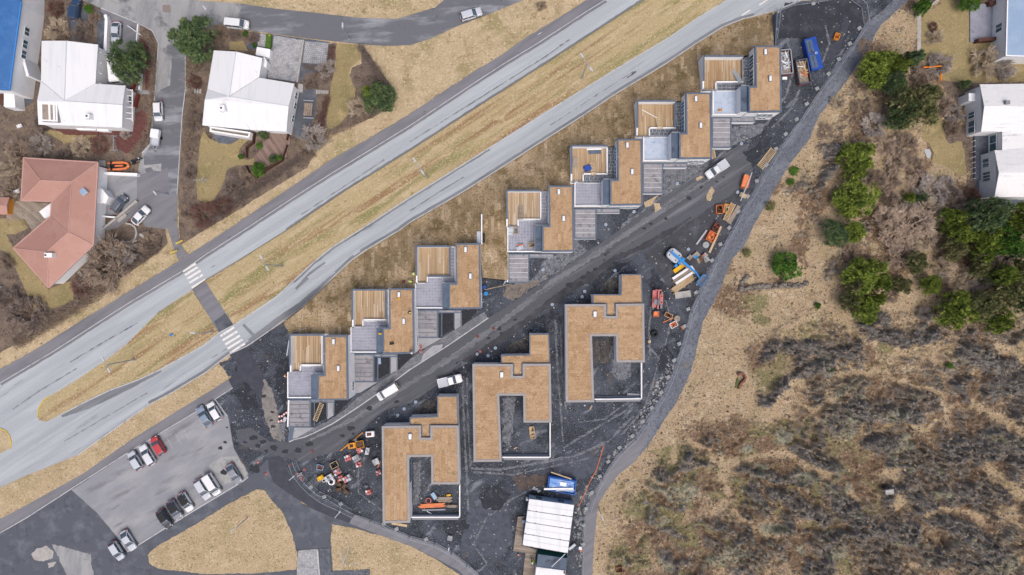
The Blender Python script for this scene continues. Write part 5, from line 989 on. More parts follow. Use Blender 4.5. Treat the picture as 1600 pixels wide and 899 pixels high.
mb = MB(); mb.add(lo2, [[0, 1, 10, 11], [1, 2, 3, 10], [3, 4, 12, 10], [4, 5, 6, 9, 12], [6, 7, 8, 9]]); n = len(lo)
l2 = [(x, y, z-.16) for x, y, z in lo]; mb.add(lo+l2, [[i, n+i, n+(i+1) % n, (i+1) % n] for i in range(n)])
part(mb, 'roof', M_STREAKROOF, t)
part(MB().prism([W3(*p, E)[:2] for p in ((1533, 134), (1535, 205), (1568, 205), (1568, 236), (1556, 236), (1556, 306), (1688, 308), (1688, 132))], 0, E-.12), 'wall', M_WHITE, t)
for xw, ya, yb in ((1533, 184, 203), (1533, 170, 180), (1556, 244, 258), (1567.5, 207, 232)):
    A, B = W3(xw+.6, ya, E), W3(xw+.6, yb, E); window_panel(t, (A[0]-.1, B[1]), (A[0]-.1, A[1]), 1.1, 2.9, 2, M_GLASS, out=.08)
for k in range(3): 
    A = W3(1556, 268+k*5, E); part(MB().bar((A[0]-.15, A[1]-.2), (A[0]-.15, A[1]+.2), .1, 1.4, 3), 'window', M_GLASS, t)
for k in range(22): 
    A = W3(1556.4, 236+k*3.2, E); part(MB().bar((A[0]-.16, A[1]), (A[0]-.16, A[1]-.05), .05, 0, E-.2), 'batten', M_GREYPAINT, t)
part(MB().box((*W3(1519, 152, 3)[:2], 0), (1.3, 1.5, 3.0)), 'porch', M_WHITE, t)
dk = [(1523, 209), (1554, 209), (1554, 236), (1542, 242), (1541, 281), (1523, 281)]
mb = MB()
for q_ in tiles(dk, 1.5, 90, .15, 0, 0, 0, amin=1, rn=r_): mb.prism([P(x, y, .5)[:2] for x, y in q_], 0, .5+.02*r_.random(), t=.001+.4*r_.random())
part(mb, 'terrace', M_PAVERDARK, t, kind='stuff')
for k in range(9): part(MB().box((*P(1522, 212+k*8.4, 1)[:2], 0), (.12, .12, 1.3)), 'railing_post', M_WHITE, t)
x, y, _ = W3(1574.5, 160, 5.9); part(MB().box((x, y, 5), (.8, .7, 1.0)), 'chimney', M_WALLGREY, t)

# ------------------------------------------------------------------ trees, shrubs and hedges (prototypes stay unlinked, copies are placed)
def proto_evergreen(seed, n=190, conic=.0, leaf=.088, m=M_LEAF):
    r = np.random.default_rng(seed); root = thing('pine_tree', '-', 'tree')
    mb = MB()
    for k in range(5): mb.tube((.02*math.sin(k*2), .02*math.cos(k*3), k*.2), (.02*math.sin(k*2+2), .02*math.cos(k*3+3), k*.2+.2), .06-.01*k, .05-.01*k, 6)
    part(mb, 'trunk', M_BARK, root)
    V = []; Fc = []; T = []; o = 0; lim = MB()
    nb = 7; bl = [(0, 0, .62, .34)]+[(d_*math.cos(q_), d_*math.sin(q_), z_, s_) for d_, q_, z_, s_ in zip(.35+.33*r.random(nb), np.arange(nb)*6.283/nb+r.random(nb)*.7, .3+.36*r.random(nb), .26+.2*r.random(nb))]
    for c in range(n):
        bx, by, bz, bs = bl[c % len(bl)]; dv = r.normal(size=3); dv /= np.linalg.norm(dv); dv[2] = abs(dv[2]) if r.random() < .8 else dv[2]
        cx, cy, z = bx+dv[0]*bs, by+dv[1]*bs, max(.12, bz+dv[2]*bs*(1.1 if conic else .85))
        if conic: q_ = 1-.45*z; cx *= q_; cy *= q_
        if c % 9 == 0: lim.tube((0, 0, max(.2, z-.3)), (cx, cy, z-.03), .02, .006, 4)
        cs = .07+.09*r.random(); tn = r.random()
        for l in range(44):
            d = r.normal(size=3); d /= np.linalg.norm(d); d[2] = abs(d[2])*.9-.15
            p = np.array([cx, cy, z])+d*cs*(.55+.5*r.random())*np.array([1, 1, .8])
            u = np.cross(d, [.3, .2, 1]); u /= np.linalg.norm(u)+1e-6; w_ = np.cross(d, u); s = leaf*(.5+.8*r.random())
            q = (d*.7+r.normal(size=3)*.5); q /= np.linalg.norm(q)
            V += [p-u*s*.34, p+u*s*.34, p+q*s*1.25]; Fc.append([o, o+1, o+2]); T.append(min(1, max(0.001, tn*.7+.45*r.random()-.12))); o += 3
    part(lim, 'limb', M_BARK, root)
    mb = MB(); mb.v = [tuple(v) for v in V]; mb.f = Fc; mb.m = [0]*len(Fc); mb.t = T
    part(mb, 'crown', m, root); return root
def proto_bare(seed, limbs=9, spread=1.0, hgt=1.0, tw=.0075, dense=1.0):
    r = random.Random(seed); root = thing('bare_tree', '-', 'tree'); big = MB(); small = MB(); T = []
    def grow(p, d, l, rad, lev):
        e = (p[0]+d[0]*l, p[1]+d[1]*l, max(.03, p[2]+d[2]*l)); (big if lev < 2 else small).tube(p, e, rad, rad*.6, 5 if lev < 2 else 3, caps=False, t=.001+r.random())
        if lev >= 4: return
        for k in range([0, 6, 6, int(6*dense), 3][lev]):
            q = Vector(d)+Vector((r.gauss(0, .5), r.gauss(0, .5), r.gauss(.08, .35))); q.normalize(); t_ = r.uniform(.35, 1)
            grow((p[0]+d[0]*l*t_, p[1]+d[1]*l*t_, p[2]+d[2]*l*t_), q, l*r.uniform(.5, .8), max(tw, rad*.5), lev+1)
    big.tube((0, 0, 0), (0, 0, .22*hgt), .05, .04, 7)
    for k in range(limbs):
        a = k*6.283/limbs+r.gauss(0, .25); el = r.uniform(.25, 1.1); d = Vector((math.cos(a)*spread, math.sin(a)*spread, el*hgt)); d.normalize()
        grow((0, 0, r.uniform(.05, .2)*hgt), d, r.uniform(.36, .5), .024, 1)
    part(big, 'limb', M_BARK, root); part(small, 'twigs', TW['brown'], root); return root
LINK = False
EV = [proto_evergreen(1), proto_evergreen(2, 170), proto_evergreen(3, 220, 0, .075), proto_evergreen(4, 180, 1, .08)]
BT = [proto_bare(11), proto_bare(12, 12, 1.0, .8), proto_bare(13, 10, 1, 1.3, .008, 1.2), proto_bare(14, 14, 1.1, .55, .009, 1.2)]
LINK = True
def retint(root, m, names):
    for ch in root.children:
        if ch.name.split('.')[0] in names:
            ch.material_slots[0].link = 'OBJECT'; ch.material_slots[0].material = m
def plant(proto, name, px, py, rp, hm, m, label, cat, group, names, asp=1.0, zl=.6):
    z0 = ground_z(px, py); x, y, _ = P(px, py, hm*zl); r = rp/8
    c = copy_tree(proto, (x, y, z0-.05), rnd.random()*6.28, (r, r*asp, hm)); c.name = name; c['label'] = label; c['category'] = cat; c['group'] = group
    retint(c, m, names); return c
G1, G2, G3, G4 = M_LEAF, M_LEAFDARK, M_LEAFOLIVE, M_LEAFGREEN
EVERG = [ # px, py, r, height, material, proto, label
 (301, 58, 31, 7, G2, 0, 'large dark green conifer at the street corner by the white van'), (201, 95, 33, 7, G2, 2, 'bushy dark green conifer overhanging the white camper in a driveway'),
 (592, 152, 25, 5, G2, 1, 'dark green conifer in the triangular garden by the main road'), (574, 146, 14, 4, G1, 3, 'small green conifer touching the pale bare shrub in the triangular garden'),
 (1372, 106, 28, 6, G1, 0, 'bright olive-green pine at the edge of the gravel path'), (1398, 106, 17, 6, G1, 1, 'narrow yellowish pine wedged against a bright olive pine'), (1422, 94, 19, 7, G2, 3, 'blue-green spruce beside the grey garden path end'),
 (1397, 130, 18, 6, G2, 2, 'dark spruce just below the bright olive pine'), (1432, 166, 33, 8, G3, 0, 'broad olive spruce with tan shoots above the small garden lawn'), (1410, 182, 19, 7, G2, 1, 'dark spruce at the left flank of the broad olive spruce'),
 (1450, 150, 17, 6, G3, 2, 'tan-tipped spruce at the right flank of the broad olive spruce'), (1442, 8, 14, 4, G4, 1, 'fresh green shrub tree by the white coping at the top edge'), (1516, -2, 18, 4, G4, 2, 'round green shrub with orange berries by the grey terrace'),
 (1507, 132, 9, 3, G2, 3, 'low dark conifer by the upper corner of the streak-roofed house'), (1338, 251, 29, 5, G1, 0, 'rounded pine standing alone on heath, upper of a pair'), (1337, 312, 31, 5, G1, 1, 'rounded pine standing alone on heath, lower of a pair'),
 (1304, 364, 21, 5, G2, 2, 'blue-green pine beneath the rounded pair on the heath'), (1334, 362, 23, 5, G1, 3, 'yellow-green pine pressed against a blue-green one on the heath'), (1228, 416, 20, 4, G4, 1, 'lone windblown green pine above the dry stone wall'),
 (1490, 346, 20, 6, G1, 0, 'mid-green pine left of the pale silvery pine'), (1546, 338, 33, 8, G2, 2, 'large silvery blue-green pine below the dark-floored terrace'), (1592, 344, 24, 7, G1, 1, 'green pine at the right edge under the streak-roofed house'),
 (1500, 366, 19, 6, G1, 3, 'yellow-topped pine in the thicket below a mid-green pine'), (1540, 380, 28, 7, G1, 0, 'broad pine in the middle of the right-hand thicket'), (1574, 378, 22, 7, G4, 1, 'bright yellow-green pine in the right-hand thicket'),
 (1594, 392, 18, 6, G2, 3, 'dark spruce at the right edge of the thicket'), (1490, 391, 17, 5, G3, 2, 'olive pine beside a pale leafless tree in the thicket'), (1432, 409, 18, 5, G3, 1, 'greyish pine on the fringe of the pinkish bare tree'),
 (1350, 430, 31, 6, G1, 0, 'biggest pine of the heath-side group, west of the thicket'), (1378, 444, 15, 5, G1, 2, 'small pine on the right side of the heath-side group'), (1332, 446, 14, 5, G3, 3, 'small pine on the left side of the heath-side group'),
 (1352, 482, 22, 5, G1, 1, 'pine at the foot of the heath-side group'), (1330, 474, 16, 5, G3, 0, 'olive pine hugging the foot of the heath-side group'), (1370, 466, 13, 5, G1, 3, 'little green pine beside the lava outcrop'),
 (1457, 445, 16, 4, G1, 2, 'square-looking green pine along the tan track'), (1411, 446, 14, 4, G3, 0, 'low dull pine along the tan track'), (1532, 418, 17, 5, G3, 1, 'dull pine between two pale leafless trees'),
 (1496, 486, 29, 6, G1, 0, 'front pine of the dark grove by the lava slab'), (1540, 482, 26, 6, G3, 2, 'second pine of the dark grove by the lava slab'), (1562, 502, 20, 6, G1, 1, 'lowest pine of the dark grove by the lava slab'),
 (1582, 452, 28, 7, G3, 0, 'dark pine at the right edge over the grove'), (1566, 430, 20, 7, G1, 3, 'green pine uphill of the grove at the right edge'), (1604, 470, 20, 6, G2, 2, 'shaded spruce cut by the right edge of the grove'), (1600, 420, 18, 6, G3, 1, 'dull spruce on the right edge above the grove'),
 (1420, 309, 11, 3, G1, 3, 'little yellow-green pine amid grey brushwood'), (1440, 311, 10, 3, G2, 1, 'little dark pine amid grey brushwood'), (403, 265, 11, 2.5, G4, 1, 'bright green dwarf pine inside the angled timber screen'),
 (412, 209, 8, 2, G2, 0, 'small blue-green pine next to the balcony of the forecourt house'), (427, 248, 7, 1.8, G2, 2, 'dwarf pine on the timber deck, left one'), (437, 247, 6, 1.8, G4, 3, 'dwarf pine on the timber deck, right one'),
 (405, 228, 5, 1, G4, 1, 'small green cushion plant beside the timber deck'), (376, 245, 4, 1, G4, 0, 'small green cushion plant at the lawn corner'), (138, 14, 7, 1.4, G4, 2, 'green cushion shrub near the blue car'), (383, 53, 4, 1, G4, 0, 'yellow-green shrub behind the street kerb'),
 (398, 71, 4, 1, G4, 1, 'green shrub on the forecourt steps'), (1241, 267, 7, 1, G4, 0, 'bright green juniper clump on the path side slope'), (1236, 284, 6, 1, G4, 2, 'lower bright green juniper clump on the path side slope'), (1204, 322, 8, 1, G3, 1, 'dark juniper mat amid pale straw'),
 (1167, 396, 8, 1, G3, 3, 'dull juniper mat beside the gravel path'), (1278, 478, 5, 1, G4, 0, 'tiny green juniper on the lava margin'), (1482, 571, 5, 1, G4, 1, 'tiny green juniper beyond the tan hollow'), (1293, 577, 4, .8, G4, 2, 'tiny green juniper on the left of the tan hollow')]
for px, py, rp, hm, m, k, lab in EVERG:
    plant(EV[k], 'pine_tree' if hm > 2 else 'juniper_shrub', px, py, rp*1.06, hm, m, lab, 'tree' if hm > 2 else 'shrub', 'evergreen trees and shrubs', ('crown',), rnd.uniform(.85, 1.1))
BARE = [(165, 408, 54, 7, 'brown', 1, 'huge spreading leafless tree over the salmon roof corner'), (190, 398, 30, 5, 'grey', 0, 'grey leafless tree beside the huge spreading one'), (560, 166, 23, 4, 'pale', 1, 'straw-coloured leafless shrub in the triangular garden'),
 (588, 122, 16, 3, 'dark', 0, 'purplish bare bush above the dark conifer in the triangular garden'), (490, 216, 28, 5, 'grey', 1, 'grey leafless tree behind the timber deck'), (478, 232, 20, 3, 'brown', 3, 'brown bush under the grey tree behind the timber deck'), (508, 106, 19, 4, 'grey', 0, 'grey leafless shrub at the forecourt end'),
 (484, 126, 17, 2, 'dark', 3, 'dense dark bush below the forecourt'), (124, 228, 19, 2.5, 'pale', 3, 'pale rounded bush beside the red gravel yard'), (195, 208, 12, 1.6, 'grey', 3, 'greyish dome bush on the red gravel'), (153, 226, 19, 1.8, 'red', 3, 'dark reddish bed of bushes beside the pale rounded bush'),
 (30, 240, 34, 4, 'brown', 1, 'brown leafless tree at the left edge above the salmon roof'), (14, 262, 26, 4, 'pale', 0, 'pale leafless tree at the left edge beside the salmon roof'), (60, 226, 22, 3, 'grey', 3, 'greyish thicket above the salmon roof corner'), (96, 246, 18, 2, 'dark', 3, 'dark thicket along the salmon roof top'), (62, 196, 16, 2, 'dark', 3, 'dark thicket under the balcony house'),
 (22, 296, 26, 3, 'brown', 3, 'brown thicket left of the salmon roof'), (86, 44, 24, 3, 'pale', 3, 'tan leafless bush above the balcony house'), (84, 12, 16, 2.5, 'red', 3, 'reddish bush beside the blue car, left'), (126, 46, 20, 2.5, 'dark', 3, 'dark purple bush below the blue car'), (146, 26, 12, 2, 'brown', 3, 'brown bush by the driveway wall top'),
 (98, 50, 14, 2, 'brown', 3, 'brown bush between tan and purple bushes'), (340, 50, 18, 3, 'brown', 3, 'brown dome bush beside the corner conifer'), (366, 52, 13, 2, 'dark', 3, 'dark bush behind the parked white van'), (396, 58, 12, 1.8, 'dark', 3, 'dark bush along the street by the forecourt'), (366, 292, 29, 4, 'dark', 1, 'dark leafless tree at the lower lawn tip'), (346, 322, 22, 3, 'red', 3, 'reddish brushwood at the lower lawn tip'),
 (385, 278, 18, 2.5, 'brown', 3, 'brown brushwood outside the angled screen'), (40, 492, 38, 4, 'dark', 3, 'large dark thicket at the lower left lawn'), (10, 470, 26, 3, 'dark', 3, 'dark thicket on the left edge below the lawn'), (8, 410, 18, 3, 'brown', 0, 'brown leafless tree on the left edge beside the lawn'), (126, 448, 22, 2, 'red', 3, 'reddish bush under the salmon roof tip'), (230, 380, 24, 2.5, 'brown', 3, 'brown brushwood by the curved white wall'),
 (306, 100, 13, 2, 'brown', 3, 'brown bush under the corner conifer'), (304, 128, 14, 2, 'red', 3, 'reddish bush along the lane, upper'), (300, 190, 18, 2.5, 'dark', 3, 'purple bush along the lane beside the white roof'), (294, 232, 16, 2, 'brown', 3, 'brown bush along the lane, lower'), (296, 270, 14, 2, 'dark', 3, 'mossy dark bush along the lane by the clothes line'), (316, 336, 26, 3, 'red', 3, 'rusty brushwood at the lane end'), (290, 330, 14, 2, 'brown', 3, 'brown bush at the lane mouth'),
 (1460, 300, 36, 4, 'grey', 1, 'grey brushwood tree below the small garden lawn'), (1492, 314, 28, 4, 'dark', 0, 'dark brushwood tree beside the paved corner'), (1520, 306, 20, 3, 'red', 1, 'reddish leafless shrub on the paved corner'), (1428, 346, 46, 5, 'pink', 1, 'pinkish leafless tree sprawling in the thicket'), (1400, 370, 34, 4, 'pink', 2, 'pinkish leafless tree above the biggest heath-side pine'), (1452, 330, 30, 5, 'pale', 1, 'straw-coloured leafless tree fanning over brushwood'),
 (1478, 416, 24, 4, 'pale', 0, 'pale leafless tree with star-like limbs in the thicket'), (1532, 440, 24, 4, 'grey', 1, 'silvery leafless shrub at the grove corner'), (1446, 492, 16, 3, 'grey', 3, 'grey leafless shrub left of the dark grove'), (1542, 96, 32, 5, 'pale', 0, 'pale leafless tree in front of the pale blue roof'), (1572, 108, 24, 4, 'grey', 1, 'grey leafless tree above the streak-roofed house'), (1472, 98, 23, 4, 'grey', 3, 'grey domed shrub above the orange string'),
 (1462, 58, 17, 3, 'pale', 0, 'whitish leafless shrub on the garden lawn'), (1459, 42, 11, 1.6, 'red', 3, 'dark red clipped round bush on the garden lawn'), (1440, 122, 20, 3, 'brown', 1, 'brown leafless shrub framed by orange string'), (1474, 164, 24, 3, 'brown', 3, 'brown thicket by the streak-roofed house'), (1490, 200, 15, 3, 'brown', 3, 'brown hedge lobe beside the small garden lawn'), (1494, 176, 18, 3, 'grey', 3, 'greyish thicket by the bay of the streak-roofed house'),
 (1417, 228, 26, 3.5, 'brown', 3, 'brown thicket beneath the broad olive spruce'), (1402, 250, 24, 3, 'pink', 3, 'pinkish brushwood left of the garden pond'), (1434, 262, 20, 3, 'brown', 3, 'brown brushwood below the garden pond'), (1366, 196, 24, 3, 'grey', 3, 'grey brushwood on the upper heath'), (1396, 280, 22, 3, 'pink', 3, 'pinkish brushwood right of the rounded pines'), (1420, 325, 20, 3, 'grey', 1, 'grey leafless tree around the two little pines'),
 (1470, 376, 20, 3, 'brown', 1, 'brown leafless shrub among the thicket pines'), (1552, 404, 20, 3, 'grey', 1, 'grey leafless shrub below the broad thicket pine'), (1390, 310, 18, 3, 'brown', 3, 'brown brushwood below the pinkish bush'), (1355, 72, 16, 1.5, 'brown', 3, 'brown scrub in the straw beside the upper gravel path'), (1344, 135, 16, 1.5, 'brown', 3, 'brown scrub below the bright olive pine'), (846, 8, 12, 2, 'brown', 0, 'brown leafless shrub on the verge at the top'), (1556, 470, 14, 2, 'red', 3, 'reddish scrub inside the dark grove'),
 (1410, 400, 30, 4, 'pink', 0, 'pinkish leafless tree right of the biggest heath-side pine'), (1444, 372, 30, 4, 'pale', 3, 'straw-coloured brushwood in the middle of the thicket'), (1380, 340, 24, 3, 'pink', 3, 'pinkish brushwood below the lower rounded pine'), (1385, 225, 22, 3, 'pink', 3, 'pinkish scrub right of the upper rounded pine'), (1350, 168, 22, 2.5, 'brown', 3, 'brown scrub between path and broad olive spruce'), (1310, 160, 16, 2, 'pale', 3, 'pale scrub by the bend of the gravel path'),
 (1370, 280, 18, 2.5, 'brown', 3, 'brown scrub beside the pair of rounded pines'), (1440, 284, 24, 3, 'pink', 3, 'pinkish brushwood below the pond thicket'), (1480, 290, 20, 3, 'grey', 3, 'greyish brushwood by the lawn tip'), (1510, 440, 20, 3, 'pale', 3, 'pale scrub above the front pine of the grove'), (1476, 446, 16, 2.5, 'brown', 3, 'brown scrub beside the square-looking pine'), (1395, 462, 14, 2, 'brown', 3, 'brown scrub on the tan track'), (1330, 395, 18, 2, 'brown', 3, 'brown scrub under the blue-green pine'), (1560, 420, 18, 3, 'brown', 3, 'brown scrub between grove and thicket'), (1290, 205, 16, 1.5, 'brown', 3, 'low brown scrub in straw near the gravel path'), (1362, 128, 18, 2, 'pale', 3, 'pale scrub at the foot of the bright olive pine')]
for px, py, rp, hm, tw_, k, lab in BARE:
    plant(BT[k], 'bare_tree' if hm >= 3 else 'bare_shrub', px, py, rp*1.02, hm*.8, TW[tw_], lab, 'tree' if hm >= 3 else 'shrub', 'leafless trees and shrubs', ('twigs',), rnd.uniform(.8, 1.1), .5)
def hedge(label, line, wd, hm, tw_, n=None):
    """leafless hedge: a dense row of upright twigs on a low stem bank"""
    L_ = sum(math.hypot(b[0]-a[0], b[1]-a[1]) for a, b in zip(line, line[1:])); n = n or int(L_*wd*.85)
    tg = MB(); st = MB(); c0 = P(*line[len(line)//2], 0); t = thing('hedge', label, 'hedge', c0, 'leafless garden hedges'); r = random.Random(int(L_))
    segs = [(a, b, math.hypot(b[0]-a[0], b[1]-a[1])) for a, b in zip(line, line[1:])]
    for k in range(n):
        u = r.random()*L_
        for a, b, l in segs:
            if u <= l: break
            u -= l
        f = min(1, u/l); nx_, ny_ = -(b[1]-a[1])/l, (b[0]-a[0])/l; o_ = (r.random()+r.random()-1)*wd*.55
        x, y, _ = P(a[0]+(b[0]-a[0])*f+nx_*o_, a[1]+(b[1]-a[1])*f+ny_*o_, hm*.5); z = hm*(.3+.5*r.random()); an = r.random()*6.28; s = .35+.4*r.random()
        tg.tube((x, y, z*.5), (x+s*math.cos(an), y+s*math.sin(an), z+.25*r.random()), .03, .012, 3, caps=False, t=.001+r.random())
        if k % 6 == 0: st.tube((x, y, 0), (x+.1*math.cos(an), y+.1*math.sin(an), z), .03, .02, 3, caps=False)
    part(st, 'stems', M_BARK, t, kind='stuff'); part(tg, 'twigs', TW[tw_], t, kind='stuff')
hedge('long dark hedge between the timber-deck garden and the main road footpath', [(322, 352), (360, 324), (400, 294), (440, 266), (480, 240)], 13, 1.4, 'dark')
hedge('brown hedge running up to the triangular garden along the footpath', [(484, 240), (512, 210), (545, 196), (575, 178), (598, 162)], 11, 1.3, 'brown')
hedge('dark hedge along the right rim of the triangular garden', [(562, 72), (580, 96), (600, 126), (616, 150)], 10, 1.4, 'dark')
hedge('hedge below the lower left lawn, along the road bank', [(20, 540), (70, 508), (110, 484), (150, 458), (178, 440)], 22, 1.5, 'brown')
hedge('clipped brown hedge beside the honeycomb paving', [(519, 70), (516, 94)], 9, 1.2, 'red')
hedge('brown hedge beside the lawn strip, below the steps', [(512, 150), (504, 180), (500, 206)], 11, 1.4, 'red')
hedge('brown hedge outlining the red gravel yard along the lane', [(222, 44), (236, 66), (240, 100), (236, 150), (234, 196), (222, 222), (208, 238)], 9, 1.0, 'brown')
hedge('short hedge closing the forecourt paving at its lower end', [(474, 104), (498, 106)], 8, 1.1, 'dark')
hedge('reddish hedge along the lane beside the white forecourt house', [(296, 96), (294, 130), (300, 160), (296, 200), (290, 250)], 12, 1.2, 'brown')
hedge('thicket hedge behind the huge spreading tree', [(120, 440), (150, 430), (190, 416), (228, 398), (246, 380)], 20, 1.5, 'dark')

# ------------------------------------------------------------------ vehicles
def rr(x0, x1, hw, z, r, n=4, nose=0):
    """rounded rectangle ring in plan (front = +x)"""
    out = []
    for cx, cy, a0 in ((x1-r, hw-r, 0), (x0+r, hw-r, 90), (x0+r, -hw+r, 180), (x1-r, -hw+r, 270)):
        for k in range(n+1):
            a = math.radians(a0+90*k/n); x = cx+r*math.cos(a); y = cy+r*math.sin(a)
            if nose and x > 0: y *= 1-nose*(x/x1)**4
            out.append((x, y, z))
    return out
def proto_car(kind, ln, wd, ht, glass, roof_m=None):
    """glass = (back x of rear glass foot, rear roof edge, front roof edge, windscreen foot)"""
    root = thing(kind, '-', 'car'); h = ln/2; w_ = wd/2; belt = ht*.62
    gb, rb, rf, gf = glass
    mb = MB(); mb.loft([rr(-h+.1, h-.1, w_-.1, .22, .35, nose=.1), rr(-h, h, w_, .42, .45, nose=.14), rr(-h+.02, h-.02, w_, belt*.82, .45, nose=.14), rr(-h+.12, h-.2, w_-.06, belt, .4, nose=.16)])
    mb.loft([rr(gf-.15, h-.22, w_-.14, belt-.01, .3, nose=.16), rr(gf-.1, h-.45, w_-.28, belt+.05, .3, nose=.18)], cap0=False)
    body = part(mb, 'body', M_WHITE, root, smooth=False)
    part(MB().loft([rr(gb, gf, w_-.1, belt-.02, .18), rr((gb*.3+rb*.7), (gf*.35+rf*.65), w_-.2, ht-.13, .2), rr(rb+.05, rf-.05, w_-.22, ht-.05, .2)]), 'window', M_CARGLASS, root)
    part(MB().loft([rr(rb, rf, w_-.21, ht-.09, .2), rr(rb+.03, rf-.03, w_-.22, ht-.03, .2), rr(rb+.15, rf-.15, w_-.32, ht, .2)]), 'roof', M_WHITE if roof_m is None else roof_m, root)
    pl = MB()
    for s in (-1, 1):
        pl.tube((gf-.05, s*(w_-.12), belt), (rf-.05, s*(w_-.24), ht-.06), .045, n=5); pl.tube((gb+.08, s*(w_-.12), belt), (rb+.08, s*(w_-.24), ht-.06), .06, n=5)
        xm = (rb+rf)/2; pl.tube((xm, s*(w_-.1), belt), (xm, s*(w_-.22), ht-.06), .04, n=5)
    part(pl, 'pillars', M_WHITE, root)
    for sx in (-1, 1):
        for s in (-1, 1):
            x = sx*(h-.85); wl = part(MB().tube((x, s*(w_-.2), .33), (x, s*(w_+.02), .33), .33, n=14), 'wheel', M_TYRE, root)
            part(MB().tube((x, s*(w_+.0), .33), (x, s*(w_+.035), .33), .21, n=10), 'rim', M_RIM, wl)
    for s in (-1, 1):
        part(MB().box((h-.22, s*(w_-.36), belt*.72), (.26, .42, .16), -s*.3), 'headlight', M_LAMP, root)
        part(MB().box((-h+.1, s*(w_-.2), belt*.78), (.2, .3, .22)), 'tail_light', M_TAIL, root)
        part(MB().box((gf-.25, s*(w_+.07), belt-.03), (.13, .2, .15)), 'mirror', M_BLACK, root)
    part(MB().box((h-.02, 0, .5), (.1, .9, .18)), 'grille', M_BLACK, root); part(MB().box((-h+.02, 0, .55), (.06, .5, .12)), 'number_plate', M_WHITE, root)
    return root
LINK = False
SEDAN = proto_car('parked_car', 4.6, 1.82, 1.42, (-2.0, -1.05, .35, 1.15))
HATCH = proto_car('parked_car', 4.2, 1.78, 1.5, (-2.02, -1.6, .45, 1.2)); SUV = proto_car('parked_car', 4.6, 1.88, 1.68, (-2.2, -1.95, .4, 1.1))
VAN = proto_car('parked_van', 4.9, 1.92, 1.95, (-2.4, -2.35, .9, 1.6))
DARKROOF = proto_car('parked_car', 4.3, 1.8, 1.55, (-2.0, -1.7, .4, 1.15), M_BLACK)
ESTATE = proto_car('parked_car', 4.7, 1.82, 1.5, (-2.25, -1.95, .35, 1.2))
PICK = proto_car('pickup_truck', 5.2, 1.9, 1.78, (-.5, -.3, .75, 1.35))
cb = MB(); cb.box((-1.5, 0, 1.02), (1.95, 1.6, .12)); part(cb, 'cargo_cover', M_GREYPAINT, PICK)
rl = MB()
for s in (-1, 1): rl.bar((-2.5, s*.86), (-.5, s*.86), .1, 1.0, 1.22)
rl.bar((-2.5, -.86), (-2.5, .86), .1, 1.0, 1.22); part(rl, 'cargo_bed', M_WHITE, PICK)
LINK = True
PAINT = {k: mat('car_paint_'+k, c, rough=.3, spec=.5, coat=.5) for k, c in (('white', '#eceff2'), ('silver', '#c9d0d9'), ('grey', '#8b919b'), ('darkgrey', '#666c76'), ('black', '#3b3f47'), ('navy', '#2b4366'), ('red', '#c23a40'), ('steel', '#8496ab'), ('pearl', '#dfe4ea'))}
CARS = [(SUV, 117, 15, 81, 'navy', 'dark blue car parked on the short driveway at the upper left'), (SEDAN, 181, 51, -93, 'silver', 'silver car with dark sunroof in the driveway of the balcony house'), (HATCH, 247, 174, -88, 'white', 'white car parked on the lane just above the trailer'),
        (VAN, 371, 38, -6, 'white', 'white car by the kerb next to the corner conifer'), (ESTATE, 736, 22, 17, 'silver', 'silver estate car driving along the dark upper street'), (HATCH, 186, 318, 52, 'darkgrey', 'dark grey hatchback in the walled court of the salmon house'),
        (SEDAN, 219.5, 337, 48, 'white', 'white saloon parked diagonally on the ramp by the salmon house'), (SEDAN, 319, 651, 121, 'steel', 'blue-grey car in the top parking row, second from its right end'), (HATCH, 335, 643, 121, 'white', 'white car at the right end of the top parking row'),
        (HATCH, 246.5, 697, 121, 'red', 'red car in the top parking row'), (ESTATE, 230, 711, 121, 'pearl', 'pearl white car next to the red car'), (HATCH, 211, 720, 121, 'silver', 'silver car two places from the red car'), (SEDAN, 365.5, 741, -58, 'grey', 'grey car alone on the pale concrete bay'),
        (VAN, 332, 757, -58, 'white', 'white van-like car in the bottom parking row'), (ESTATE, 316.5, 765, -58, 'silver', 'silver car tucked left of the white van-like car'), (DARKROOF, 290, 785, -58, 'white', 'white car with a black roof in the bottom parking row'),
        (DARKROOF, 273, 797, -58, 'grey', 'grey car between a black-roofed white car and a dark car'), (DARKROOF, 257, 811, -58, 'black', 'dark car at the left of the lower parking group'), (SEDAN, 200, 845, -58, 'silver', 'silver car in the corner bay by the lot kerb'), (HATCH, 182, 861, -58, 'silver', 'silver hatchback outside the lot corner on dark asphalt'),
        (VAN, 606, 612, 212, 'white', 'white van with open rear doors on the site road'), (PICK, 703, 595, 14, 'white', 'white pickup truck parked beside the villas'), (PICK, 1120, 265, 214, 'pearl', 'pale pickup truck near the upper end of the site road')]
for pr, px, py, a, colr, lab in CARS:
    x, y, _ = P(px, py, .8); c = copy_tree(pr, (x, y, .04), math.radians(a), (.93, .95, .95)); c['label'] = lab; c['category'] = 'pickup' if pr is PICK else 'van' if pr is VAN and 'van' in lab and 'car' not in lab else 'car'; c['group'] = 'parked cars'
    c.name = {'pickup': 'pickup_truck', 'van': 'delivery_van'}.get(c['category'], 'parked_car')
    retint(c, PAINT[colr], ('body', 'pillars') if pr is DARKROOF else ('body', 'roof', 'pillars', 'cargo_bed'))
def place(root_fn, px, py, ang, z=.03, zr=.5):
    """build in local coordinates, then move the thing"""
    o = root_fn(); x, y, _ = P(px, py, zr); o.location = (x, y, z); o.rotation_euler = (0, 0, math.radians(ang)); return o
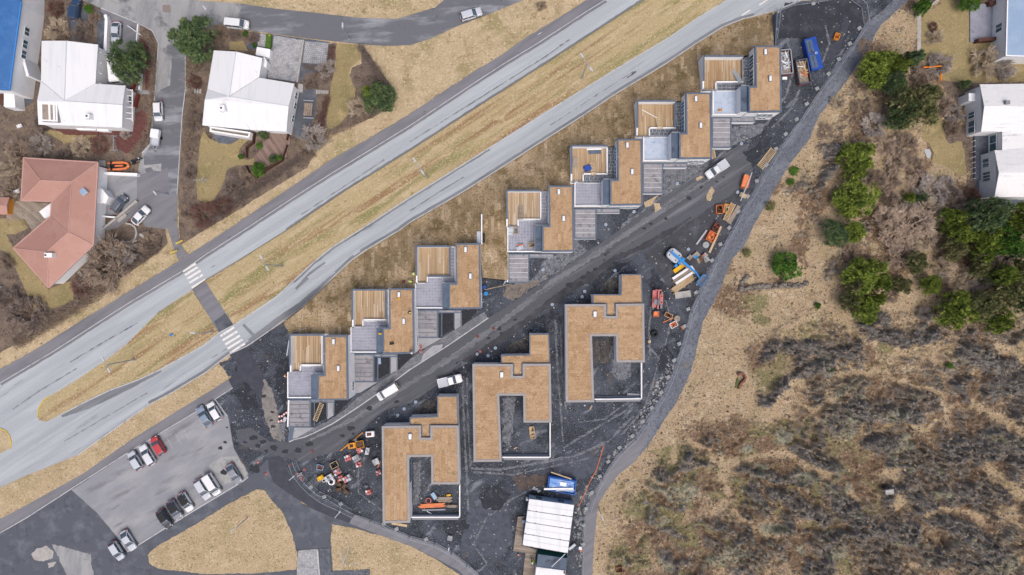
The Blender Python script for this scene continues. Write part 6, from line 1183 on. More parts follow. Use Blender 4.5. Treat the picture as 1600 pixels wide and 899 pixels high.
def camper():
    t = thing('camper_van', 'white camper van half hidden under a dark conifer in a driveway', 'camper van')
    part(MB().loft([rr(-2.9, 2.7, 1.0, .4, .3, nose=.2), rr(-2.95, 2.75, 1.08, 1.0, .35, nose=.2), rr(-2.95, 2.4, 1.08, 2.3, .4, nose=.2), rr(-2.8, 2.0, .9, 2.55, .4, nose=.2)]), 'body', M_WHITE, t)
    part(MB().loft([rr(2.0, 2.62, .8, 1.3, .2), rr(1.9, 2.45, .78, 2.1, .2)]), 'windscreen', M_CARGLASS, t); part(MB().box((-2.6, .0, 1.5), (.74, 1.5, .7)), 'rear_window', M_CARGLASS, t)
    part(MB().box((.2, .1, 2.5), (.7, .6, .14)), 'roof_hatch', M_GREYPAINT, t); part(MB().box((-1.4, 0, 2.5), (.6, .6, .14)), 'roof_hatch', M_GREYPAINT, t)
    for x in (-1.9, 1.7):
        for s in (-1, 1): part(MB().tube((x, s*.85, .36), (x, s*1.06, .36), .36, n=14), 'wheel', M_TYRE, t)
    return t
place(camper, 180, 106, 96, .03, 1.5)
def trailer():
    t = thing('box_trailer', 'white two-part trailer with a pallet on it, parked on the lane', 'trailer')
    part(MB().loft([rr(-1.6, .1, .8, .5, .12), rr(-1.6, .1, .8, 1.3, .12), rr(-1.5, 0, .7, 1.4, .12)]), 'box', M_WHITE, t); part(MB().box((.8, 0, .5), (1.5, 1.6, .12)), 'bed', M_GREYPAINT, t)
    rl = MB()
    for s in (-.78, .78): rl.bar((.1, s), (1.55, s), .05, .6, .95)
    rl.bar((1.55, -.78), (1.55, .78), .05, .6, .95); part(rl, 'side_boards', M_GREYPAINT, t)
    part(MB().tube((1.5, .5, .5), (2.5, 0, .45), .05).tube((1.5, -.5, .5), (2.5, 0, .45), .05), 'drawbar', M_STEEL, t); part(MB().tube((2.5, 0, 0), (2.5, 0, .6), .07), 'jockey_wheel', M_BLACK, t)
    for s in (-1, 1): part(MB().tube((-.1, s*.8, .32), (-.1, s*1.0, .32), .32, n=12), 'wheel', M_TYRE, t)
    return t
place(trailer, 244, 216, -97)
def boat():
    t = thing('inflatable_boat', 'orange inflatable boat lying beside the salmon house', 'boat')
    mb = MB(); pts = [(-2.2, -.62, .32), (-1.0, -.66, .32), (.6, -.62, .32), (1.3, -.42, .36), (1.6, 0, .4), (1.3, .42, .36), (.6, .62, .32), (-1.0, .66, .32), (-2.2, .62, .32)]
    for a, b in zip(pts, pts[1:]): mb.tube(a, b, .25, .25, 9)
    mb.tube(pts[0], (-2.7, -.6, .34), .25, .06, 9).tube(pts[-1], (-2.7, .6, .34), .25, .06, 9); part(mb, 'tube', M_ORANGE, t)
    part(MB().box((-.4, 0, .14), (2.9, .9, .08)), 'floor', M_BLACK, t); part(MB().box((-.3, 0, .3), (1.6, .3, .16)), 'seat', M_ORANGE, t); part(MB().box((-1.9, 0, .2), (.16, .9, .4)), 'transom', M_BLACK, t)
    for s in (-1, 1): part(MB().box((-1.7, s*.64, .54), (.4, .36, .06)), 'patch', M_BLACK, t)
    return t
place(boat, 188, 259, 3)
def motorcycle():
    t = thing('motorcycle', 'black motorcycle parked between the orange boat and the lane', 'motorcycle')
    for x in (-.75, .75):
        wl = part(MB().lathe((0, 0, 0), [(.02, 0)], 3), 'wheel', M_TYRE, t) if False else None
        mb = MB()
        for k in range(14):
            a, b = k*6.283/14, (k+1)*6.283/14; mb.tube((x+.28*math.cos(a), 0, .33+.28*math.sin(a)), (x+.28*math.cos(b), 0, .33+.28*math.sin(b)), .07, n=5)
        wl = part(mb, 'wheel', M_TYRE, t); part(MB().tube((x, -.06, .33), (x, .06, .33), .18, n=8), 'hub', M_RIM, wl)
    part(MB().loft([rr(-.2, .55, .17, .55, .08), rr(-.1, .5, .22, .8, .1), rr(0, .4, .14, .98, .08)]), 'fuel_tank', M_BLACK, t); part(MB().loft([rr(-.9, .0, .16, .72, .08), rr(-.85, -.05, .19, .86, .08)]), 'saddle', M_TYRE, t)
    part(MB().tube((.55, -.42, 1.0), (.5, .42, 1.0), .03), 'handlebar', M_STEEL, t); part(MB().tube((.75, 0, .33), (.5, 0, 1.0), .05), 'fork', M_STEEL, t); part(MB().box((.1, 0, .25), (.55, .4, .4)), 'engine', M_WALLGREY, t)
    for s in (-1, 1): part(MB().box((-.75, s*.33, .45), (.5, .22, .4)), 'pannier', M_BLACK, t)
    part(MB().box((.72, 0, .85), (.14, .2, .2)), 'headlight', M_LAMP, t)
    return t
place(motorcycle, 214, 251, 28)
def telehandler():
    t = thing('telehandler', 'red telehandler with an orange bucket beside the easternmost villa', 'telehandler')
    part(MB().loft([rr(-2.3, 1.9, .5, .6, .15), rr(-2.3, 1.9, .55, 1.3, .2)]), 'chassis', M_RED, t)
    part(MB().loft([rr(-.2, 1.5, .3, .8, .1), rr(-.1, 1.3, .3, 2.3, .12)]), 'cab', M_CARGLASS, t)
    for ch in list(t.children)[-1:]:
        for v in ch.data.vertices: v.co.y += -.82
    part(MB().box((.6, -.82, 2.3), (1.35, .66, .1)), 'cab_roof', M_WALLGREY, t)
    part(MB().loft([[(x, y+.85, z) for x, y, z in rr(-1.5, 1.1, .38, z, .1)] for z in (.7, 1.5)]), 'engine_cover', M_RED, t)
    for x in (-.9, .6): part(MB().box((x, .85, 1.5), (.3, .3, .06)), 'vent', M_BLACK, t)
    part(MB().prism([(-2.4, -.2), (2.3, -.17), (2.3, .17), (-2.4, .2)], 1.5, 1.95, bottom=True), 'boom', M_RED, t); part(MB().tube((2.3, 0, 1.5), (3.0, 0, .6), .14, n=6), 'boom_head', M_BLACK, t)
    part(MB().box((-2.35, 0, .7), (.3, 1.5, .9)), 'counterweight', M_RED, t)
    for x in (-1.5, 1.65):
        for s in (-1, 1):
            wl = part(MB().tube((x, s*.78, .6), (x, s*1.2, .6), .6, n=16), 'wheel', M_TYRE, t); part(MB().tube((x, s*1.19, .6), (x, s*1.22, .6), .3, n=10), 'rim', M_GREYPAINT, wl)
            part(MB().box((x, s*.98, 1.18), (1.0, .5, .06)), 'mudguard', M_WALLGREY, t)
    b = part(MB().box((3.7, 0, .12), (1.25, 1.3, .08)).bar((3.05, -.65), (3.05, .65), .08, .15, .9).bar((3.1, -.65), (4.3, -.65), .06, .15, .6).bar((3.1, .65), (4.3, .65), .06, .15, .6).bar((4.3, -.65), (4.3, .65), .06, .15, .5), 'bucket', M_ORANGE, t)
    part(MB().tube((2.9, -.5, .7), (2.9, .5, .7), .08), 'hitch', M_STEEL, t)
    return t
place(telehandler, 1028, 468.5, -93, .04, 1.2).scale = (.78, .78, .85)
def boomlift():
    t = thing('boom_lift', 'blue articulated boom lift with pale turntable and stretched arm', 'boom lift')
    part(MB().loft([rr(-1.5, 1.3, 1.05, .9, .7), rr(-1.5, 1.3, 1.1, 1.6, .75), rr(-1.35, 1.1, .9, 1.75, .6)]), 'turntable_cover', M_GREYPAINT, t)
    for q_ in ((-1.0, .5), (-.9, -.55), (.6, .6), (.7, -.6)): part(MB().tube((*q_, 1.7), (*q_, 1.8), .13, n=8), 'cap', M_BLACK, t)
    part(MB().box((.1, 0, .4), (2.6, 1.5, .5)), 'chassis', M_BLUE, t)
    for x in (-1.1, 1.2):
        for s in (-1, 1): part(MB().tube((x, s*.75, .42), (x, s*1.1, .42), .42, n=14), 'wheel', M_TYRE, t)
    part(MB().prism([(-1.1, -.2), (2.0, -.24), (5.3, -.15), (5.3, .15), (2.0, .24), (-1.1, .2)], 2.0, 2.45, bottom=True), 'boom', M_BLUE, t); part(MB().prism([(1.6, -.42), (5.1, -.3), (5.1, -.2), (1.6, -.28)], 1.8, 2.0, bottom=True), 'hose_carrier', M_WOOD, t)
    part(MB().box((1.6, 0, 1.4), (.7, 1.5, .55)), 'boom_bracket', M_BLUE, t); part(MB().box((1.5, -1.2, .6), (.5, .6, .6)), 'outrigger', M_BLUE, t)
    part(MB().tube((5.3, 0, 2.2), (6.0, .0, 1.5), .16, n=6).tube((6.0, 0, 1.5), (6.4, -.1, 1.0), .14, n=6), 'jib', M_BLUE, t)
    bk = part(MB().box((7.2, -.1, .45), (1.1, 2.1, .08)), 'basket_floor', M_SLATE, t)
    r_ = MB()
    for z in (.95, 1.5):
        for a, b in (((6.65, -1.15), (7.75, -1.15)), ((7.75, -1.15), (7.75, .95)), ((7.75, .95), (6.65, .95)), ((6.65, .95), (6.65, -1.15))): r_.tube((*a, z), (*b, z), .035, n=5)
    for q_ in ((6.65, -1.15), (7.75, -1.15), (7.75, .95), (6.65, .95)): r_.tube((*q_, .45), (*q_, 1.5), .035, n=5)
    part(r_, 'basket_rail', M_BLUE, t); return t
place(boomlift, 1054, 400, -40, .04, 1.5)
def dumper():
    t = thing('site_dumper', 'yellow articulated site dumper next to the brick pallets', 'dumper')
    part(MB().loft([rr(-1.6, -.1, .5, .5, .2), rr(-1.6, -.15, .55, 1.1, .2)]), 'body', M_AMBER, t); part(MB().box((-.9, 0, 1.1), (.6, .5, .12)), 'seat', M_BLACK, t)
    part(MB().loft([rr(.05, 1.3, .45, .55, .1), rr(0, 1.55, .68, 1.25, .1)], cap1=False), 'skip', M_AMBER, t); part(MB().box((.76, 0, .8), (1.2, 1.0, .3)), 'load', M_BROWN, t)
    rim = MB(); rim.bar((.03, -.66), (1.52, -.66), .08, 1.2, 1.3).bar((.03, .66), (1.52, .66), .08, 1.2, 1.3).bar((1.52, -.66), (1.52, .66), .08, 1.2, 1.3).bar((.03, -.66), (.03, .66), .08, 1.2, 1.3); part(rim, 'skip_rim', M_AMBER, t)
    part(MB().tube((-1.2, -.4, 1.1), (-1.2, -.4, 2.1), .04).tube((-1.2, .4, 1.1), (-1.2, .4, 2.1), .04).tube((-1.2, -.4, 2.1), (-1.2, .4, 2.1), .04), 'roll_bar', M_AMBER, t)
    for x in (-1.1, .7):
        for s in (-1, 1): part(MB().tube((x, s*.5, .4), (x, s*.8, .4), .4, n=12), 'wheel', M_TYRE, t)
    return t
place(dumper, 557.5, 694.5, 10)
def buggy():
    t = thing('mini_roller', 'small white machine with a rusty red seat near the first villa', 'machine')
    part(MB().loft([rr(-.85, .85, .5, .3, .2), rr(-.85, .85, .58, .8, .22), rr(-.75, .75, .46, .95, .2)]), 'body', M_WHITE, t); part(MB().box((-.1, 0, .93), (.75, .55, .14)), 'seat', M_RUST, t); part(MB().box((-.4, 0, 1.0), (.12, .55, .35)), 'backrest', M_RUST, t)
    part(MB().tube((.35, 0, .9), (.25, 0, 1.25), .03).torus((.22, 0, 1.27), .16, .02, 12, 5), 'steering_wheel', M_BLACK, t)
    for x in (-.6, .6): part(MB().tube((x, -.5, .3), (x, .5, .3), .3, n=14), 'drum', M_STEEL, t)
    return t
place(buggy, 578.5, 678, 5)
def skip(label, fill, cols, ln=4.6, wd=2.2):
    def f():
        t = thing('waste_skip', label, 'skip', group='waste skips in the container yard'); h, w_ = ln/2, wd/2
        mb = MB(); mb.box((0, 0, .1), (ln-.3, wd-.2, .1)); a = [(-h, -w_), (h, -w_), (h, w_), (-h, w_)]
        for p, q_ in zip(a, a[1:]+a[:1]): mb.bar(p, q_, .12, .12, 1.25)
        part(mb, 'shell', M_RUST, t)
        rim = MB()
        for p, q_ in zip(a, a[1:]+a[:1]): rim.bar(p, q_, .17, 1.2, 1.3)
        part(rim, 'rim', fill, t)
        for k in range(5): part(MB().box((-h+.5+k*(ln-1)/4, -w_-.09, .2), (.1, .1, 1.0)), 'rib', fill, t)
        r = random.Random(len(label))
        for k in range(46):
            l = r.uniform(.5, 1.5); x, y = r.uniform(-h+.5, h-.9), r.uniform(-w_+.35, w_-.35); a_ = r.uniform(0, 3.14)
            l = min(l, 1.5*(w_-abs(y)+.15)); dx, dy = l/2*math.cos(a_), l/2*math.sin(a_); z = r.uniform(.7, 1.15)
            part(MB().tube((x-dx, y-dy, z), (x+dx, y+dy, z+r.uniform(-.1, .2)), r.uniform(.04, .11), n=4), 'scrap_piece', cols[k % len(cols)], t)
        part(MB().box((0, 0, .2), (ln-.35, wd-.3, .45)), 'rubbish', M_GREYWOOD, t)
        return t
    return f
place(skip('rusty skip full of pale metal scraps against the container-end house', M_STEEL, [M_STEEL, M_WHITE, M_PALEBLUE, M_GREYPAINT]), 1228, 97, -84, .03, 1.1)
place(skip('rusty skip full of broken timber between the metal skip and the blue container', M_SLATEDARK, [M_WOOD, M_DECK, M_WHITE, M_WOOD, M_ORANGE, M_GREYWOOD]), 1255, 112, -80, .03, 1.1)
def bluecontainer():
    t = thing('closed_container', 'bright blue lidded waste container in the yard', 'container')
    part(MB().loft([rr(-3.0, 3.0, 1.1, .15, .06), rr(-3.1, 3.1, 1.15, 1.6, .06)]), 'body', M_NAVY, t)
    for s, x in ((-1, -1.45), (1, 1.45)):
        l = part(MB().prism([(x-1.3, -1.0), (x+1.3, -1.0), (x+1.3, .2), (x-1.3, .2)], 1.6, 1.68), 'lid', M_SLATEDARK, t)
        part(MB().bar((x-1.1, -.4), (x+1.1, -.4), .06, 1.68, 1.76), 'lid_rib', M_NAVY, l)
    for k in range(7): part(MB().box((-2.7+k*.9, 1.16, .2), (.12, .1, 1.35)), 'rib', M_NAVY, t); part(MB().box((-2.7+k*.9, -1.16, .2), (.12, .1, 1.35)), 'rib', M_NAVY, t)
    # the white recycling arrows on its lid side
    mk = MB()
    for k in range(3):
        a = k*2.094+.5; mk.prism([(.28*math.cos(a), .5+.28*math.sin(a)), (.28*math.cos(a+1.4), .5+.28*math.sin(a+1.4)), (.14*math.cos(a+1.2), .5+.14*math.sin(a+1.2)), (.14*math.cos(a+.1), .5+.14*math.sin(a+.1))], 1.6, 1.612)
    part(mk, 'arrow_mark', M_WHITE, t); return t
place(bluecontainer, 1271.5, 84, -76, .03, 1.6)

# ------------------------------------------------------------------ people
def person(label, px, py, ang, z, top, legs=M_CLOTH, helmet=M_HELMET, bend=0.0, arms=(.5, .5), stride=.12, hold=None):
    x, y, _ = P(px, py, z+1.0)
    t = thing('person', label, 'person', (0, 0, 0), 'people at work')
    b = bend; hip = (0, 0, .92); ch = (b*.32, 0, .92+.46*math.cos(b)); nk = (b*.45+.01, 0, ch[2]+.16); hd = (nk[0]+.05+b*.1, 0, nk[2]+.2)
    def skin(name, vs, es, rs, m, root_i=0, sub=1):
        me = bpy.data.meshes.new(name); me.from_pydata(vs, es, []); o = bpy.data.objects.new(name, me); COL.objects.link(o); o.parent = t; ORG[o.name] = (0, 0, 0)
        sk_ = o.modifiers.new('skin', 'SKIN'); lay = me.skin_vertices[0].data if me.skin_vertices else None
        if lay is None:
            me.skin_vertices.new() if hasattr(me.skin_vertices, 'new') else None; lay = me.skin_vertices[0].data
        for i, r_ in enumerate(rs): lay[i].radius = (r_, r_) if not isinstance(r_, tuple) else r_
        lay[root_i].use_root = True; sb = o.modifiers.new('sub', 'SUBSURF'); sb.levels = sub; sb.render_levels = sub; me.materials.append(m); return o
    # the body: one continuous figure, hands with fingers and thumbs
    vs = [hip, ch, nk, hd, (hd[0]+.01, 0, hd[2]+.1)]; es = [(0, 1), (1, 2), (2, 3), (3, 4)]; rs = [(.15, .13), (.18, .12), (.06, .06), (.1, .085), (.07, .06)]
    wr = {}
    for s, fw in ((-1, arms[0]), (1, arms[1])):
        i = len(vs); sh = (ch[0], s*.2, ch[2]+.08); el = (sh[0]+.28*math.sin(fw), s*.27, sh[2]-.28*math.cos(fw)); wv = (el[0]+.26*math.sin(fw+.6), s*.25, el[2]-.26*math.cos(fw+.6)); d = Vector((math.sin(fw+.7), 0, -math.cos(fw+.7)))
        pm = Vector(wv)+d*.07; vs += [sh, el, wv, tuple(pm)]; es += [(1, i), (i, i+1), (i+1, i+2), (i+2, i+3)]; rs += [.07, .05, .034, .036]; wr[s] = pm
        for f, (o_, l) in enumerate(((-.03, .065), (-.01, .08), (.01, .075), (.03, .055))):
            k = len(vs); p1 = pm+Vector((0, o_, 0))+d*.03; p2 = p1+d*l*.6; p3 = p2+(d+Vector((d.z, 0, -d.x))*.7).normalized()*l*.5; vs += [tuple(p1), tuple(p2), tuple(p3)]; es += [(i+3, k), (k, k+1), (k+1, k+2)]; rs += [.01, .009, .007]
        k = len(vs); vs += [tuple(Vector(wv)+d*.03+Vector((.02, -s*.04, 0))), tuple(Vector(wv)+d*.07+Vector((.03, -s*.055, 0)))]; es += [(i+2, k), (k, k+1)]; rs += [.012, .009]
    for s in (-1, 1):
        i = len(vs); vs += [(0, s*.1, .86), (.02+s*stride*.5, s*.11, .48), (s*stride, s*.11, .09), (s*stride+.16, s*.12, .05)]; es += [(0, i), (i, i+1), (i+1, i+2), (i+2, i+3)]; rs += [.1, .07, .045, .04]
    skin('body', vs, es, rs, M_SKIN)
    j = [(0, 0, .84), (0, 0, 1.0), (ch[0], 0, ch[2]), (nk[0], 0, nk[2]-.06)]; je = [(0, 1), (1, 2), (2, 3)]; jr = [(.19, .16), (.19, .16), (.22, .15), (.1, .09)]
    for s, fw in ((-1, arms[0]), (1, arms[1])):
        i = len(j); sh = (ch[0], s*.2, ch[2]+.08); el = (sh[0]+.28*math.sin(fw), s*.27, sh[2]-.28*math.cos(fw)); wv = (el[0]+.23*math.sin(fw+.6), s*.25, el[2]-.23*math.cos(fw+.6)); j += [sh, el, wv]; je += [(2, i), (i, i+1), (i+1, i+2)]; jr += [.095, .07, .05]
    skin('jacket', j, je, jr, top)
    l = [(0, 0, .9)]; le = []; lr = [(.17, .15)]
    for s in (-1, 1):
        i = len(l); l += [(0, s*.1, .84), (.02+s*stride*.5, s*.11, .48), (s*stride, s*.11, .12)]; le += [(0, i), (i, i+1), (i+1, i+2)]; lr += [.115, .085, .065]
    skin('trousers', l, le, lr, legs)
    hm = MB(); c = (hd[0], 0, hd[2]+.05); hm.lathe(c, [(.15, 0), (.145, .05), (.11, .11), (.05, .145)], 14); hm.box((c[0]+.13, 0, c[2]), (.12, .18, .02)); part(hm, 'helmet', helmet, t)
    part(MB().tube((hd[0]+.085, 0, hd[2]+.0), (hd[0]+.115, 0, hd[2]-.02), .012, .018, 5), 'nose', M_SKIN, t)
    for s in (-1, 1):
        part(MB().lathe((hd[0]+.09, s*.033, hd[2]+.015), [(.004, 0), (.012, .006), (.004, .014)], 6), 'eye', M_BLACK, t)
        part(MB().box((s*stride+.06, s*.115, 0), (.28, .1, .1)), 'boot', M_BLACK, t)
    t.location = (x, y, z); t.rotation_euler = (0, 0, math.radians(ang)); return t
person('person in hi-vis jacket at the deck wall, upper one of two', 644.5, 429, 20, 2.5, M_HIVIS, bend=.5, arms=(.9, .7)); person('person in hi-vis jacket on the sod, lower one of two', 643, 440.5, 160, 2.5, M_HIVIS, bend=.4, arms=(.7, .9))
person('person in hi-vis jacket at the rear doors of the white van', 620.5, 603, 205, .05, M_HIVIS, bend=.3, arms=(.8, 1.0)); person('person in hi-vis jacket walking along the timber boardwalk', 832, 878, 120, .45, M_HIVIS, stride=.22)
person('person in black clothes and yellow helmet at the roof edge', 638.5, 488.5, 0, 5.65, M_CLOTH, helmet=M_YHELMET, bend=.4, arms=(.8, .8)); person('person in grey top leaning over the roof corner', 641.5, 549, -40, 5.65, M_GREYCLOTH, bend=.6, arms=(1.0, 1.1))
person('person in orange jacket beside the end house wall', 445.5, 587, 0, .05, M_HIORANGE, bend=.2)

# ------------------------------------------------------------------ site clutter
def gthing(name, label, cat, px, py, z=.03, group=None, zr=.3):
    x, y, _ = P(px, py, zr); t = thing(name, label, cat, (0, 0, 0), group); return t, (x, y, z)
def fix(t, loc, ang): t.location = loc; t.rotation_euler = (0, 0, math.radians(ang)); return t
def pallet_load(label, px, py, ang, load, mats, wd=1.25, dp=1.0, ht=.8, n=3, z=.03, name='loaded_pallet', base=M_WOOD, group='loaded pallets by the first villa'):
    """timber pallet with bags or blocks in layers"""
    t, loc = gthing(name, label, 'pallet', px, py, z, group); r = random.Random(int(px*7+py))
    pb = MB()
    for k in range(5): pb.box((0, -dp/2+.09+k*(dp-.18)/4, .1), (wd, .13, .04))
    for k in range(3): pb.box((-wd/2+.08+k*(wd-.16)/2, 0, 0), (.14, dp, .1))
    part(pb, 'pallet', base, t)
    layers = max(1, int(ht/.25))
    for l in range(layers):
        for i in range(n):
            for j in range(2):
                x, y = -wd/2+(i+.5)*wd/n, -dp/2+(j+.5)*dp/2; s = .97 if load != 'bag' else .94
                if l == layers-1 and r.random() < .25: continue
                mb = MB(); w_, d_ = wd/n*s, dp/2*s; z0 = .14+l*ht/layers; h_ = ht/layers*.97; jx, jy = r.uniform(-.04, .04), r.uniform(-.04, .04)
                if load == 'bag': mb.loft([rr(x+jx-w_/2*q_, x+jx+w_/2*q_, d_/2*q_, z0+zz, .06, 2) for q_, zz in ((.9, 0), (1.05, h_*.4), (.85, h_))]); mb.v = [(a, b+y+jy, c) for a, b, c in mb.v]
                else: mb.box((x+jx, y+jy, z0), (w_, d_, h_), r.uniform(-.04, .04))
                part(mb, 'bag' if load == 'bag' else 'block', mats[r.randrange(len(mats))], t)
    return fix(t, loc, ang)
RW = [M_RED, M_RED, M_WHITE]; GB = [M_GREYPAINT, M_STONEBLOCK, M_WALLGREY]
for px, py, a, load, ms, wd, dp, ht, lab in ((562, 704, 25, 'bag', RW, 1.2, 1, .7, 'pallet of red and white bags just below the yellow dumper'), (544, 715, 25, 'bag', RW+[M_GREYPAINT], 1.25, 1.1, .8, 'pallet of red and white bags at the left of the grey block pallet'), (561, 725.5, 15, 'bag', RW, 1.1, .9, .6, 'pallet of red and white bags touching the grey block pallet below'),
        (527, 737, 30, 'bag', RW+[M_GREYPAINT], 1.3, 1.1, .8, 'pallet of red and white bags under the wooden crate'), (543, 747, 30, 'bag', [M_GREYPAINT, M_GREYPAINT, M_RED], 1.5, 1.2, .9, 'large pallet of grey and red bags above the brown turf rolls'), (532, 747, 20, 'bag', [M_RED, M_WOOD, M_SLATE], 1.2, 1, .6, 'pallet of mixed red, timber and blue goods'),
        (576, 768.5, 20, 'bag', RW, 1.1, 1, .7, 'lone pallet of red and white bags nearest the villa wall'), (592, 738, 25, 'bag', [M_GREYPAINT, M_RED], 1.0, .9, .8, 'pallet of grey and red bags against the villa wall'),
        (557.5, 716, 30, 'block', GB, 1.5, 1.3, .8, 'pallet of grey blocks between two red bag pallets'), (588, 721, 25, 'block', GB, 1.3, 1.2, .8, 'pallet of grey blocks against the villa wall by an orange pipe'), (514.5, 746, 30, 'block', GB, 1.6, 1.1, .7, 'pallet of grey blocks beside the yellow box'), (574.5, 704.5, 80, 'block', [M_GREYPAINT], 1.3, .7, .8, 'pale pallet of grey hollow units right of the dumper'),
        (469, 741, 10, 'block', [M_STONEBLOCK], .9, .6, .4, 'small grey block pallet by the fence corner'), (571, 760, 10, 'block', [M_SLATEDARK], 1, .5, .3, 'dark low pallet above the lone red bag pallet'), (520, 744, 60, 'bag', [M_WOOD, M_GREYPAINT], .5, .5, .4, 'small stack of timber offcuts by the grey block pallet')):
    pallet_load(lab, px, py, a, load, ms, wd, dp, ht)
for px, py, a, ms, wd, dp, lab in ((1087, 399, 38, [M_GREYWOOD, M_BLUE, M_GREYWOOD], 1.3, 1.0, 'pallet with blue-striped timber load by the boom lift'), (1093.5, 405.5, 38, [M_GREYWOOD, M_BROWN], 1.3, 1.1, 'pallet of brown timber beside the blue-striped load'), (1077.5, 402.5, 50, [M_GREYWOOD, M_STONEBLOCK], .9, .8, 'small pallet under the lift boom'),
        (1101, 400, 50, [M_STONEBLOCK, M_GREYWOOD, M_RED], 1.1, .9, 'pallet of grey stones with a red wrap'), (1104, 406, 30, [M_STONEBLOCK], .9, .8, 'pallet of pale stone bags by the fence')):
    pallet_load(lab, px, py, a, 'block', ms, wd, dp, .5, group='pallets in the east yard')
def bale(label, px, py, ang, m, d=(1.2, .75, .7), name='turf_roll', cat='turf roll', group='brown turf rolls', z=.03):
    t, loc = gthing(name, label, cat, px, py, z, group)
    part(MB().loft([rr(-d[0]/2*q_, d[0]/2*q_, d[1]/2*q_, zz, .08, 3) for q_, zz in ((.92, 0), (1, d[2]*.3), (1, d[2]*.75), (.86, d[2]))]), 'roll', m, t)
    for s in (-.25, .25): part(MB().box((s*d[0], 0, d[2]-.02), (.05, d[1]*.86, .035)), 'strap', M_BLACK, t)
    return fix(t, loc, ang)
for px, py, a, lab in ((529.5, 756, -28, 'dark brown turf roll, uppermost of the pile'), (538.5, 759, 60, 'lighter brown turf roll lying across the pile'), (529.5, 764.5, 5, 'brown turf roll, lower left of the pile'), (541, 767.5, -35, 'brown turf roll, lowest right of the pile')): bale(lab, px, py, a, M_BROWN)
bale('bright yellow grit box beside the grey block pallet', 501.5, 746.5, 30, M_YELLOW, (1.3, .9, .8), 'grit_box', 'box', None)
bale('yellow tool bag near the upper skylight of the workmen roof', 631.3, 465.5, 70, M_YELLOW, (.62, .36, .3), 'tool_bag', 'bag', 'yellow bags on a roof', 5.65); bale('yellow tool bag at the notch of the workmen roof', 603, 518.5, 5, M_YELLOW, (.6, .34, .3), 'tool_bag', 'bag', 'yellow bags on a roof', 5.65)
bale('black tool bundle in the middle of the workmen roof', 620.5, 533, 10, M_BLACK, (.75, .5, .35), 'tool_bundle', 'bag', None, 5.65)
bale('yellow jerry can in the villa court with orange pipes', 701, 774, 8, M_YELLOW, (.85, .4, .4), 'jerry_can', 'can', None)
bale('blue tarpaulin heap on the deck', 915.5, 267, 20, M_NAVY, (1.4, 1.1, .5), 'tarpaulin', 'tarpaulin', None, 2.68); bale('white insulation bag at the deck corner above the blue-heap house terrace', 898, 288, 5, M_WHITE, (.75, .5, .4), 'insulation_bag', 'bag', None, 2.68)
bale('grey sacks heap on the cluttered terrace', 812, 389, 20, M_GREYPAINT, (1.4, .8, .5), 'sack_heap', 'sacks', None, 2.68); bale('pale sheet bundle at the deck step of the cluttered terrace', 797.5, 362, 80, M_GREYPAINT, (1.8, 1.2, .3), 'sheet_bundle', 'bundle', None, 2.68)
bale('orange tool box on the pale blue terrace', 1118.5, 178, 5, M_AMBER, (.7, .35, .3), 'tool_box', 'box', None, 2.68)
for k, (px, py) in enumerate(((1049.5, 380+6), (509, 751.5), (543, 757))): pass
def crate(label, px, py, ang, m, ln=1.4, wd=1.1, ht=.55, fill=None, z=.03, name='crate', group=None):
    t, loc = gthing(name, label, 'crate', px, py, z, group); h, w_ = ln/2, wd/2
    for a, b, nm in (((-h, -w_), (h, -w_), 'side'), ((h, -w_), (h, w_), 'side'), ((h, w_), (-h, w_), 'side'), ((-h, w_), (-h, -w_), 'side')): part(MB().bar(a, b, .09, 0, ht), nm, m, t)
    part(MB().box((0, 0, .03), (ln-.1, wd-.1, .05)), 'bottom', fill or M_BROWN, t)
    if fill:
        r = random.Random(int(px))
        for k in range(4): part(MB().box((r.uniform(-h*.5, h*.5), r.uniform(-w_*.5, w_*.5), .08), (ln*.35, wd*.3, ht*.6), r.uniform(-.5, .5)), 'content', fill, t)
    return fix(t, loc, ang)
crate('blue-white steel tray with a rusty drum in it', 500, 730.5, -15, M_PALEBLUE, 1.2, .9, .4, M_RUST); crate('pale timber crate of black fittings above the red bags', 522.5, 726.5, 28, M_WOOD, 1.4, 1.1, .5, M_BLACK)
crate('orange open-topped grit bin, left of two beside the plank ladder', 1123.5, 327.5, 92, M_ORANGE, 1.6, 1.25, .7, M_BROWN); crate('orange open-topped timber bin touching the plank ladder', 1135.5, 326, 80, M_AMBER, 1.6, 1.2, .6, M_WOOD)
crate('orange tipping skip on rusty timber near the boom lift', 1111, 370, 62, M_ORANGE, 1.8, 1.5, .8, M_ORANGE); crate('rusty open frame skip just above the orange tipping skip', 1118, 355, 62, M_RUST, 1.5, 1.0, .7, M_RUST)
crate('rusty red crate below the orange bucket', 1044.5, 493, -25, M_WOOD, 1.5, .8, .5, M_RUST); crate('white crate of orange fittings below the rusty crate', 1052.5, 507.5, 28, M_WHITE, 1.4, 1.0, .5, M_ORANGE)
crate('orange wooden box at the container yard', 1307.5, 57.5, 70, M_AMBER, 1.2, .9, .5, M_ORANGE); crate('tall timber crate frame standing in the middle villa court', 831.5, 676, -84, M_WOOD, 2.3, .95, .5, M_WOOD)
crate('timber crate by the deck ladder on the cluttered terrace', 806, 362.5, 90, M_WOOD, 1.2, .8, .4, M_WALLGREY, 2.68); crate('timber crate beside the felt roof on the cluttered terrace', 830, 384, 5, M_WOOD, 1.2, .85, .4, M_GREYWOOD, 2.68); crate('small pale crate with an amber lamp on the blue-heap house terrace', 939, 313.5, -5, M_WOOD, .65, .75, .35, M_YELLOW, 2.68)
crate('rust-red planter box at the bottom edge of the heath', 967, 889, 4, M_RUST, 1.2, 1.0, .6, M_RUST)
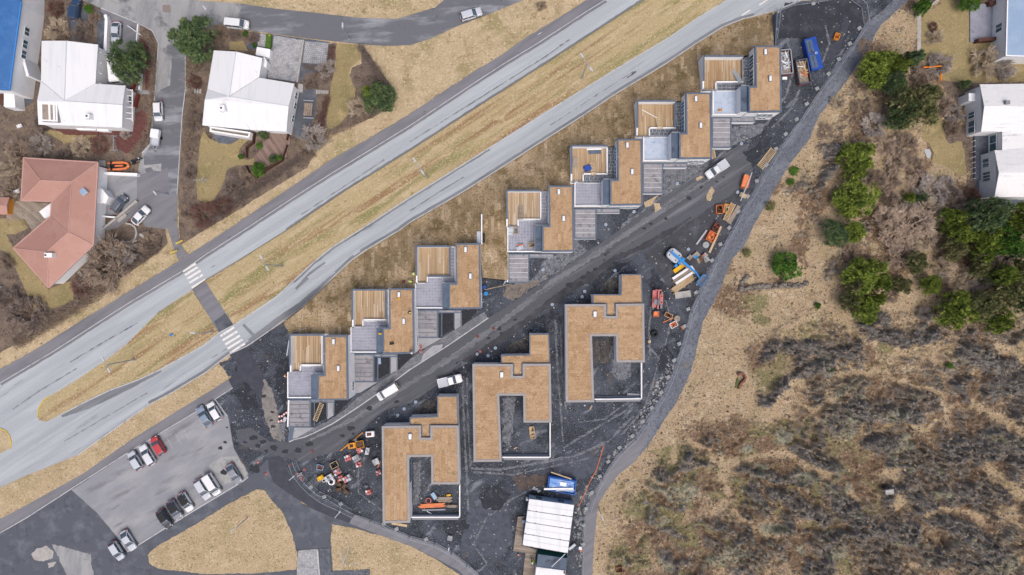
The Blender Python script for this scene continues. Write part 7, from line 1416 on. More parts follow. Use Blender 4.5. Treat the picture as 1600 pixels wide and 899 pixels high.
def dumperbox():
    t = thing('orange_bin', 'orange covered bin leaning on a long white pipe', 'bin'); part(MB().loft([rr(-1.15, 1.15, .6, .1, .06), rr(-1.2, 1.2, .68, .95, .06)]), 'body', M_ORANGE, t); part(MB().box((.1, 0, .95), (2.0, 1.2, .06)), 'cover', M_ORANGE, t)
    part(MB().bar((-1.35, -.6), (-1.35, .6), .08, .3, .5), 'handle', M_ORANGE, t); part(MB().box((1.2, .1, .1), (.5, .7, .5)), 'hitch', M_GREYWOOD, t); return t
place(dumperbox, 1164.5, 284, 75)
def stick(label, pts, r, m, name='pipe', cat='pipe', z=.1, group=None, n=8):
    mb = MB(); q_ = [(*P(x, y, z)[:2], z) for x, y in pts]; mb.path(q_, r, n); return single(mb, name, label, cat, m, group)
def plank(label, a, b, wd, z0, z1, m, name='plank', cat='plank', group=None):
    return single(MB().bar(P(*a, z1)[:2], P(*b, z1)[:2], wd, z0, z1), name, label, cat, m, group)
stick('long white pipe lying across the orange bin and a pallet', [(1175, 270), (1157, 314.5)], .1, M_GREYPAINT, z=1.15); stick('orange bar along the edge of the new road', [(532, 704.5), (567, 676)], .1, M_AMBER, 'edge_bar', 'bar', .12)
stick('bent orange drain pipe beside the gravel path', [(943, 697), (932, 734), (922, 752), (904, 792)], .075, M_ORANGE, 'drain_pipe', 'pipe', .12); stick('bright orange pipe leaning at the villa wall', [(595, 720), (590, 731)], .1, M_ORANGE, z=.3); stick('short orange pipe beside a fence block', [(1064, 510), (1068, 515)], .12, M_ORANGE, z=.2)
stick('grey scaffold tube stack left of the orange tipping skip', [(1104, 360), (1088, 382)], .18, M_GREYPAINT, 'scaffold_tube', 'tube', .2); stick('rusty tube beside the grey scaffold tube', [(1108, 358), (1096, 374)], .1, M_RUST, 'scaffold_tube', 'tube', .2); plank('long pale timber beam propped by the orange tipping skip', (1127, 354), (1108.5, 395), .4, .05, .35, M_WOOD, 'beam', 'beam')
stick('orange prop lying by the rusty crate', [(1036, 504), (1052, 497)], .09, M_ORANGE, 'prop', 'prop', .15); plank('white cable drum board near the bottom of the boardwalk', (883, 866), (862, 886), .14, 3.05, 3.2, M_GREYPAINT); stick('thin pale cable from the deck roof to the lamp base by the mud yard', [(757, 453), (794, 445)], .05, M_WOOD, 'timber_rail', 'rail', 1.0)
plank('pale board leaning on the bank wall north of the end house', (456.5, 519.5), (480, 512.5), .16, .02, 2.9, M_GREYWOOD); plank('white board by the end house wall', (448, 556), (451.5, 532), .2, .02, 2.0, M_GREYPAINT); plank('pale planks under the villa corner by the fence', (612, 818), (636, 822), .5, .02, .2, M_WOOD)
plank('timber plank on the blue container', (861, 738), (893, 749), .22, 1.9, 2.05, M_WOOD); plank('small timber piece in the site mud above the middle house court', (849, 433), (853, 430), .14, .02, .1, M_WOOD); plank('timber piece by the middle villa', (803, 702), (808, 699), .2, .02, .1, M_WOOD); plank('timber piece south of the easternmost villa court', (922, 640), (925, 634), .2, .02, .12, M_WOOD)
for a, b in (((556, 748-2), (558, 744)),): plank('short grey batten among the bag pallets', a, b, .1, .02, .12, M_GREYWOOD)
def bundle(label, a, b, n, wd, m, wrap=None, name='timber_stack', z=.05, layers=3):
    t, loc = gthing(name, label, 'timber stack', (a[0]+b[0])/2, (a[1]+b[1])/2, z); A, B = P(*a, .4), P(*b, .4); l = math.hypot(B[0]-A[0], B[1]-A[1]); ang = math.degrees(math.atan2(B[1]-A[1], B[0]-A[0])); r = random.Random(n)
    for k in (-.3, 0, .3): part(MB().box((k*l, 0, 0), (.1, wd*1.5, .1)), 'bearer', M_WOOD, t)
    for y_ in range(layers):
        for k in range(n):
            mb = MB(); o_ = r.uniform(-.3, .3); mb.box((o_, -wd/2+(k+.5)*wd/n, .1+y_*.16), (l*r.uniform(.86, 1), wd/n*.88, .14), t=.001+r.random()); part(mb, 'plank', m, t)
    if wrap:
        for s in (-1, 1): part(MB().loft([[(x, s*(wd/2+.08)+yy, zz) for yy, zz in ((-.16, .06), (.16, .06), (.14, .66), (-.3, .72))] for x in (-l*.46, l*.46)]), 'wrapping', wrap, t)
        part(MB().box((l*.44, 0, .1), (.5, wd+.2, .62)), 'wrapping', wrap, t)
    return fix(t, loc, ang)
bundle('white-wrapped timber pack above the loose timber stack', (1051, 440), (1083, 419), 6, .95, M_GREYWOOD, M_WHITE); bundle('loose pale timber stack above the concrete panel', (1050, 456), (1083, 432), 8, 1.2, M_WOOD)
bundle('weathered timber planks bundle in the villa court with orange pipes', (683, 780.5), (706, 780.5), 5, 1.0, M_GREYWOOD, None, layers=2); bundle('short grey pole bundle in the villa court with orange pipes', (698, 791), (714, 791), 5, .5, M_GREYWOOD, None, layers=2)
bundle('orange drain pipe bundle in the villa court', (655, 791), (695, 789), 5, .8, M_ORANGE, None, 'pipe_bundle', layers=2)
stick('grey steel pipe beside the orange drain pipe bundle', [(660, 797), (696, 796)], .17, M_STEEL, z=.2); stick('short white pipe below the orange drain pipe bundle', [(667, 799), (674, 803)], .09, M_WHITE, z=.12)
plank('pale blue board leaning in the villa court', (675, 771), (681, 780), .75, .05, .5, M_PALEBLUE, 'insulation_board', 'board')
mb = MB().torus((*P(669.5, 782)[:2], .2), .5, .1, 22, 7); single(mb, 'hose_coil', 'red hose coil in the villa court', 'hose', M_RED)
def slabbox(label, px, py, ang, d, m, name, cat, z=.03):
    t, loc = gthing(name, label, cat, px, py, z); part(MB().box((0, 0, .1), d), 'panel', m, t); part(MB().box((-d[0]*.3, 0, 0), (.14, d[1], .1)).box((d[0]*.3, 0, 0), (.14, d[1], .1)), 'bearers', M_WOOD, t, kind='stuff')
    rim = MB()
    for s in (-1, 1): rim.box((0, s*(d[1]/2-.06), .1+d[2]), (d[0], .12, .06))
    for s in (-1, 1): rim.box((s*(d[0]/2-.06), 0, .1+d[2]), (.12, d[1]-.24, .06))
    part(rim, 'edge', m, t, kind='stuff'); return fix(t, loc, ang)
slabbox('pale precast concrete panel under the timber stacks', 1066.5, 460.5, 8, (3.1, 1.25, .4), M_CONC, 'concrete_panel', 'panel'); slabbox('bright yellow formwork beam rack next to the white-wrapped timber', 1060, 419.5, 36, (2.3, .75, .5), M_YELLOW, 'formwork_rack', 'rack'); slabbox('light timber panel on the pallet by the long white pipe', 1161, 305.5, -25, (1.3, .8, .3), M_WOOD, 'formwork_board', 'board')
slabbox('weathered board walkway beside the plank ladder', 1147, 335.5, 60, (3.9, .75, .15), M_GREYWOOD, 'walkway_panel', 'panel'); slabbox('grey hatch panel on the gravel of the bed before the workmen roof house', 592.5, 564.5, -85, (1.2, .6, .1), M_PALEBLUE, 'hatch_panel', 'panel')
slabbox('concrete lid of the fence base in the south mud yard', 703, 841, -10, (.95, .95, .3), M_STONEBLOCK, 'lamp_foundation', 'block')
def ladder(label, a, b, wd, z0, z1, m, n, name='ladder', cat='ladder', rail=.08):
    t = thing(name, label, cat, P(*a, z0)); A, B = P(*a, z0), P(*b, z1); d = Vector(B)-Vector(A); u = Vector((-d.y, d.x, 0)).normalized()*wd/2
    for s in (-1, 1): part(MB().tube(tuple(Vector(A)+u*s), tuple(Vector(B)+u*s), rail, n=4), 'rail', m, t)
    for k in range(n):
        c = Vector(A)+d*((k+.5)/n); part(MB().tube(tuple(c-u), tuple(c+u), rail*.8, n=4), 'rung', m, t)
    return t
ladder('pale timber ladder lying over the bed of the end house', (492, 658), (503, 630), .75, .4, .9, M_WOOD, 12); ladder('pale timber ladder ramp below the second blue-terrace house', (1116, 248), (1113, 233+2), .7, .1, 1.0, M_WOOD, 9); ladder('black and pale formwork ladder beside the gravel path', (1187, 262), (1209, 234), 1.3, .2, .25, M_WOOD, 15, 'formwork_ladder', 'formwork', .11)
ladder('plank ladder with dark rungs beside the orange bins', (1133, 345), (1146, 318), .9, .35, .4, M_WOOD, 15, 'formwork_ladder', 'formwork', .11); ladder('white ladder lying on the terrace of the blue-heap house', (905, 321), (935, 321), .4, 2.75, 2.75, M_GREYPAINT, 14); ladder('steel ladder lying inside the corner of the easternmost villa court', (980, 617.5), (1001, 618.5), .5, .15, .15, M_GREYPAINT, 12)
def stair(label, a, b, wd, z0, z1, n, m):
    t = thing('timber_steps', label, 'steps', P(*a, z0)); A, B = Vector(P(*a, z0)), Vector(P(*b, z1)); d = B-A; u = Vector((-d.y, d.x, 0)).normalized()
    for k in range(n):
        c = A+d*(k/(n-1)); part(MB().bar(tuple(c-u*wd/2)[:2], tuple(c+u*wd/2)[:2], .3, c.z, c.z+.05), 'tread', m, t)
    for s in (-1, 1): part(MB().tube(tuple(A+u*s*wd/2), tuple(B+u*s*wd/2), .08, n=4), 'stringer', m, t)
    return t
stair('timber steps down to the deck beside the cluttered terrace', (814, 342), (813.5, 322), .8, 3.3, 2.7, 6, M_GREYWOOD); stair('timber steps with a plank at the deck of the blue-glazed house', (1032, 201), (1028, 184), .9, 3.3, 2.7, 6, M_WOOD); stair('timber steps beside the blue tarpaulin heap', (928, 273), (925, 256), .9, 3.3, 2.7, 6, M_WOOD); stair('grey metal steps in the container-end house deck', (1157, 128), (1147, 112), .7, 3.3, 2.7, 7, M_STEEL)
plank('thin white batten across the deck of the blue-glazed house', (1003, 171.5), (1026, 184), .1, 2.7, 2.8, M_WHITE, 'batten', 'batten'); plank('dark sheet stack on the blue-heap deck', (920, 238), (939, 237.5), .6, 2.7, 2.95, M_SLATEDARK, 'sheet_stack', 'sheets'); plank('brown rail bundle at the left of the blue-heap deck', (899, 246), (897.5, 261), .8, 2.7, 2.95, M_GREYWOOD, 'board_stack', 'boards'); plank('pale pipe row at the top of the blue-heap deck', (917, 233.5), (940, 233), .25, 2.7, 2.9, M_WHITE, 'pipe_row', 'pipes'); plank('orange timber rail on the cluttered terrace sacks', (808.5, 383), (819, 383), .16, 3.0, 3.2, M_ORANGE, 'rail', 'rail')
def disc(label, px, py, r, m, name, cat, h=.5, z=.02, m2=None, group=None):
    t, loc = gthing(name, label, cat, px, py, z, group); part(MB().lathe((0, 0, 0), [(r*.98, 0), (r, h*.2), (r, h)], 18), 'ring', m, t); part(MB().lathe((0, 0, h), [(r*.8, 0), (r*.8, .05)], 16), 'lid', m2 or m, t); part(MB().box((0, 0, h+.05), (r*.4, r*.12, .04)), 'handle', M_BLACK, t)
    return fix(t, loc, 20)
for k, (px, py, lab) in enumerate(((1158.5, 224.5, 'pale round manhole ring by the muddy road head'), (1058, 287, 'pale round manhole ring below the second blue-terrace house'), (990.5, 331, 'pale round manhole ring below the blue-heap house'), (946.5, 351, 'pale round manhole ring in the dark hole beside the wet slabs'), (848.5, 421.5, 'pale round manhole ring in front of the cluttered-terrace house'), (913.5, 455.5, 'pale round manhole ring, right one above the easternmost villa annex'), (909.5, 464, 'pale round manhole ring, lower one above the easternmost villa annex'),
        (863, 476, 'pale manhole ring at the kink of the road edge'), (774, 544, 'pale manhole ring, top one above the middle villa annex'), (745.5, 553.5, 'pale manhole ring by a red plug above the middle villa'), (762.5, 556, 'pale manhole ring just left of the middle villa annex'), (649.5, 628, 'pale manhole ring beside the first villa annex'), (631.5, 639, 'pale manhole ring, middle of three near the first villa'), (621.5, 649, 'pale manhole ring, lowest of three near the first villa'), (1152.5, 300.5, 'pale manhole ring beside the light timber panel'), (1075.5, 389.5, 'pale manhole ring right of the boom lift turntable'), (555.5, 688.5, 'pale manhole ring at the end of the orange edge bar'), (961, 423, 'pale manhole ring above the easternmost villa annex, right edge'))):
    disc(lab, px, py, .3, M_GREYPAINT, 'manhole_ring', 'manhole', .35, .02, M_PALEBLUE, 'pale manhole rings on the site')
disc('blue lidded drum beside house three', 759.5, 459, .42, M_BLUE, 'plastic_drum', 'drum', .8); disc('dark blue lidded drum beside house three', 757, 449, .38, M_NAVY, 'plastic_drum', 'drum', .7); disc('grey stone heap disc by the rusty crate', 1058, 498, .6, M_GREYWOOD, 'gravel_bag', 'bag', .4); disc('grey gravel bag under the orange tipping skip', 1102.5, 383, .62, M_STONEBLOCK, 'gravel_bag', 'bag', .5)
disc('pale timber cable drum by the black coil', 1014.5, 534, .3, M_WOOD, 'cable_drum', 'drum', .4); disc('brick-red round cover lying on the road end by the fence', 452.5, 727, .3, M_RUST, 'manhole_cover', 'manhole', .05); disc('brick-red round cover on the new road near the cars', 488, 706, .28, M_RUST, 'manhole_cover', 'manhole', .05); disc('brick-red round cover on the new road, upper of two', 771, 513.5, .3, M_RUST, 'manhole_cover', 'manhole', .05); disc('brick-red round cover on the new road, lower of two', 746.5, 526, .3, M_RUST, 'manhole_cover', 'manhole', .05)
disc('rust-orange ball-like drum on the sod near the upper houses', 634, 440.5, .32, M_RUST, 'rusty_drum', 'drum', .5, 2.5)
for lab, px, py, R_, r_, m in (('white hose coil below the grey block pallet', 518.5, 752, .6, .16, M_WHITE), ('small white hose coil by the yellow grit box', 507, 750, .34, .1, M_GREYPAINT), ('black pipe coil near the timber cable drum', 1022, 521.5, .55, .22, M_BLACK)):
    single(MB().torus((*P(px, py)[:2], .2), R_, r_, 22, 7).torus((*P(px, py)[:2], .42), R_*.9, r_*.9, 22, 7), 'hose_coil', lab, 'coil', m)
def cone(label, px, py):
    t, loc = gthing('traffic_cone', label, 'cone', px, py, .03, 'traffic cones and red-white markers'); part(MB().box((0, 0, 0), (.5, .5, .05)), 'base', M_RED, t); part(MB().lathe((0, 0, .05), [(.19, 0), (.13, .25)], 10), 'lower_cone', M_RED, t); part(MB().lathe((0, 0, .3), [(.13, 0), (.08, .22)], 10), 'white_band', M_WHITE, t); part(MB().lathe((0, 0, .52), [(.08, 0), (.03, .22)], 10), 'tip', M_RED, t); return fix(t, loc, 10)
for px, py, lab in ((474.5, 734.5, 'red and white cone inside the fence corner, top one'), (469.5, 745.5, 'red and white cone in the fence row, middle'), (472, 750, 'red and white cone in the fence row, last'), (464.5, 744, 'red and white cone outside the fence corner'), (462, 740, 'red and white cone at the fence post'), (402.5, 722.5, 'lone cone by the black tar spot'), (415.5, 741, 'lone cone at the new path edge'), (750, 549.5, 'red plug by the manhole above the middle villa'), (829.5, 585-36, 'red marker by the road edge'), (657.5, 541, 'red plug on the gravel, upper of three'), (657.8, 544.5, 'red plug on the gravel, middle of three'), (657, 550, 'red plug on the gravel, lowest of three')):
    cone(lab, px, py)
def barrier(label, px, py, ang, m):
    t, loc = gthing('road_barrier', label, 'barrier', px, py, .03, 'red and white road barriers'); part(MB().box((0, 0, .15), (1.0, .3, .6)), 'panel', M_RED, t); part(MB().box((-.3, 0, .16), (.2, .31, .6)).box((.25, 0, .16), (.2, .31, .6)), 'white_stripes', M_WHITE, t, kind='stuff')
    for s in (-.35, .35): part(MB().box((s, 0, 0), (.16, .6, .15)), 'foot', M_BLACK, t)
    return fix(t, loc, ang)
for px, py, a, lab in ((447, 645.5, 35, 'red and white barrier nearest the end-house slabs'), (440, 650, 10, 'red and white barrier in the middle by the end house'), (439, 657.5, 20, 'red and white barrier, lowest by the end house')): barrier(lab, px, py, a, M_RED)
slabbox('grey slatted stand among the red barriers', 445, 655.5, 65, (1.0, .6, .3), M_GREYPAINT, 'barrier_stand', 'stand')
slabbox('white insulation board leaning at the mud by the easternmost blue terrace house', 1226, 122.5, 0, (.9, .5, .2), M_WHITE, 'insulation_pack', 'pack')
# orange string fence in the garden
for lab, a, b in (('glowing orange string of lights along the top of a garden bed', (1438, 108), (1466, 106)), ('glowing orange string of lights down the side of a garden bed', (1466, 114), (1465, 128))):
    single(MB().tube((*P(*a)[:2], .9), (*P(*b)[:2], .9), .14, n=6).tube((*P(*a)[:2], 0), (*P(*a)[:2], .9), .05).tube((*P(*b)[:2], 0), (*P(*b)[:2], .9), .05), 'orange_rail', lab.replace('glowing orange string of lights', 'bright orange rail'), 'rail', M_HIORANGE)

# ------------------------------------------------------------------ wire fencing with concrete blocks, lamps
def fence(label, line, ht=2.0):
    t = thing('wire_fence', label, 'fence', P(*line[len(line)//2], 0), 'temporary wire fences round the site')
    for a, b in zip(line, line[1:]):
        A, B = Vector(P(*a)), Vector(P(*b)); d = B-A; mb = MB(); Z = Vector((0, 0, 1)); A2, B2 = A+d*.02, B-d*.02
        for z in (.12, ht): mb.tube(tuple(A2+Z*z), tuple(B2+Z*z), .04, n=5)
        for p_ in (A2, B2): mb.tube(tuple(p_+Z*.0), tuple(p_+Z*ht), .04, n=5)
        for k in range(1, 9): q_ = A2+(B2-A2)*(k/9); mb.tube(tuple(q_+Z*.12), tuple(q_+Z*ht), .007, n=3, caps=False)
        for z in (.5, .9, 1.3, 1.7): mb.tube(tuple(A2+Z*z), tuple(B2+Z*z), .008, n=3, caps=False)
        part(mb, 'fence_panel', M_STEEL, t)
    return t
BL = [(1310, 93), (1294, 116), (1276, 139), (1260, 163), (1244, 187), (1227, 210), (1212, 233), (1197, 258), (1182, 283), (1168, 307), (1153, 331), (1139, 356), (1125, 382), (1112, 407), (1100, 432), (1087, 457), (1075, 483), (1069, 510), (1061, 537), (1053, 563), (1044, 589), (1033, 613), (1018, 637), (1004, 658), (988, 681), (968, 699), (950, 721), (937, 744), (925, 769), (916, 794)]
fence('long wire fence along the site side of the gravel path', [(x+4, y+4) for x, y in [(1342, 45), (1327, 69)]+BL]); fence('wire fence closing the container yard against the main road', [(1208, 66), (1211, 46), (1214, 19), (1240, 9), (1270, 6-1), (1300, 0)]); fence('wire fence at the top corner of the container yard', [(1326, -2), (1346, 12), (1350, 40)])
fence('wire fence along the new black footpath in the south-west', [(456, 722), (462, 738), (474, 754), (488, 768), (506, 781), (530, 792), (554, 804)]); fence('second wire fence line inside the south-west compound', [(462, 718), (470, 738), (482, 752), (498, 767), (520, 778), (552, 797)]); fence('wire fence along the light footpath to the lower edge', [(554, 804), (580, 812), (600, 820), (640, 837), (680, 848), (706, 862), (730, 880), (748, 897)]); fence('wire fence along the boardwalk side of the heath path', [(913, 810), (911, 834), (910, 870), (909, 905)])
bprot = None
LINK = False
bp = thing('fence_block', 'grey concrete foot block of the wire fence', 'fence block', group='concrete fence feet'); part(MB().loft([rr(-.38, .38, .34, z, .06, 2) for z in (0, .26)]+[rr(-.33, .33, .29, .32, .06, 2)]), 'block', M_STONEBLOCK, bp); part(MB().tube((0, 0, .3), (0, 0, .5), .06), 'socket', M_STEEL, bp)
LINK = True
ORD = ['first', 'second', 'third', 'fourth', 'fifth', 'sixth', 'seventh', 'eighth', 'ninth', 'tenth', 'eleventh', 'twelfth', 'thirteenth', 'fourteenth', 'fifteenth', 'sixteenth', 'seventeenth']
PB = [(1342, 45), (1327, 69)]+BL; OTH = {(1214, 19): 'at the road corner of the container yard fence', (1211, 46): 'midway along the retaining wall of the container yard', (1208, 61): 'beside the sod lawn end at the container yard', (1270, 6): 'on the road side of the container yard', (486, 761): 'upper one along the south-west compound fence', (507, 776): 'middle one along the south-west compound fence', (533, 787): 'lower one along the south-west compound fence', (620, 826): 'under the first villa corner, right one', (600, 818): 'under the first villa corner, left one', (666, 842): 'along the light footpath below the mud yard', (912, 820): 'beside the office end, upper', (911, 850): 'beside the office end, lower'}
for i, (px, py) in enumerate(PB+list(OTH)):
    c = copy_tree(bp, P(px, py, .05), math.radians(30+10*math.sin(i*3)))
    c['label'] = 'grey concrete fence foot '+(OTH[(px, py)] if (px, py) in OTH else ORD[i]+' from the container yard along the gravel path' if i < 16 else ORD[len(PB)-1-i]+' from the lower end of the gravel path fence')
def lamp(label, base, top, heads, ht, arm=True, name='street_lamp'):
    t = thing(name, label, 'street lamp', P(*base, 0)); B = P(*base, 0); x, y = B[0], B[1]
    part(MB().tube((x, y, 0), (x, y, ht), .13, .08, 10), 'pole', M_STEEL, t); part(MB().lathe((x, y, 0), [(.2, 0), (.2, .5), (.13, .6)], 12), 'base', M_STEEL, t)
    for dx, dy in heads:
        a = (x, y, ht-.05); b = (x+dx, y+dy, ht+.1); part(MB().tube(a, b, .06, n=6), 'arm', M_STEEL, t); l = math.hypot(dx, dy); c = (x+dx*1.25, y+dy*1.25, ht+.1)
        an = math.atan2(dy, dx); mb = MB(); mb.loft([[(c[0]+u*math.cos(an)-v*math.sin(an), c[1]+u*math.sin(an)+v*math.cos(an), ht+.02+z) for u, v in ((-.45, -.16), (.45, -.12), (.45, .12), (-.45, .16))] for z in (0, .14)]); part(mb, 'lamp_head', M_GREYPAINT, t)
    return t
TH = [(-.8, 1.1), (.6, -.95)]
lamp('twin-headed street lamp on the median near the top', (909.5, 122), None, TH, 8.4); lamp('twin-headed street lamp on the median, left of the fin wall', (667, 277), None, [(-.9, 1.3), (.3, -.5)], 8.8); lamp('twin-headed street lamp on the median above the curved road', (442, 416), None, [(-.6, 1.1), (.35, -.6)], 9); lamp('twin-headed street lamp on the west grass island', (210, 562), None, [(-.5, .9), (.4, -.8)], 8.6)
lamp('single street lamp post at the crosswalk, by the grass island', (333, 518), None, [(-.8, .1)], 6); lamp('thin grey lamp post beside the big bare tree garden', (3, 448), None, [(.6, 0)], 5)
lamp('slender street lamp by the parked van on the side street', (347, 40), None, [(-.6, .8)], 5.5); lamp('street lamp at the upper street bend', (546, 62), None, [(0, .6)], 5); lamp('street lamp at the right end of the upper street', (786, 0), None, [(-.4, .6)], 5); lamp('street lamp at the foot of the lane', (262, 304), None, [(.3, -.4)], 5)
lamp('lamp post on the dry grass triangle beside the parking lot', (387, 809), None, [(.0, .3)], 0.1) if False else None
def sloped(label, base, ht, armd, name='lamp_post', cat='lamp post'):
    B = P(*base, 0); t = thing(name, label, cat, B); part(MB().tube(B, (B[0], B[1], ht), .11, .07, 8), 'pole', M_GREYPAINT, t); part(MB().tube((B[0], B[1], ht), (B[0]+armd[0], B[1]+armd[1], ht+.05), .06, n=6), 'arm', M_GREYPAINT, t); part(MB().box((B[0]+armd[0], B[1]+armd[1], ht-.05), (.5, .22, .14), math.atan2(armd[1], armd[0])), 'lamp_head', M_STEEL, t); return t
sloped('lamp post on the dry grass triangle beside the parking lot', (387, 809), 5.2, (-.9, -.7)); sloped('white lamp post at the sod strip between two houses', (787.5, 445), 6, (.3, .5)); sloped('white lamp post by the chicane of the fence', (463, 741), 4, (.8, .7)); sloped('white sign post across the black footpath', (529, 802), 2.6, (.9, 1.1)); sloped('thin lamp post by the heath path lower right', (936, 795), 3, (.3, -.9)); sloped('thin post by the concrete foundation block', (703, 852), 3.2, (.1, .6))
def clothesline(label, px, py, arms_, hh=1.9):
    B = P(px, py); t = thing('clothes_line', label, 'clothes line', B); part(MB().tube(B, (B[0], B[1], hh), .05, n=8), 'pole', M_STEEL, t)
    for a, l in arms_: part(MB().tube((B[0], B[1], hh), (B[0]+l*math.cos(math.radians(a)), B[1]+l*math.sin(math.radians(a)), hh), .05, n=5), 'arm', M_STEEL, t)
    return t
clothesline('Y-shaped clothes line on the lower dry grass', 540.5, 874, ((110, 2.6), (70, 3.2), (-5, 2.8), (-110, 1.3))); clothesline('T-shaped clothes line on the side garden lawn', 322, 284, ((180, 1.6), (0, 1.2), (60, .8), (-60, .8)))
mb = MB(); a, b, c, d = P(182, 216), P(192, 216), P(181, 238), P(193, 238)
t = thing('clothes_line', 'grey H-shaped clothes line on the red gravel', 'clothes line', P(186, 226)); part(MB().tube((*a[:2], 1.8), (*b[:2], 1.8), .06), 'crossbar', M_STEEL, t); part(MB().tube((*c[:2], 1.8), (*d[:2], 1.8), .06), 'crossbar', M_STEEL, t); part(MB().tube((*P(186, 216)[:2], 1.8), (*P(186, 238)[:2], 1.8), .06), 'line', M_STEEL, t)
for q_ in ((186, 216), (186, 238)): part(MB().tube(P(*q_), (*P(*q_)[:2], 1.8), .06), 'post', M_STEEL, t)
for lab, a, b in (('yellow barrier beam at the lane end, upper', (276.5, 381.5), (287.5, 376)), ('yellow barrier beam at the lane end, lower', (268.5, 396), (279, 391.5))): single(MB().bar(P(*a)[:2], P(*b)[:2], .25, .3, .6).bar(P(*a)[:2], (P(*a)[0]+.2, P(*a)[1]), .2, 0, .3).bar(P(*b)[:2], (P(*b)[0]-.2, P(*b)[1]), .2, 0, .3), 'road_barrier_beam', lab, 'barrier', M_YPAINT)

# ------------------------------------------------------------------ site offices
t = thing('site_office', 'white four-module site office beside the boardwalk', 'site office', P(856, 820)); ZC = 3.0
c4 = [(827, 779.5), (897, 789), (887, 865), (816.5, 852.5)]
lerp = lambda a, b, f: (a[0]+(b[0]-a[0])*f, a[1]+(b[1]-a[1])*f)
for k in range(4):
    f0, f1 = k/4+.006, (k+1)/4-.006; q_ = [XY(*lerp(c4[0], c4[3], f0), ZC), XY(*lerp(c4[1], c4[2], f0), ZC), XY(*lerp(c4[1], c4[2], f1), ZC), XY(*lerp(c4[0], c4[3], f1), ZC)]
    m_ = part(MB().prism(inset(q_, .04)[1], .15, ZC-.12), 'module', mat('office_wall', '#a9bdd0'), t); part(MB().prism(q_, ZC-.12, ZC), 'roof', M_WHITEROOF, m_); part(MB().bar(lerp(q_[0], q_[3], .5), lerp(q_[1], q_[2], .5), .05, ZC, ZC+.03), 'roof_seam', M_GREYPAINT, m_)
    for e in (.02, .2, .8, .98): part(MB().box((*lerp(q_[3], q_[2], e), ZC), (.16, .12, .1)), 'lifting_lug', M_BLACK, m_)
    if k == 0:
        for f in (.22, .72):
            A, B = lerp(q_[0], q_[1], f-.06), lerp(q_[0], q_[1], f+.06); window_panel(t, B, A, 1.1, 2.2, 2, M_GLASS, M_SLATE, out=-.06)
stp = [P(x, y, .35)[:2] for x, y in ((809, 808), (820, 807), (815, 852), (839, 858), (838, 862), (836, 880), (834, 905), (816, 905), (819, 880), (821, 864), (801, 861))]
bw = thing('boardwalk', 'grey timber boardwalk along the site office', 'boardwalk', P(815, 850)); r_ = random.Random(4)
for c in tiles([(809, 808), (820, 807), (815, 852.5), (839, 859), (838, 862), (836, 880), (834, 912), (816, 912), (819, 880), (821, 864), (801.5, 861)], 40, 2.2, .4, 8, .3, 0, amin=3, rn=r_):
    mb = MB(); mb.prism([P(x, y, .4)[:2] for x, y in c], .22, .36+.04*r_.random(), t=.001+r_.random()); part(mb, 'board', M_OLDDECK, bw)
t = thing('storage_container', 'dark green container with grey roof below the site office', 'container', P(860, 875)); q_ = [XY(*p, 2.5) for p in ((840.5, 866), (886.5, 872.5), (884.5, 891.5), (838, 886))]
part(MB().prism(q_, .05, 2.4), 'body', mat('green_paint', '#1f5a55'), t); part(MB().prism(inset(q_, .02)[1], 2.4, 2.5), 'roof', M_SLATEDARK, t)
for k in range(20): part(MB().bar(lerp(q_[0], q_[3], .02) if False else lerp(q_[0], q_[1], (k+.5)/20), lerp(q_[3], q_[2], (k+.5)/20), .08, 2.5, 2.54), 'corrugation', M_SLATEDARK, t)
t = thing('storage_container', 'white container cut by the bottom edge below the green one', 'container', P(856, 900)); q_ = [XY(*p, 2.7) for p in ((838, 886), (884, 892), (880, 925), (834, 919))]
part(MB().prism(q_, .05, 2.6), 'body', M_WHITE, t); part(MB().prism(inset(q_, .03)[1], 2.6, 2.7), 'roof', M_STREAKROOF, t); part(MB().box((*XY(882, 895, 2.8), 2.7), (.3, .5, .1)), 'rust_corner', M_RUST, t)
t = thing('open_container', 'open blue container with tarpaulin and pale planks above the site office', 'container', P(878, 757)); q_ = [XY(*p, 1.6) for p in ((857.5, 745), (900.5, 752), (898.5, 774), (855, 766))]
part(MB().prism(q_, .05, .5), 'floor', M_NAVY, t); part(ring(MB(), q_, .12, .5, 1.6), 'sides', mat('container_blue', '#3f78cf'), t); part(MB().prism(inset(q_, .3)[1], .5, 1.35), 'tarpaulin', mat('blue_tarpaulin', '#86aee8', [('n', '#4a80d0', 1.4, .52, .62, 80, 2, .3), ('n', '#cfdef5', .8, .55, .66)], bump=.4, bscale=3), t)
plank('long pale sheathing on the blue tarpaulin', (850, 764.5), (896, 764), .35, 1.5, 1.62, M_WHITE, 'sheathing', 'boards'); plank('second pale board on the blue tarpaulin', (868, 767), (898, 766.5), .18, 1.5, 1.6, M_GREYPAINT, 'sheathing', 'boards'); plank('white patch board on the blue tarpaulin', (875, 756), (885, 757.5), .7, 1.4, 1.5, M_WHITE, 'sheathing', 'boards')
for k, (px, py) in enumerate(((838, 765), (842, 768), (834, 763))): bale('white rubbish heap piece %s between the container and the office' % ('left of centre', 'nearest the office', 'furthest out')[k], px, py, 30*k, M_GREYPAINT, (.7, .4, .3), 'rubbish_bag', 'bag', 'rubbish by the site office')
slabbox('dark iron grate at the corner of the site office', 840, 772, -7, (2.4, .5, .2), M_BLACK, 'grate', 'grate')
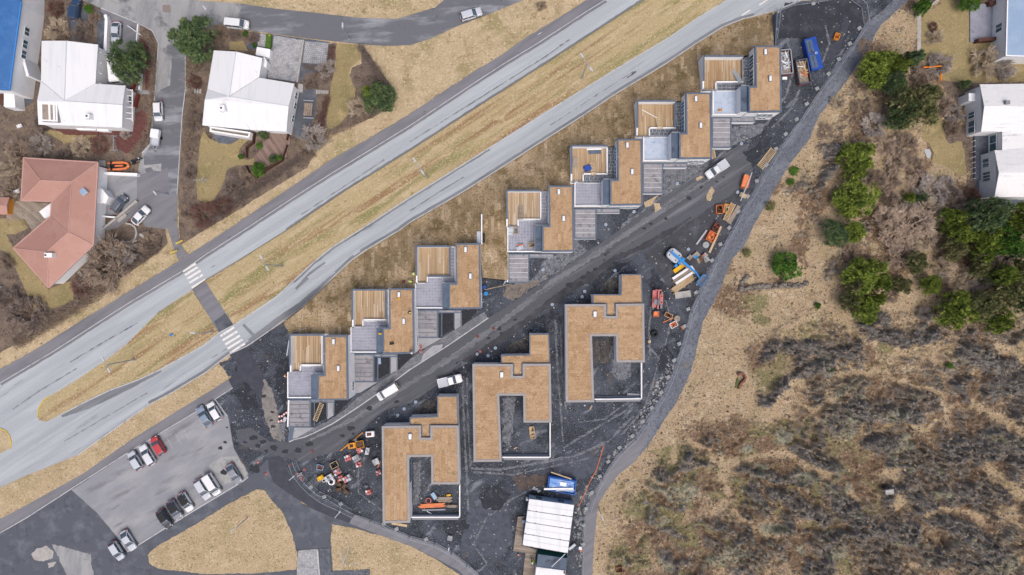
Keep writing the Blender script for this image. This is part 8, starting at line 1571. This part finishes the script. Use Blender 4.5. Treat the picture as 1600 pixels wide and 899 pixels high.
disc('white gas bottle at the office corner', 823.5, 779, .25, M_WHITE, 'gas_bottle', 'bottle', 1.1); disc('blue-white gas bottle on the boardwalk', 818, 813, .3, M_PALEBLUE, 'gas_bottle', 'bottle', 1.1); slabbox('white sign box by the heath path', 906.5, 856, 0, (.6, .6, .5), M_WHITE, 'sign_box', 'box'); disc('orange bucket by the heath path', 907.5, 861, .22, M_ORANGE, 'bucket', 'bucket', .4); disc('orange bucket at the boardwalk end', 810, 867, .18, M_ORANGE, 'bucket', 'bucket', .4)
plank('white drooping tarpaulin strip at the office corner', (889, 859), (899, 851), .5, .3, .6, M_GREYPAINT, 'tarpaulin', 'tarpaulin')

# ------------------------------------------------------------------ gardens: forecourt paving, decks, screens and walls
def paved(name, poly, wd, ht, ang, m, z=.075, gap=.25, stag=.5, jit=.15):
    mb = MB(); r = random.Random(len(poly))
    for c in tiles(poly, wd, ht, gap, ang, jit, stag, amin=1, rn=r): mb.prism([P(x, y, 0)[:2] for x, y in c], .0, z+.02*r.random(), t=.001+r.random())
    return struct(mb, name, m, 'stuff')
paved('forecourt_paving', [(428, 56), (474, 63), (464, 128), (418, 122), (422, 78), (426, 74)], 2.6, 2.2, 6, M_PAVER); paved('forecourt_paving', [(477, 65), (514, 68), (510, 102), (473, 98)], 3.2, 3.0, 6, M_PAVER, gap=.5); paved('block_paving', [(466, 860), (496, 858), (497, 912), (464, 912), (464, 890)], 2.4, 2.4, 0, M_PAVER, .09, .25, 0, 0); paved('block_paving', [(500, 857), (515.5, 857), (517, 892), (577, 889.5), (577, 912), (501, 912)], 2.4, 2.4, 0, M_PAVERDARK, .09, .25, 0, 0)
paved('forecourt_paving', [(402, 53), (416, 54), (416, 74), (403, 72)], 2.6, 2.2, 6, M_PAVER)
sheet('paving_bed', [(426, 54), (515, 66), (511, 103), (464, 129), (417, 123), (400, 72), (401, 52)], M_PAVERDARK, .015)
single(MB().bar(P(475.5, 64)[:2], P(465.5, 130)[:2], .28, 0, .5), 'forecourt_wall', 'low pale wall between the two forecourt pavings', 'wall', M_CONC); single(MB().prism([P(*q_)[:2] for q_ in ((467, 132), (475, 133), (474, 146), (466, 145))], 0, .5), 'planter_box', 'pale concrete planter at the end of the forecourt wall', 'planter', M_CONC)
single(MB().prism([P(*q_)[:2] for q_ in ((418, 55), (426, 56), (424, 78), (416, 77))], 0, .7), 'box_hedge', 'clipped green hedge block on the forecourt', 'hedge', mat('green_hedge', '#5c7f37', [('n', '#3f5f2a', 2, .5, .7), ('n', '#c9b93f', .8, .64, .7)], bump=.8))
t = thing('timber_deck', 'brown timber deck enclosed by an angled screen', 'deck', P(420, 240)); r_ = random.Random(8)
for c in tiles([(424, 206), (450, 207), (454, 220), (447, 245), (432, 254), (414, 262), (404, 256), (397, 254), (399, 243), (408, 232), (411, 222), (413, 212)], 90, 2.5, .3, 56, .2, 0, amin=2, rn=r_):
    mb = MB(); mb.prism([P(x, y, .3)[:2] for x, y in c], .05, .3+.03*r_.random(), t=.001+r_.random()); part(mb, 'deck_board', mat('brown_deck', '#85695e', [('n', '#9a8074', .9, .48, .68)], tint='#a58d81'), t)
for lab, line in (('dark angled timber screen left of the brown deck', [(398, 209), (396, 223), (386, 231), (385.5, 246)]), ('dark angled timber screen round the lower side of the brown deck', [(385, 260), (390, 270), (401, 277), (421, 263), (441, 251), (446, 238), (449, 228)]), ('short dark screen at the house corner by the deck', [(452, 206), (449, 219)])):
    t = thing('timber_screen', lab, 'screen', P(*line[0]))
    for a, b in zip(line, line[1:]): part(MB().bar(P(*a, .6)[:2], P(*b, .6)[:2], .1, 0, 1.2), 'panel', M_BROWNWOOD, t)
    for a in line: part(MB().box(P(*a, .6)[:2]+(0,), (.18, .18, 1.26)), 'post', M_BROWNWOOD, t)
t = thing('garden_table', 'brown slatted table with benches on the dark side yard', 'table', P(484, 170))
for k in range(4): part(MB().bar(P(477.5+k*3.3, 161, .7)[:2], P(475.5+k*3.3, 181, .7)[:2], .36, .68, .74), 'slat', M_OLDDECK, t)
for q_ in ((478, 163), (488, 163), (476, 179), (486, 179)): part(MB().box((*P(*q_)[:2], 0), (.1, .1, .68)), 'leg', M_STEEL, t)
for y_ in (157, 184): part(MB().bar(P(474, y_, .4)[:2], P(490, y_+1, .4)[:2], .2, .38, .44), 'bench', M_STEEL, t)
def steps(label, poly, n, m, dz=.12, z0=.03, name='garden_steps'):
    t = thing(name, label, 'steps', P(*poly[0])); a, b, c, d = poly
    for k in range(n):
        f0, f1 = k/n, (k+.72)/n; q_ = [P(*lerp(a, b, f0))[:2], P(*lerp(a, b, f1))[:2], P(*lerp(d, c, f1))[:2], P(*lerp(d, c, f0))[:2]]; part(MB().prism(q_, 0, z0+dz), 'step', m, t)
    return t
steps('grey garden steps beside the lane', [(291, 136), (316, 140), (316, 147), (291, 144)], 6, M_CONC); steps('pale plank steps across the brown hedge', [(494, 141), (514, 142), (514, 147), (494, 147)], 8, M_CONC); steps('dark planks at the forecourt house porch', [(388, 68), (401, 70), (401, 78), (388, 77)], 3, M_SLATEDARK)
def wall(label, line, wd, z1, m, name='garden_wall'): 
    mb = MB()
    for a, b in zip(line, line[1:]): mb.bar(P(*a, z1)[:2], P(*b, z1)[:2], wd, 0, z1)
    return single(mb, name, label, 'wall', m)
wall('white retaining wall between driveway and paved path', [(164, 23), (166, 30), (163.5, 84)], .55, 1.0, M_WHITE); wall('thin white wall between driveway and red gravel', [(215, 38), (212, 75)], .22, .6, M_WHITE); wall('white fence rail jutting into the red gravel', [(199, 40), (220, 55)], .14, .6, M_WHITE); wall('white wall by the balcony house steps', [(218.5, 114), (217, 140)], .25, .8, M_WHITE)
wall('dark red balustrade by the balcony house, upper', [(211, 123), (204, 140)], .35, .9, mat('dark_red_paint', '#8a3530')); wall('dark red balustrade by the balcony house, lower', [(214, 147), (209, 167)], .35, .9, mat('dark_red_paint', '#8a3530')); wall('white retaining wall above the salmon house court', [(153, 270.5), (214, 273)], .55, 1.1, M_WHITE); wall('white wall edging the sloping ramp', [(213, 314), (181, 341), (160, 358)], .4, .8, M_CONC); wall('white wall below the salmon house court', [(154, 337.5), (182, 340)], .3, .8, M_WHITE)
mb = MB(); q_ = [(169, 376), (186, 378), (204, 378), (211, 373), (213, 364), (211, 356), (205, 351), (196, 349)]
wall('curved white garden wall beneath the sloping ramp', q_, .3, .7, M_CONC); wall('white coping above the garden lawn in the upper right', [(1434, 24), (1468, -2)], .3, 1.0, M_CONC)
for lab, px, py, a, d in (('pale slab bench by the curved wall', 223, 369, -40, (1.1, .5, .4)), ('pale bench at the big bare tree', 127, 429, -60, (1.1, .5, .4)), ('concrete slab on the sloping ramp', 190, 340, 42, (2.1, .9, .15)), ('grey garden table top beside the boat', 161, 256, 0, (1.1, 1.1, .5)), ('pale weathered bench heap in the lava field', 1379, 763, 8, (1.6, .9, .4))):
    slabbox(lab, px, py, a, d, M_CONC, 'garden_bench' if 'bench' in lab else 'concrete_slab' if 'slab' in lab else 'garden_table', 'bench' if 'bench' in lab else 'slab' if 'slab' in lab else 'table', ground_z(px, py)+.03)
bale('blue tarpaulin bundle by the dark grey hatchback', 165, 314, 30, M_BLUE, (1.3, .9, .8), 'tarpaulin_bundle', 'tarpaulin', None); bale('pile of white and red garden things by the salmon roof', 26, 300, 20, M_WHITE, (1.3, .8, .4), 'garden_clutter', 'clutter', None); bale('white garden bag under the bare shrubs by the balcony house', 30, 197, 20, M_WHITE, (1.0, .6, .4), 'garden_bag', 'bag', None); bale('dark red thing under the huge spreading tree', 176, 440, 60, M_RED, (.7, .3, .3), 'garden_toy', 'toy', None); bale('blue and black bag lying on the west grass island', 267, 523.5, 25, M_BLUE, (.7, .35, .25), 'bag', 'bag', None)
t = thing('garden_shed', 'brown playhouse at the left edge with reddish roof', 'shed', P(5, 322)); q_ = [P(*p, 1.8)[:2] for p in ((-8, 309), (12, 309), (9, 334), (-8, 334))]; part(MB().prism(q_, 0, 1.7), 'wall', M_AMBER, t); A = [P(-9, 308, 2)[:2], P(13, 308, 2)[:2], P(10, 335, 2)[:2], P(-9, 335, 2)[:2]]; mb = MB(); mb.add([(*A[0], 1.7), (*A[1], 1.7), (*A[2], 1.7), (*A[3], 1.7), (*lerp(A[0], A[3], .5), 2.4), (*lerp(A[1], A[2], .5), 2.2)], [[0, 1, 5, 4], [4, 5, 2, 3], [1, 2, 5], [0, 4, 3]]); part(mb, 'roof', M_PINK, t)
t = thing('timber_deck', 'grey timber terrace below the salmon house bay', 'deck', P(45, 330))
for c in tiles([(10, 314), (33, 314), (60, 317), (80, 318), (79, 338), (50, 362), (38, 342), (18, 344), (10, 346)], 90, 3, .3, 38, .2, 0, amin=2, rn=r_):
    mb = MB(); mb.prism([P(x, y, .2)[:2] for x, y in c], .02, .14+.03*r_.random(), t=.001+r_.random()); part(mb, 'deck_board', M_OLDDECK, t)
# rusty question-mark sculpture on the heath
t = thing('rusty_sculpture', 'rust-brown curled steel sculpture on the straw heath', 'sculpture', P(1156, 596)); q_ = [(1153, 586), (1157, 583.5), (1162, 585), (1165, 590), (1163, 595), (1158, 599), (1155, 604), (1154.5, 608)]; gz = ground_z(1158, 596)
mb = MB()
rg = ribbon(q_, 3.2); n_ = len(rg)//2
for k in range(n_-1): mb.prism([P(*rg[k], .5)[:2], P(*rg[k+1], .5)[:2], P(*rg[-k-2], .5)[:2], P(*rg[-k-1], .5)[:2]], gz-.2, gz+.75)
part(mb, 'band', mat('corten_steel', '#8c5546', [('n', '#74443a', 1.5, .5, .7)]), t); part(MB().prism([P(*p)[:2] for p in ((1150, 594), (1153, 590), (1153.5, 600), (1151, 607), (1148.5, 606))], gz-.2, gz+.35), 'moss_core', M_LEAFOLIVE, t)
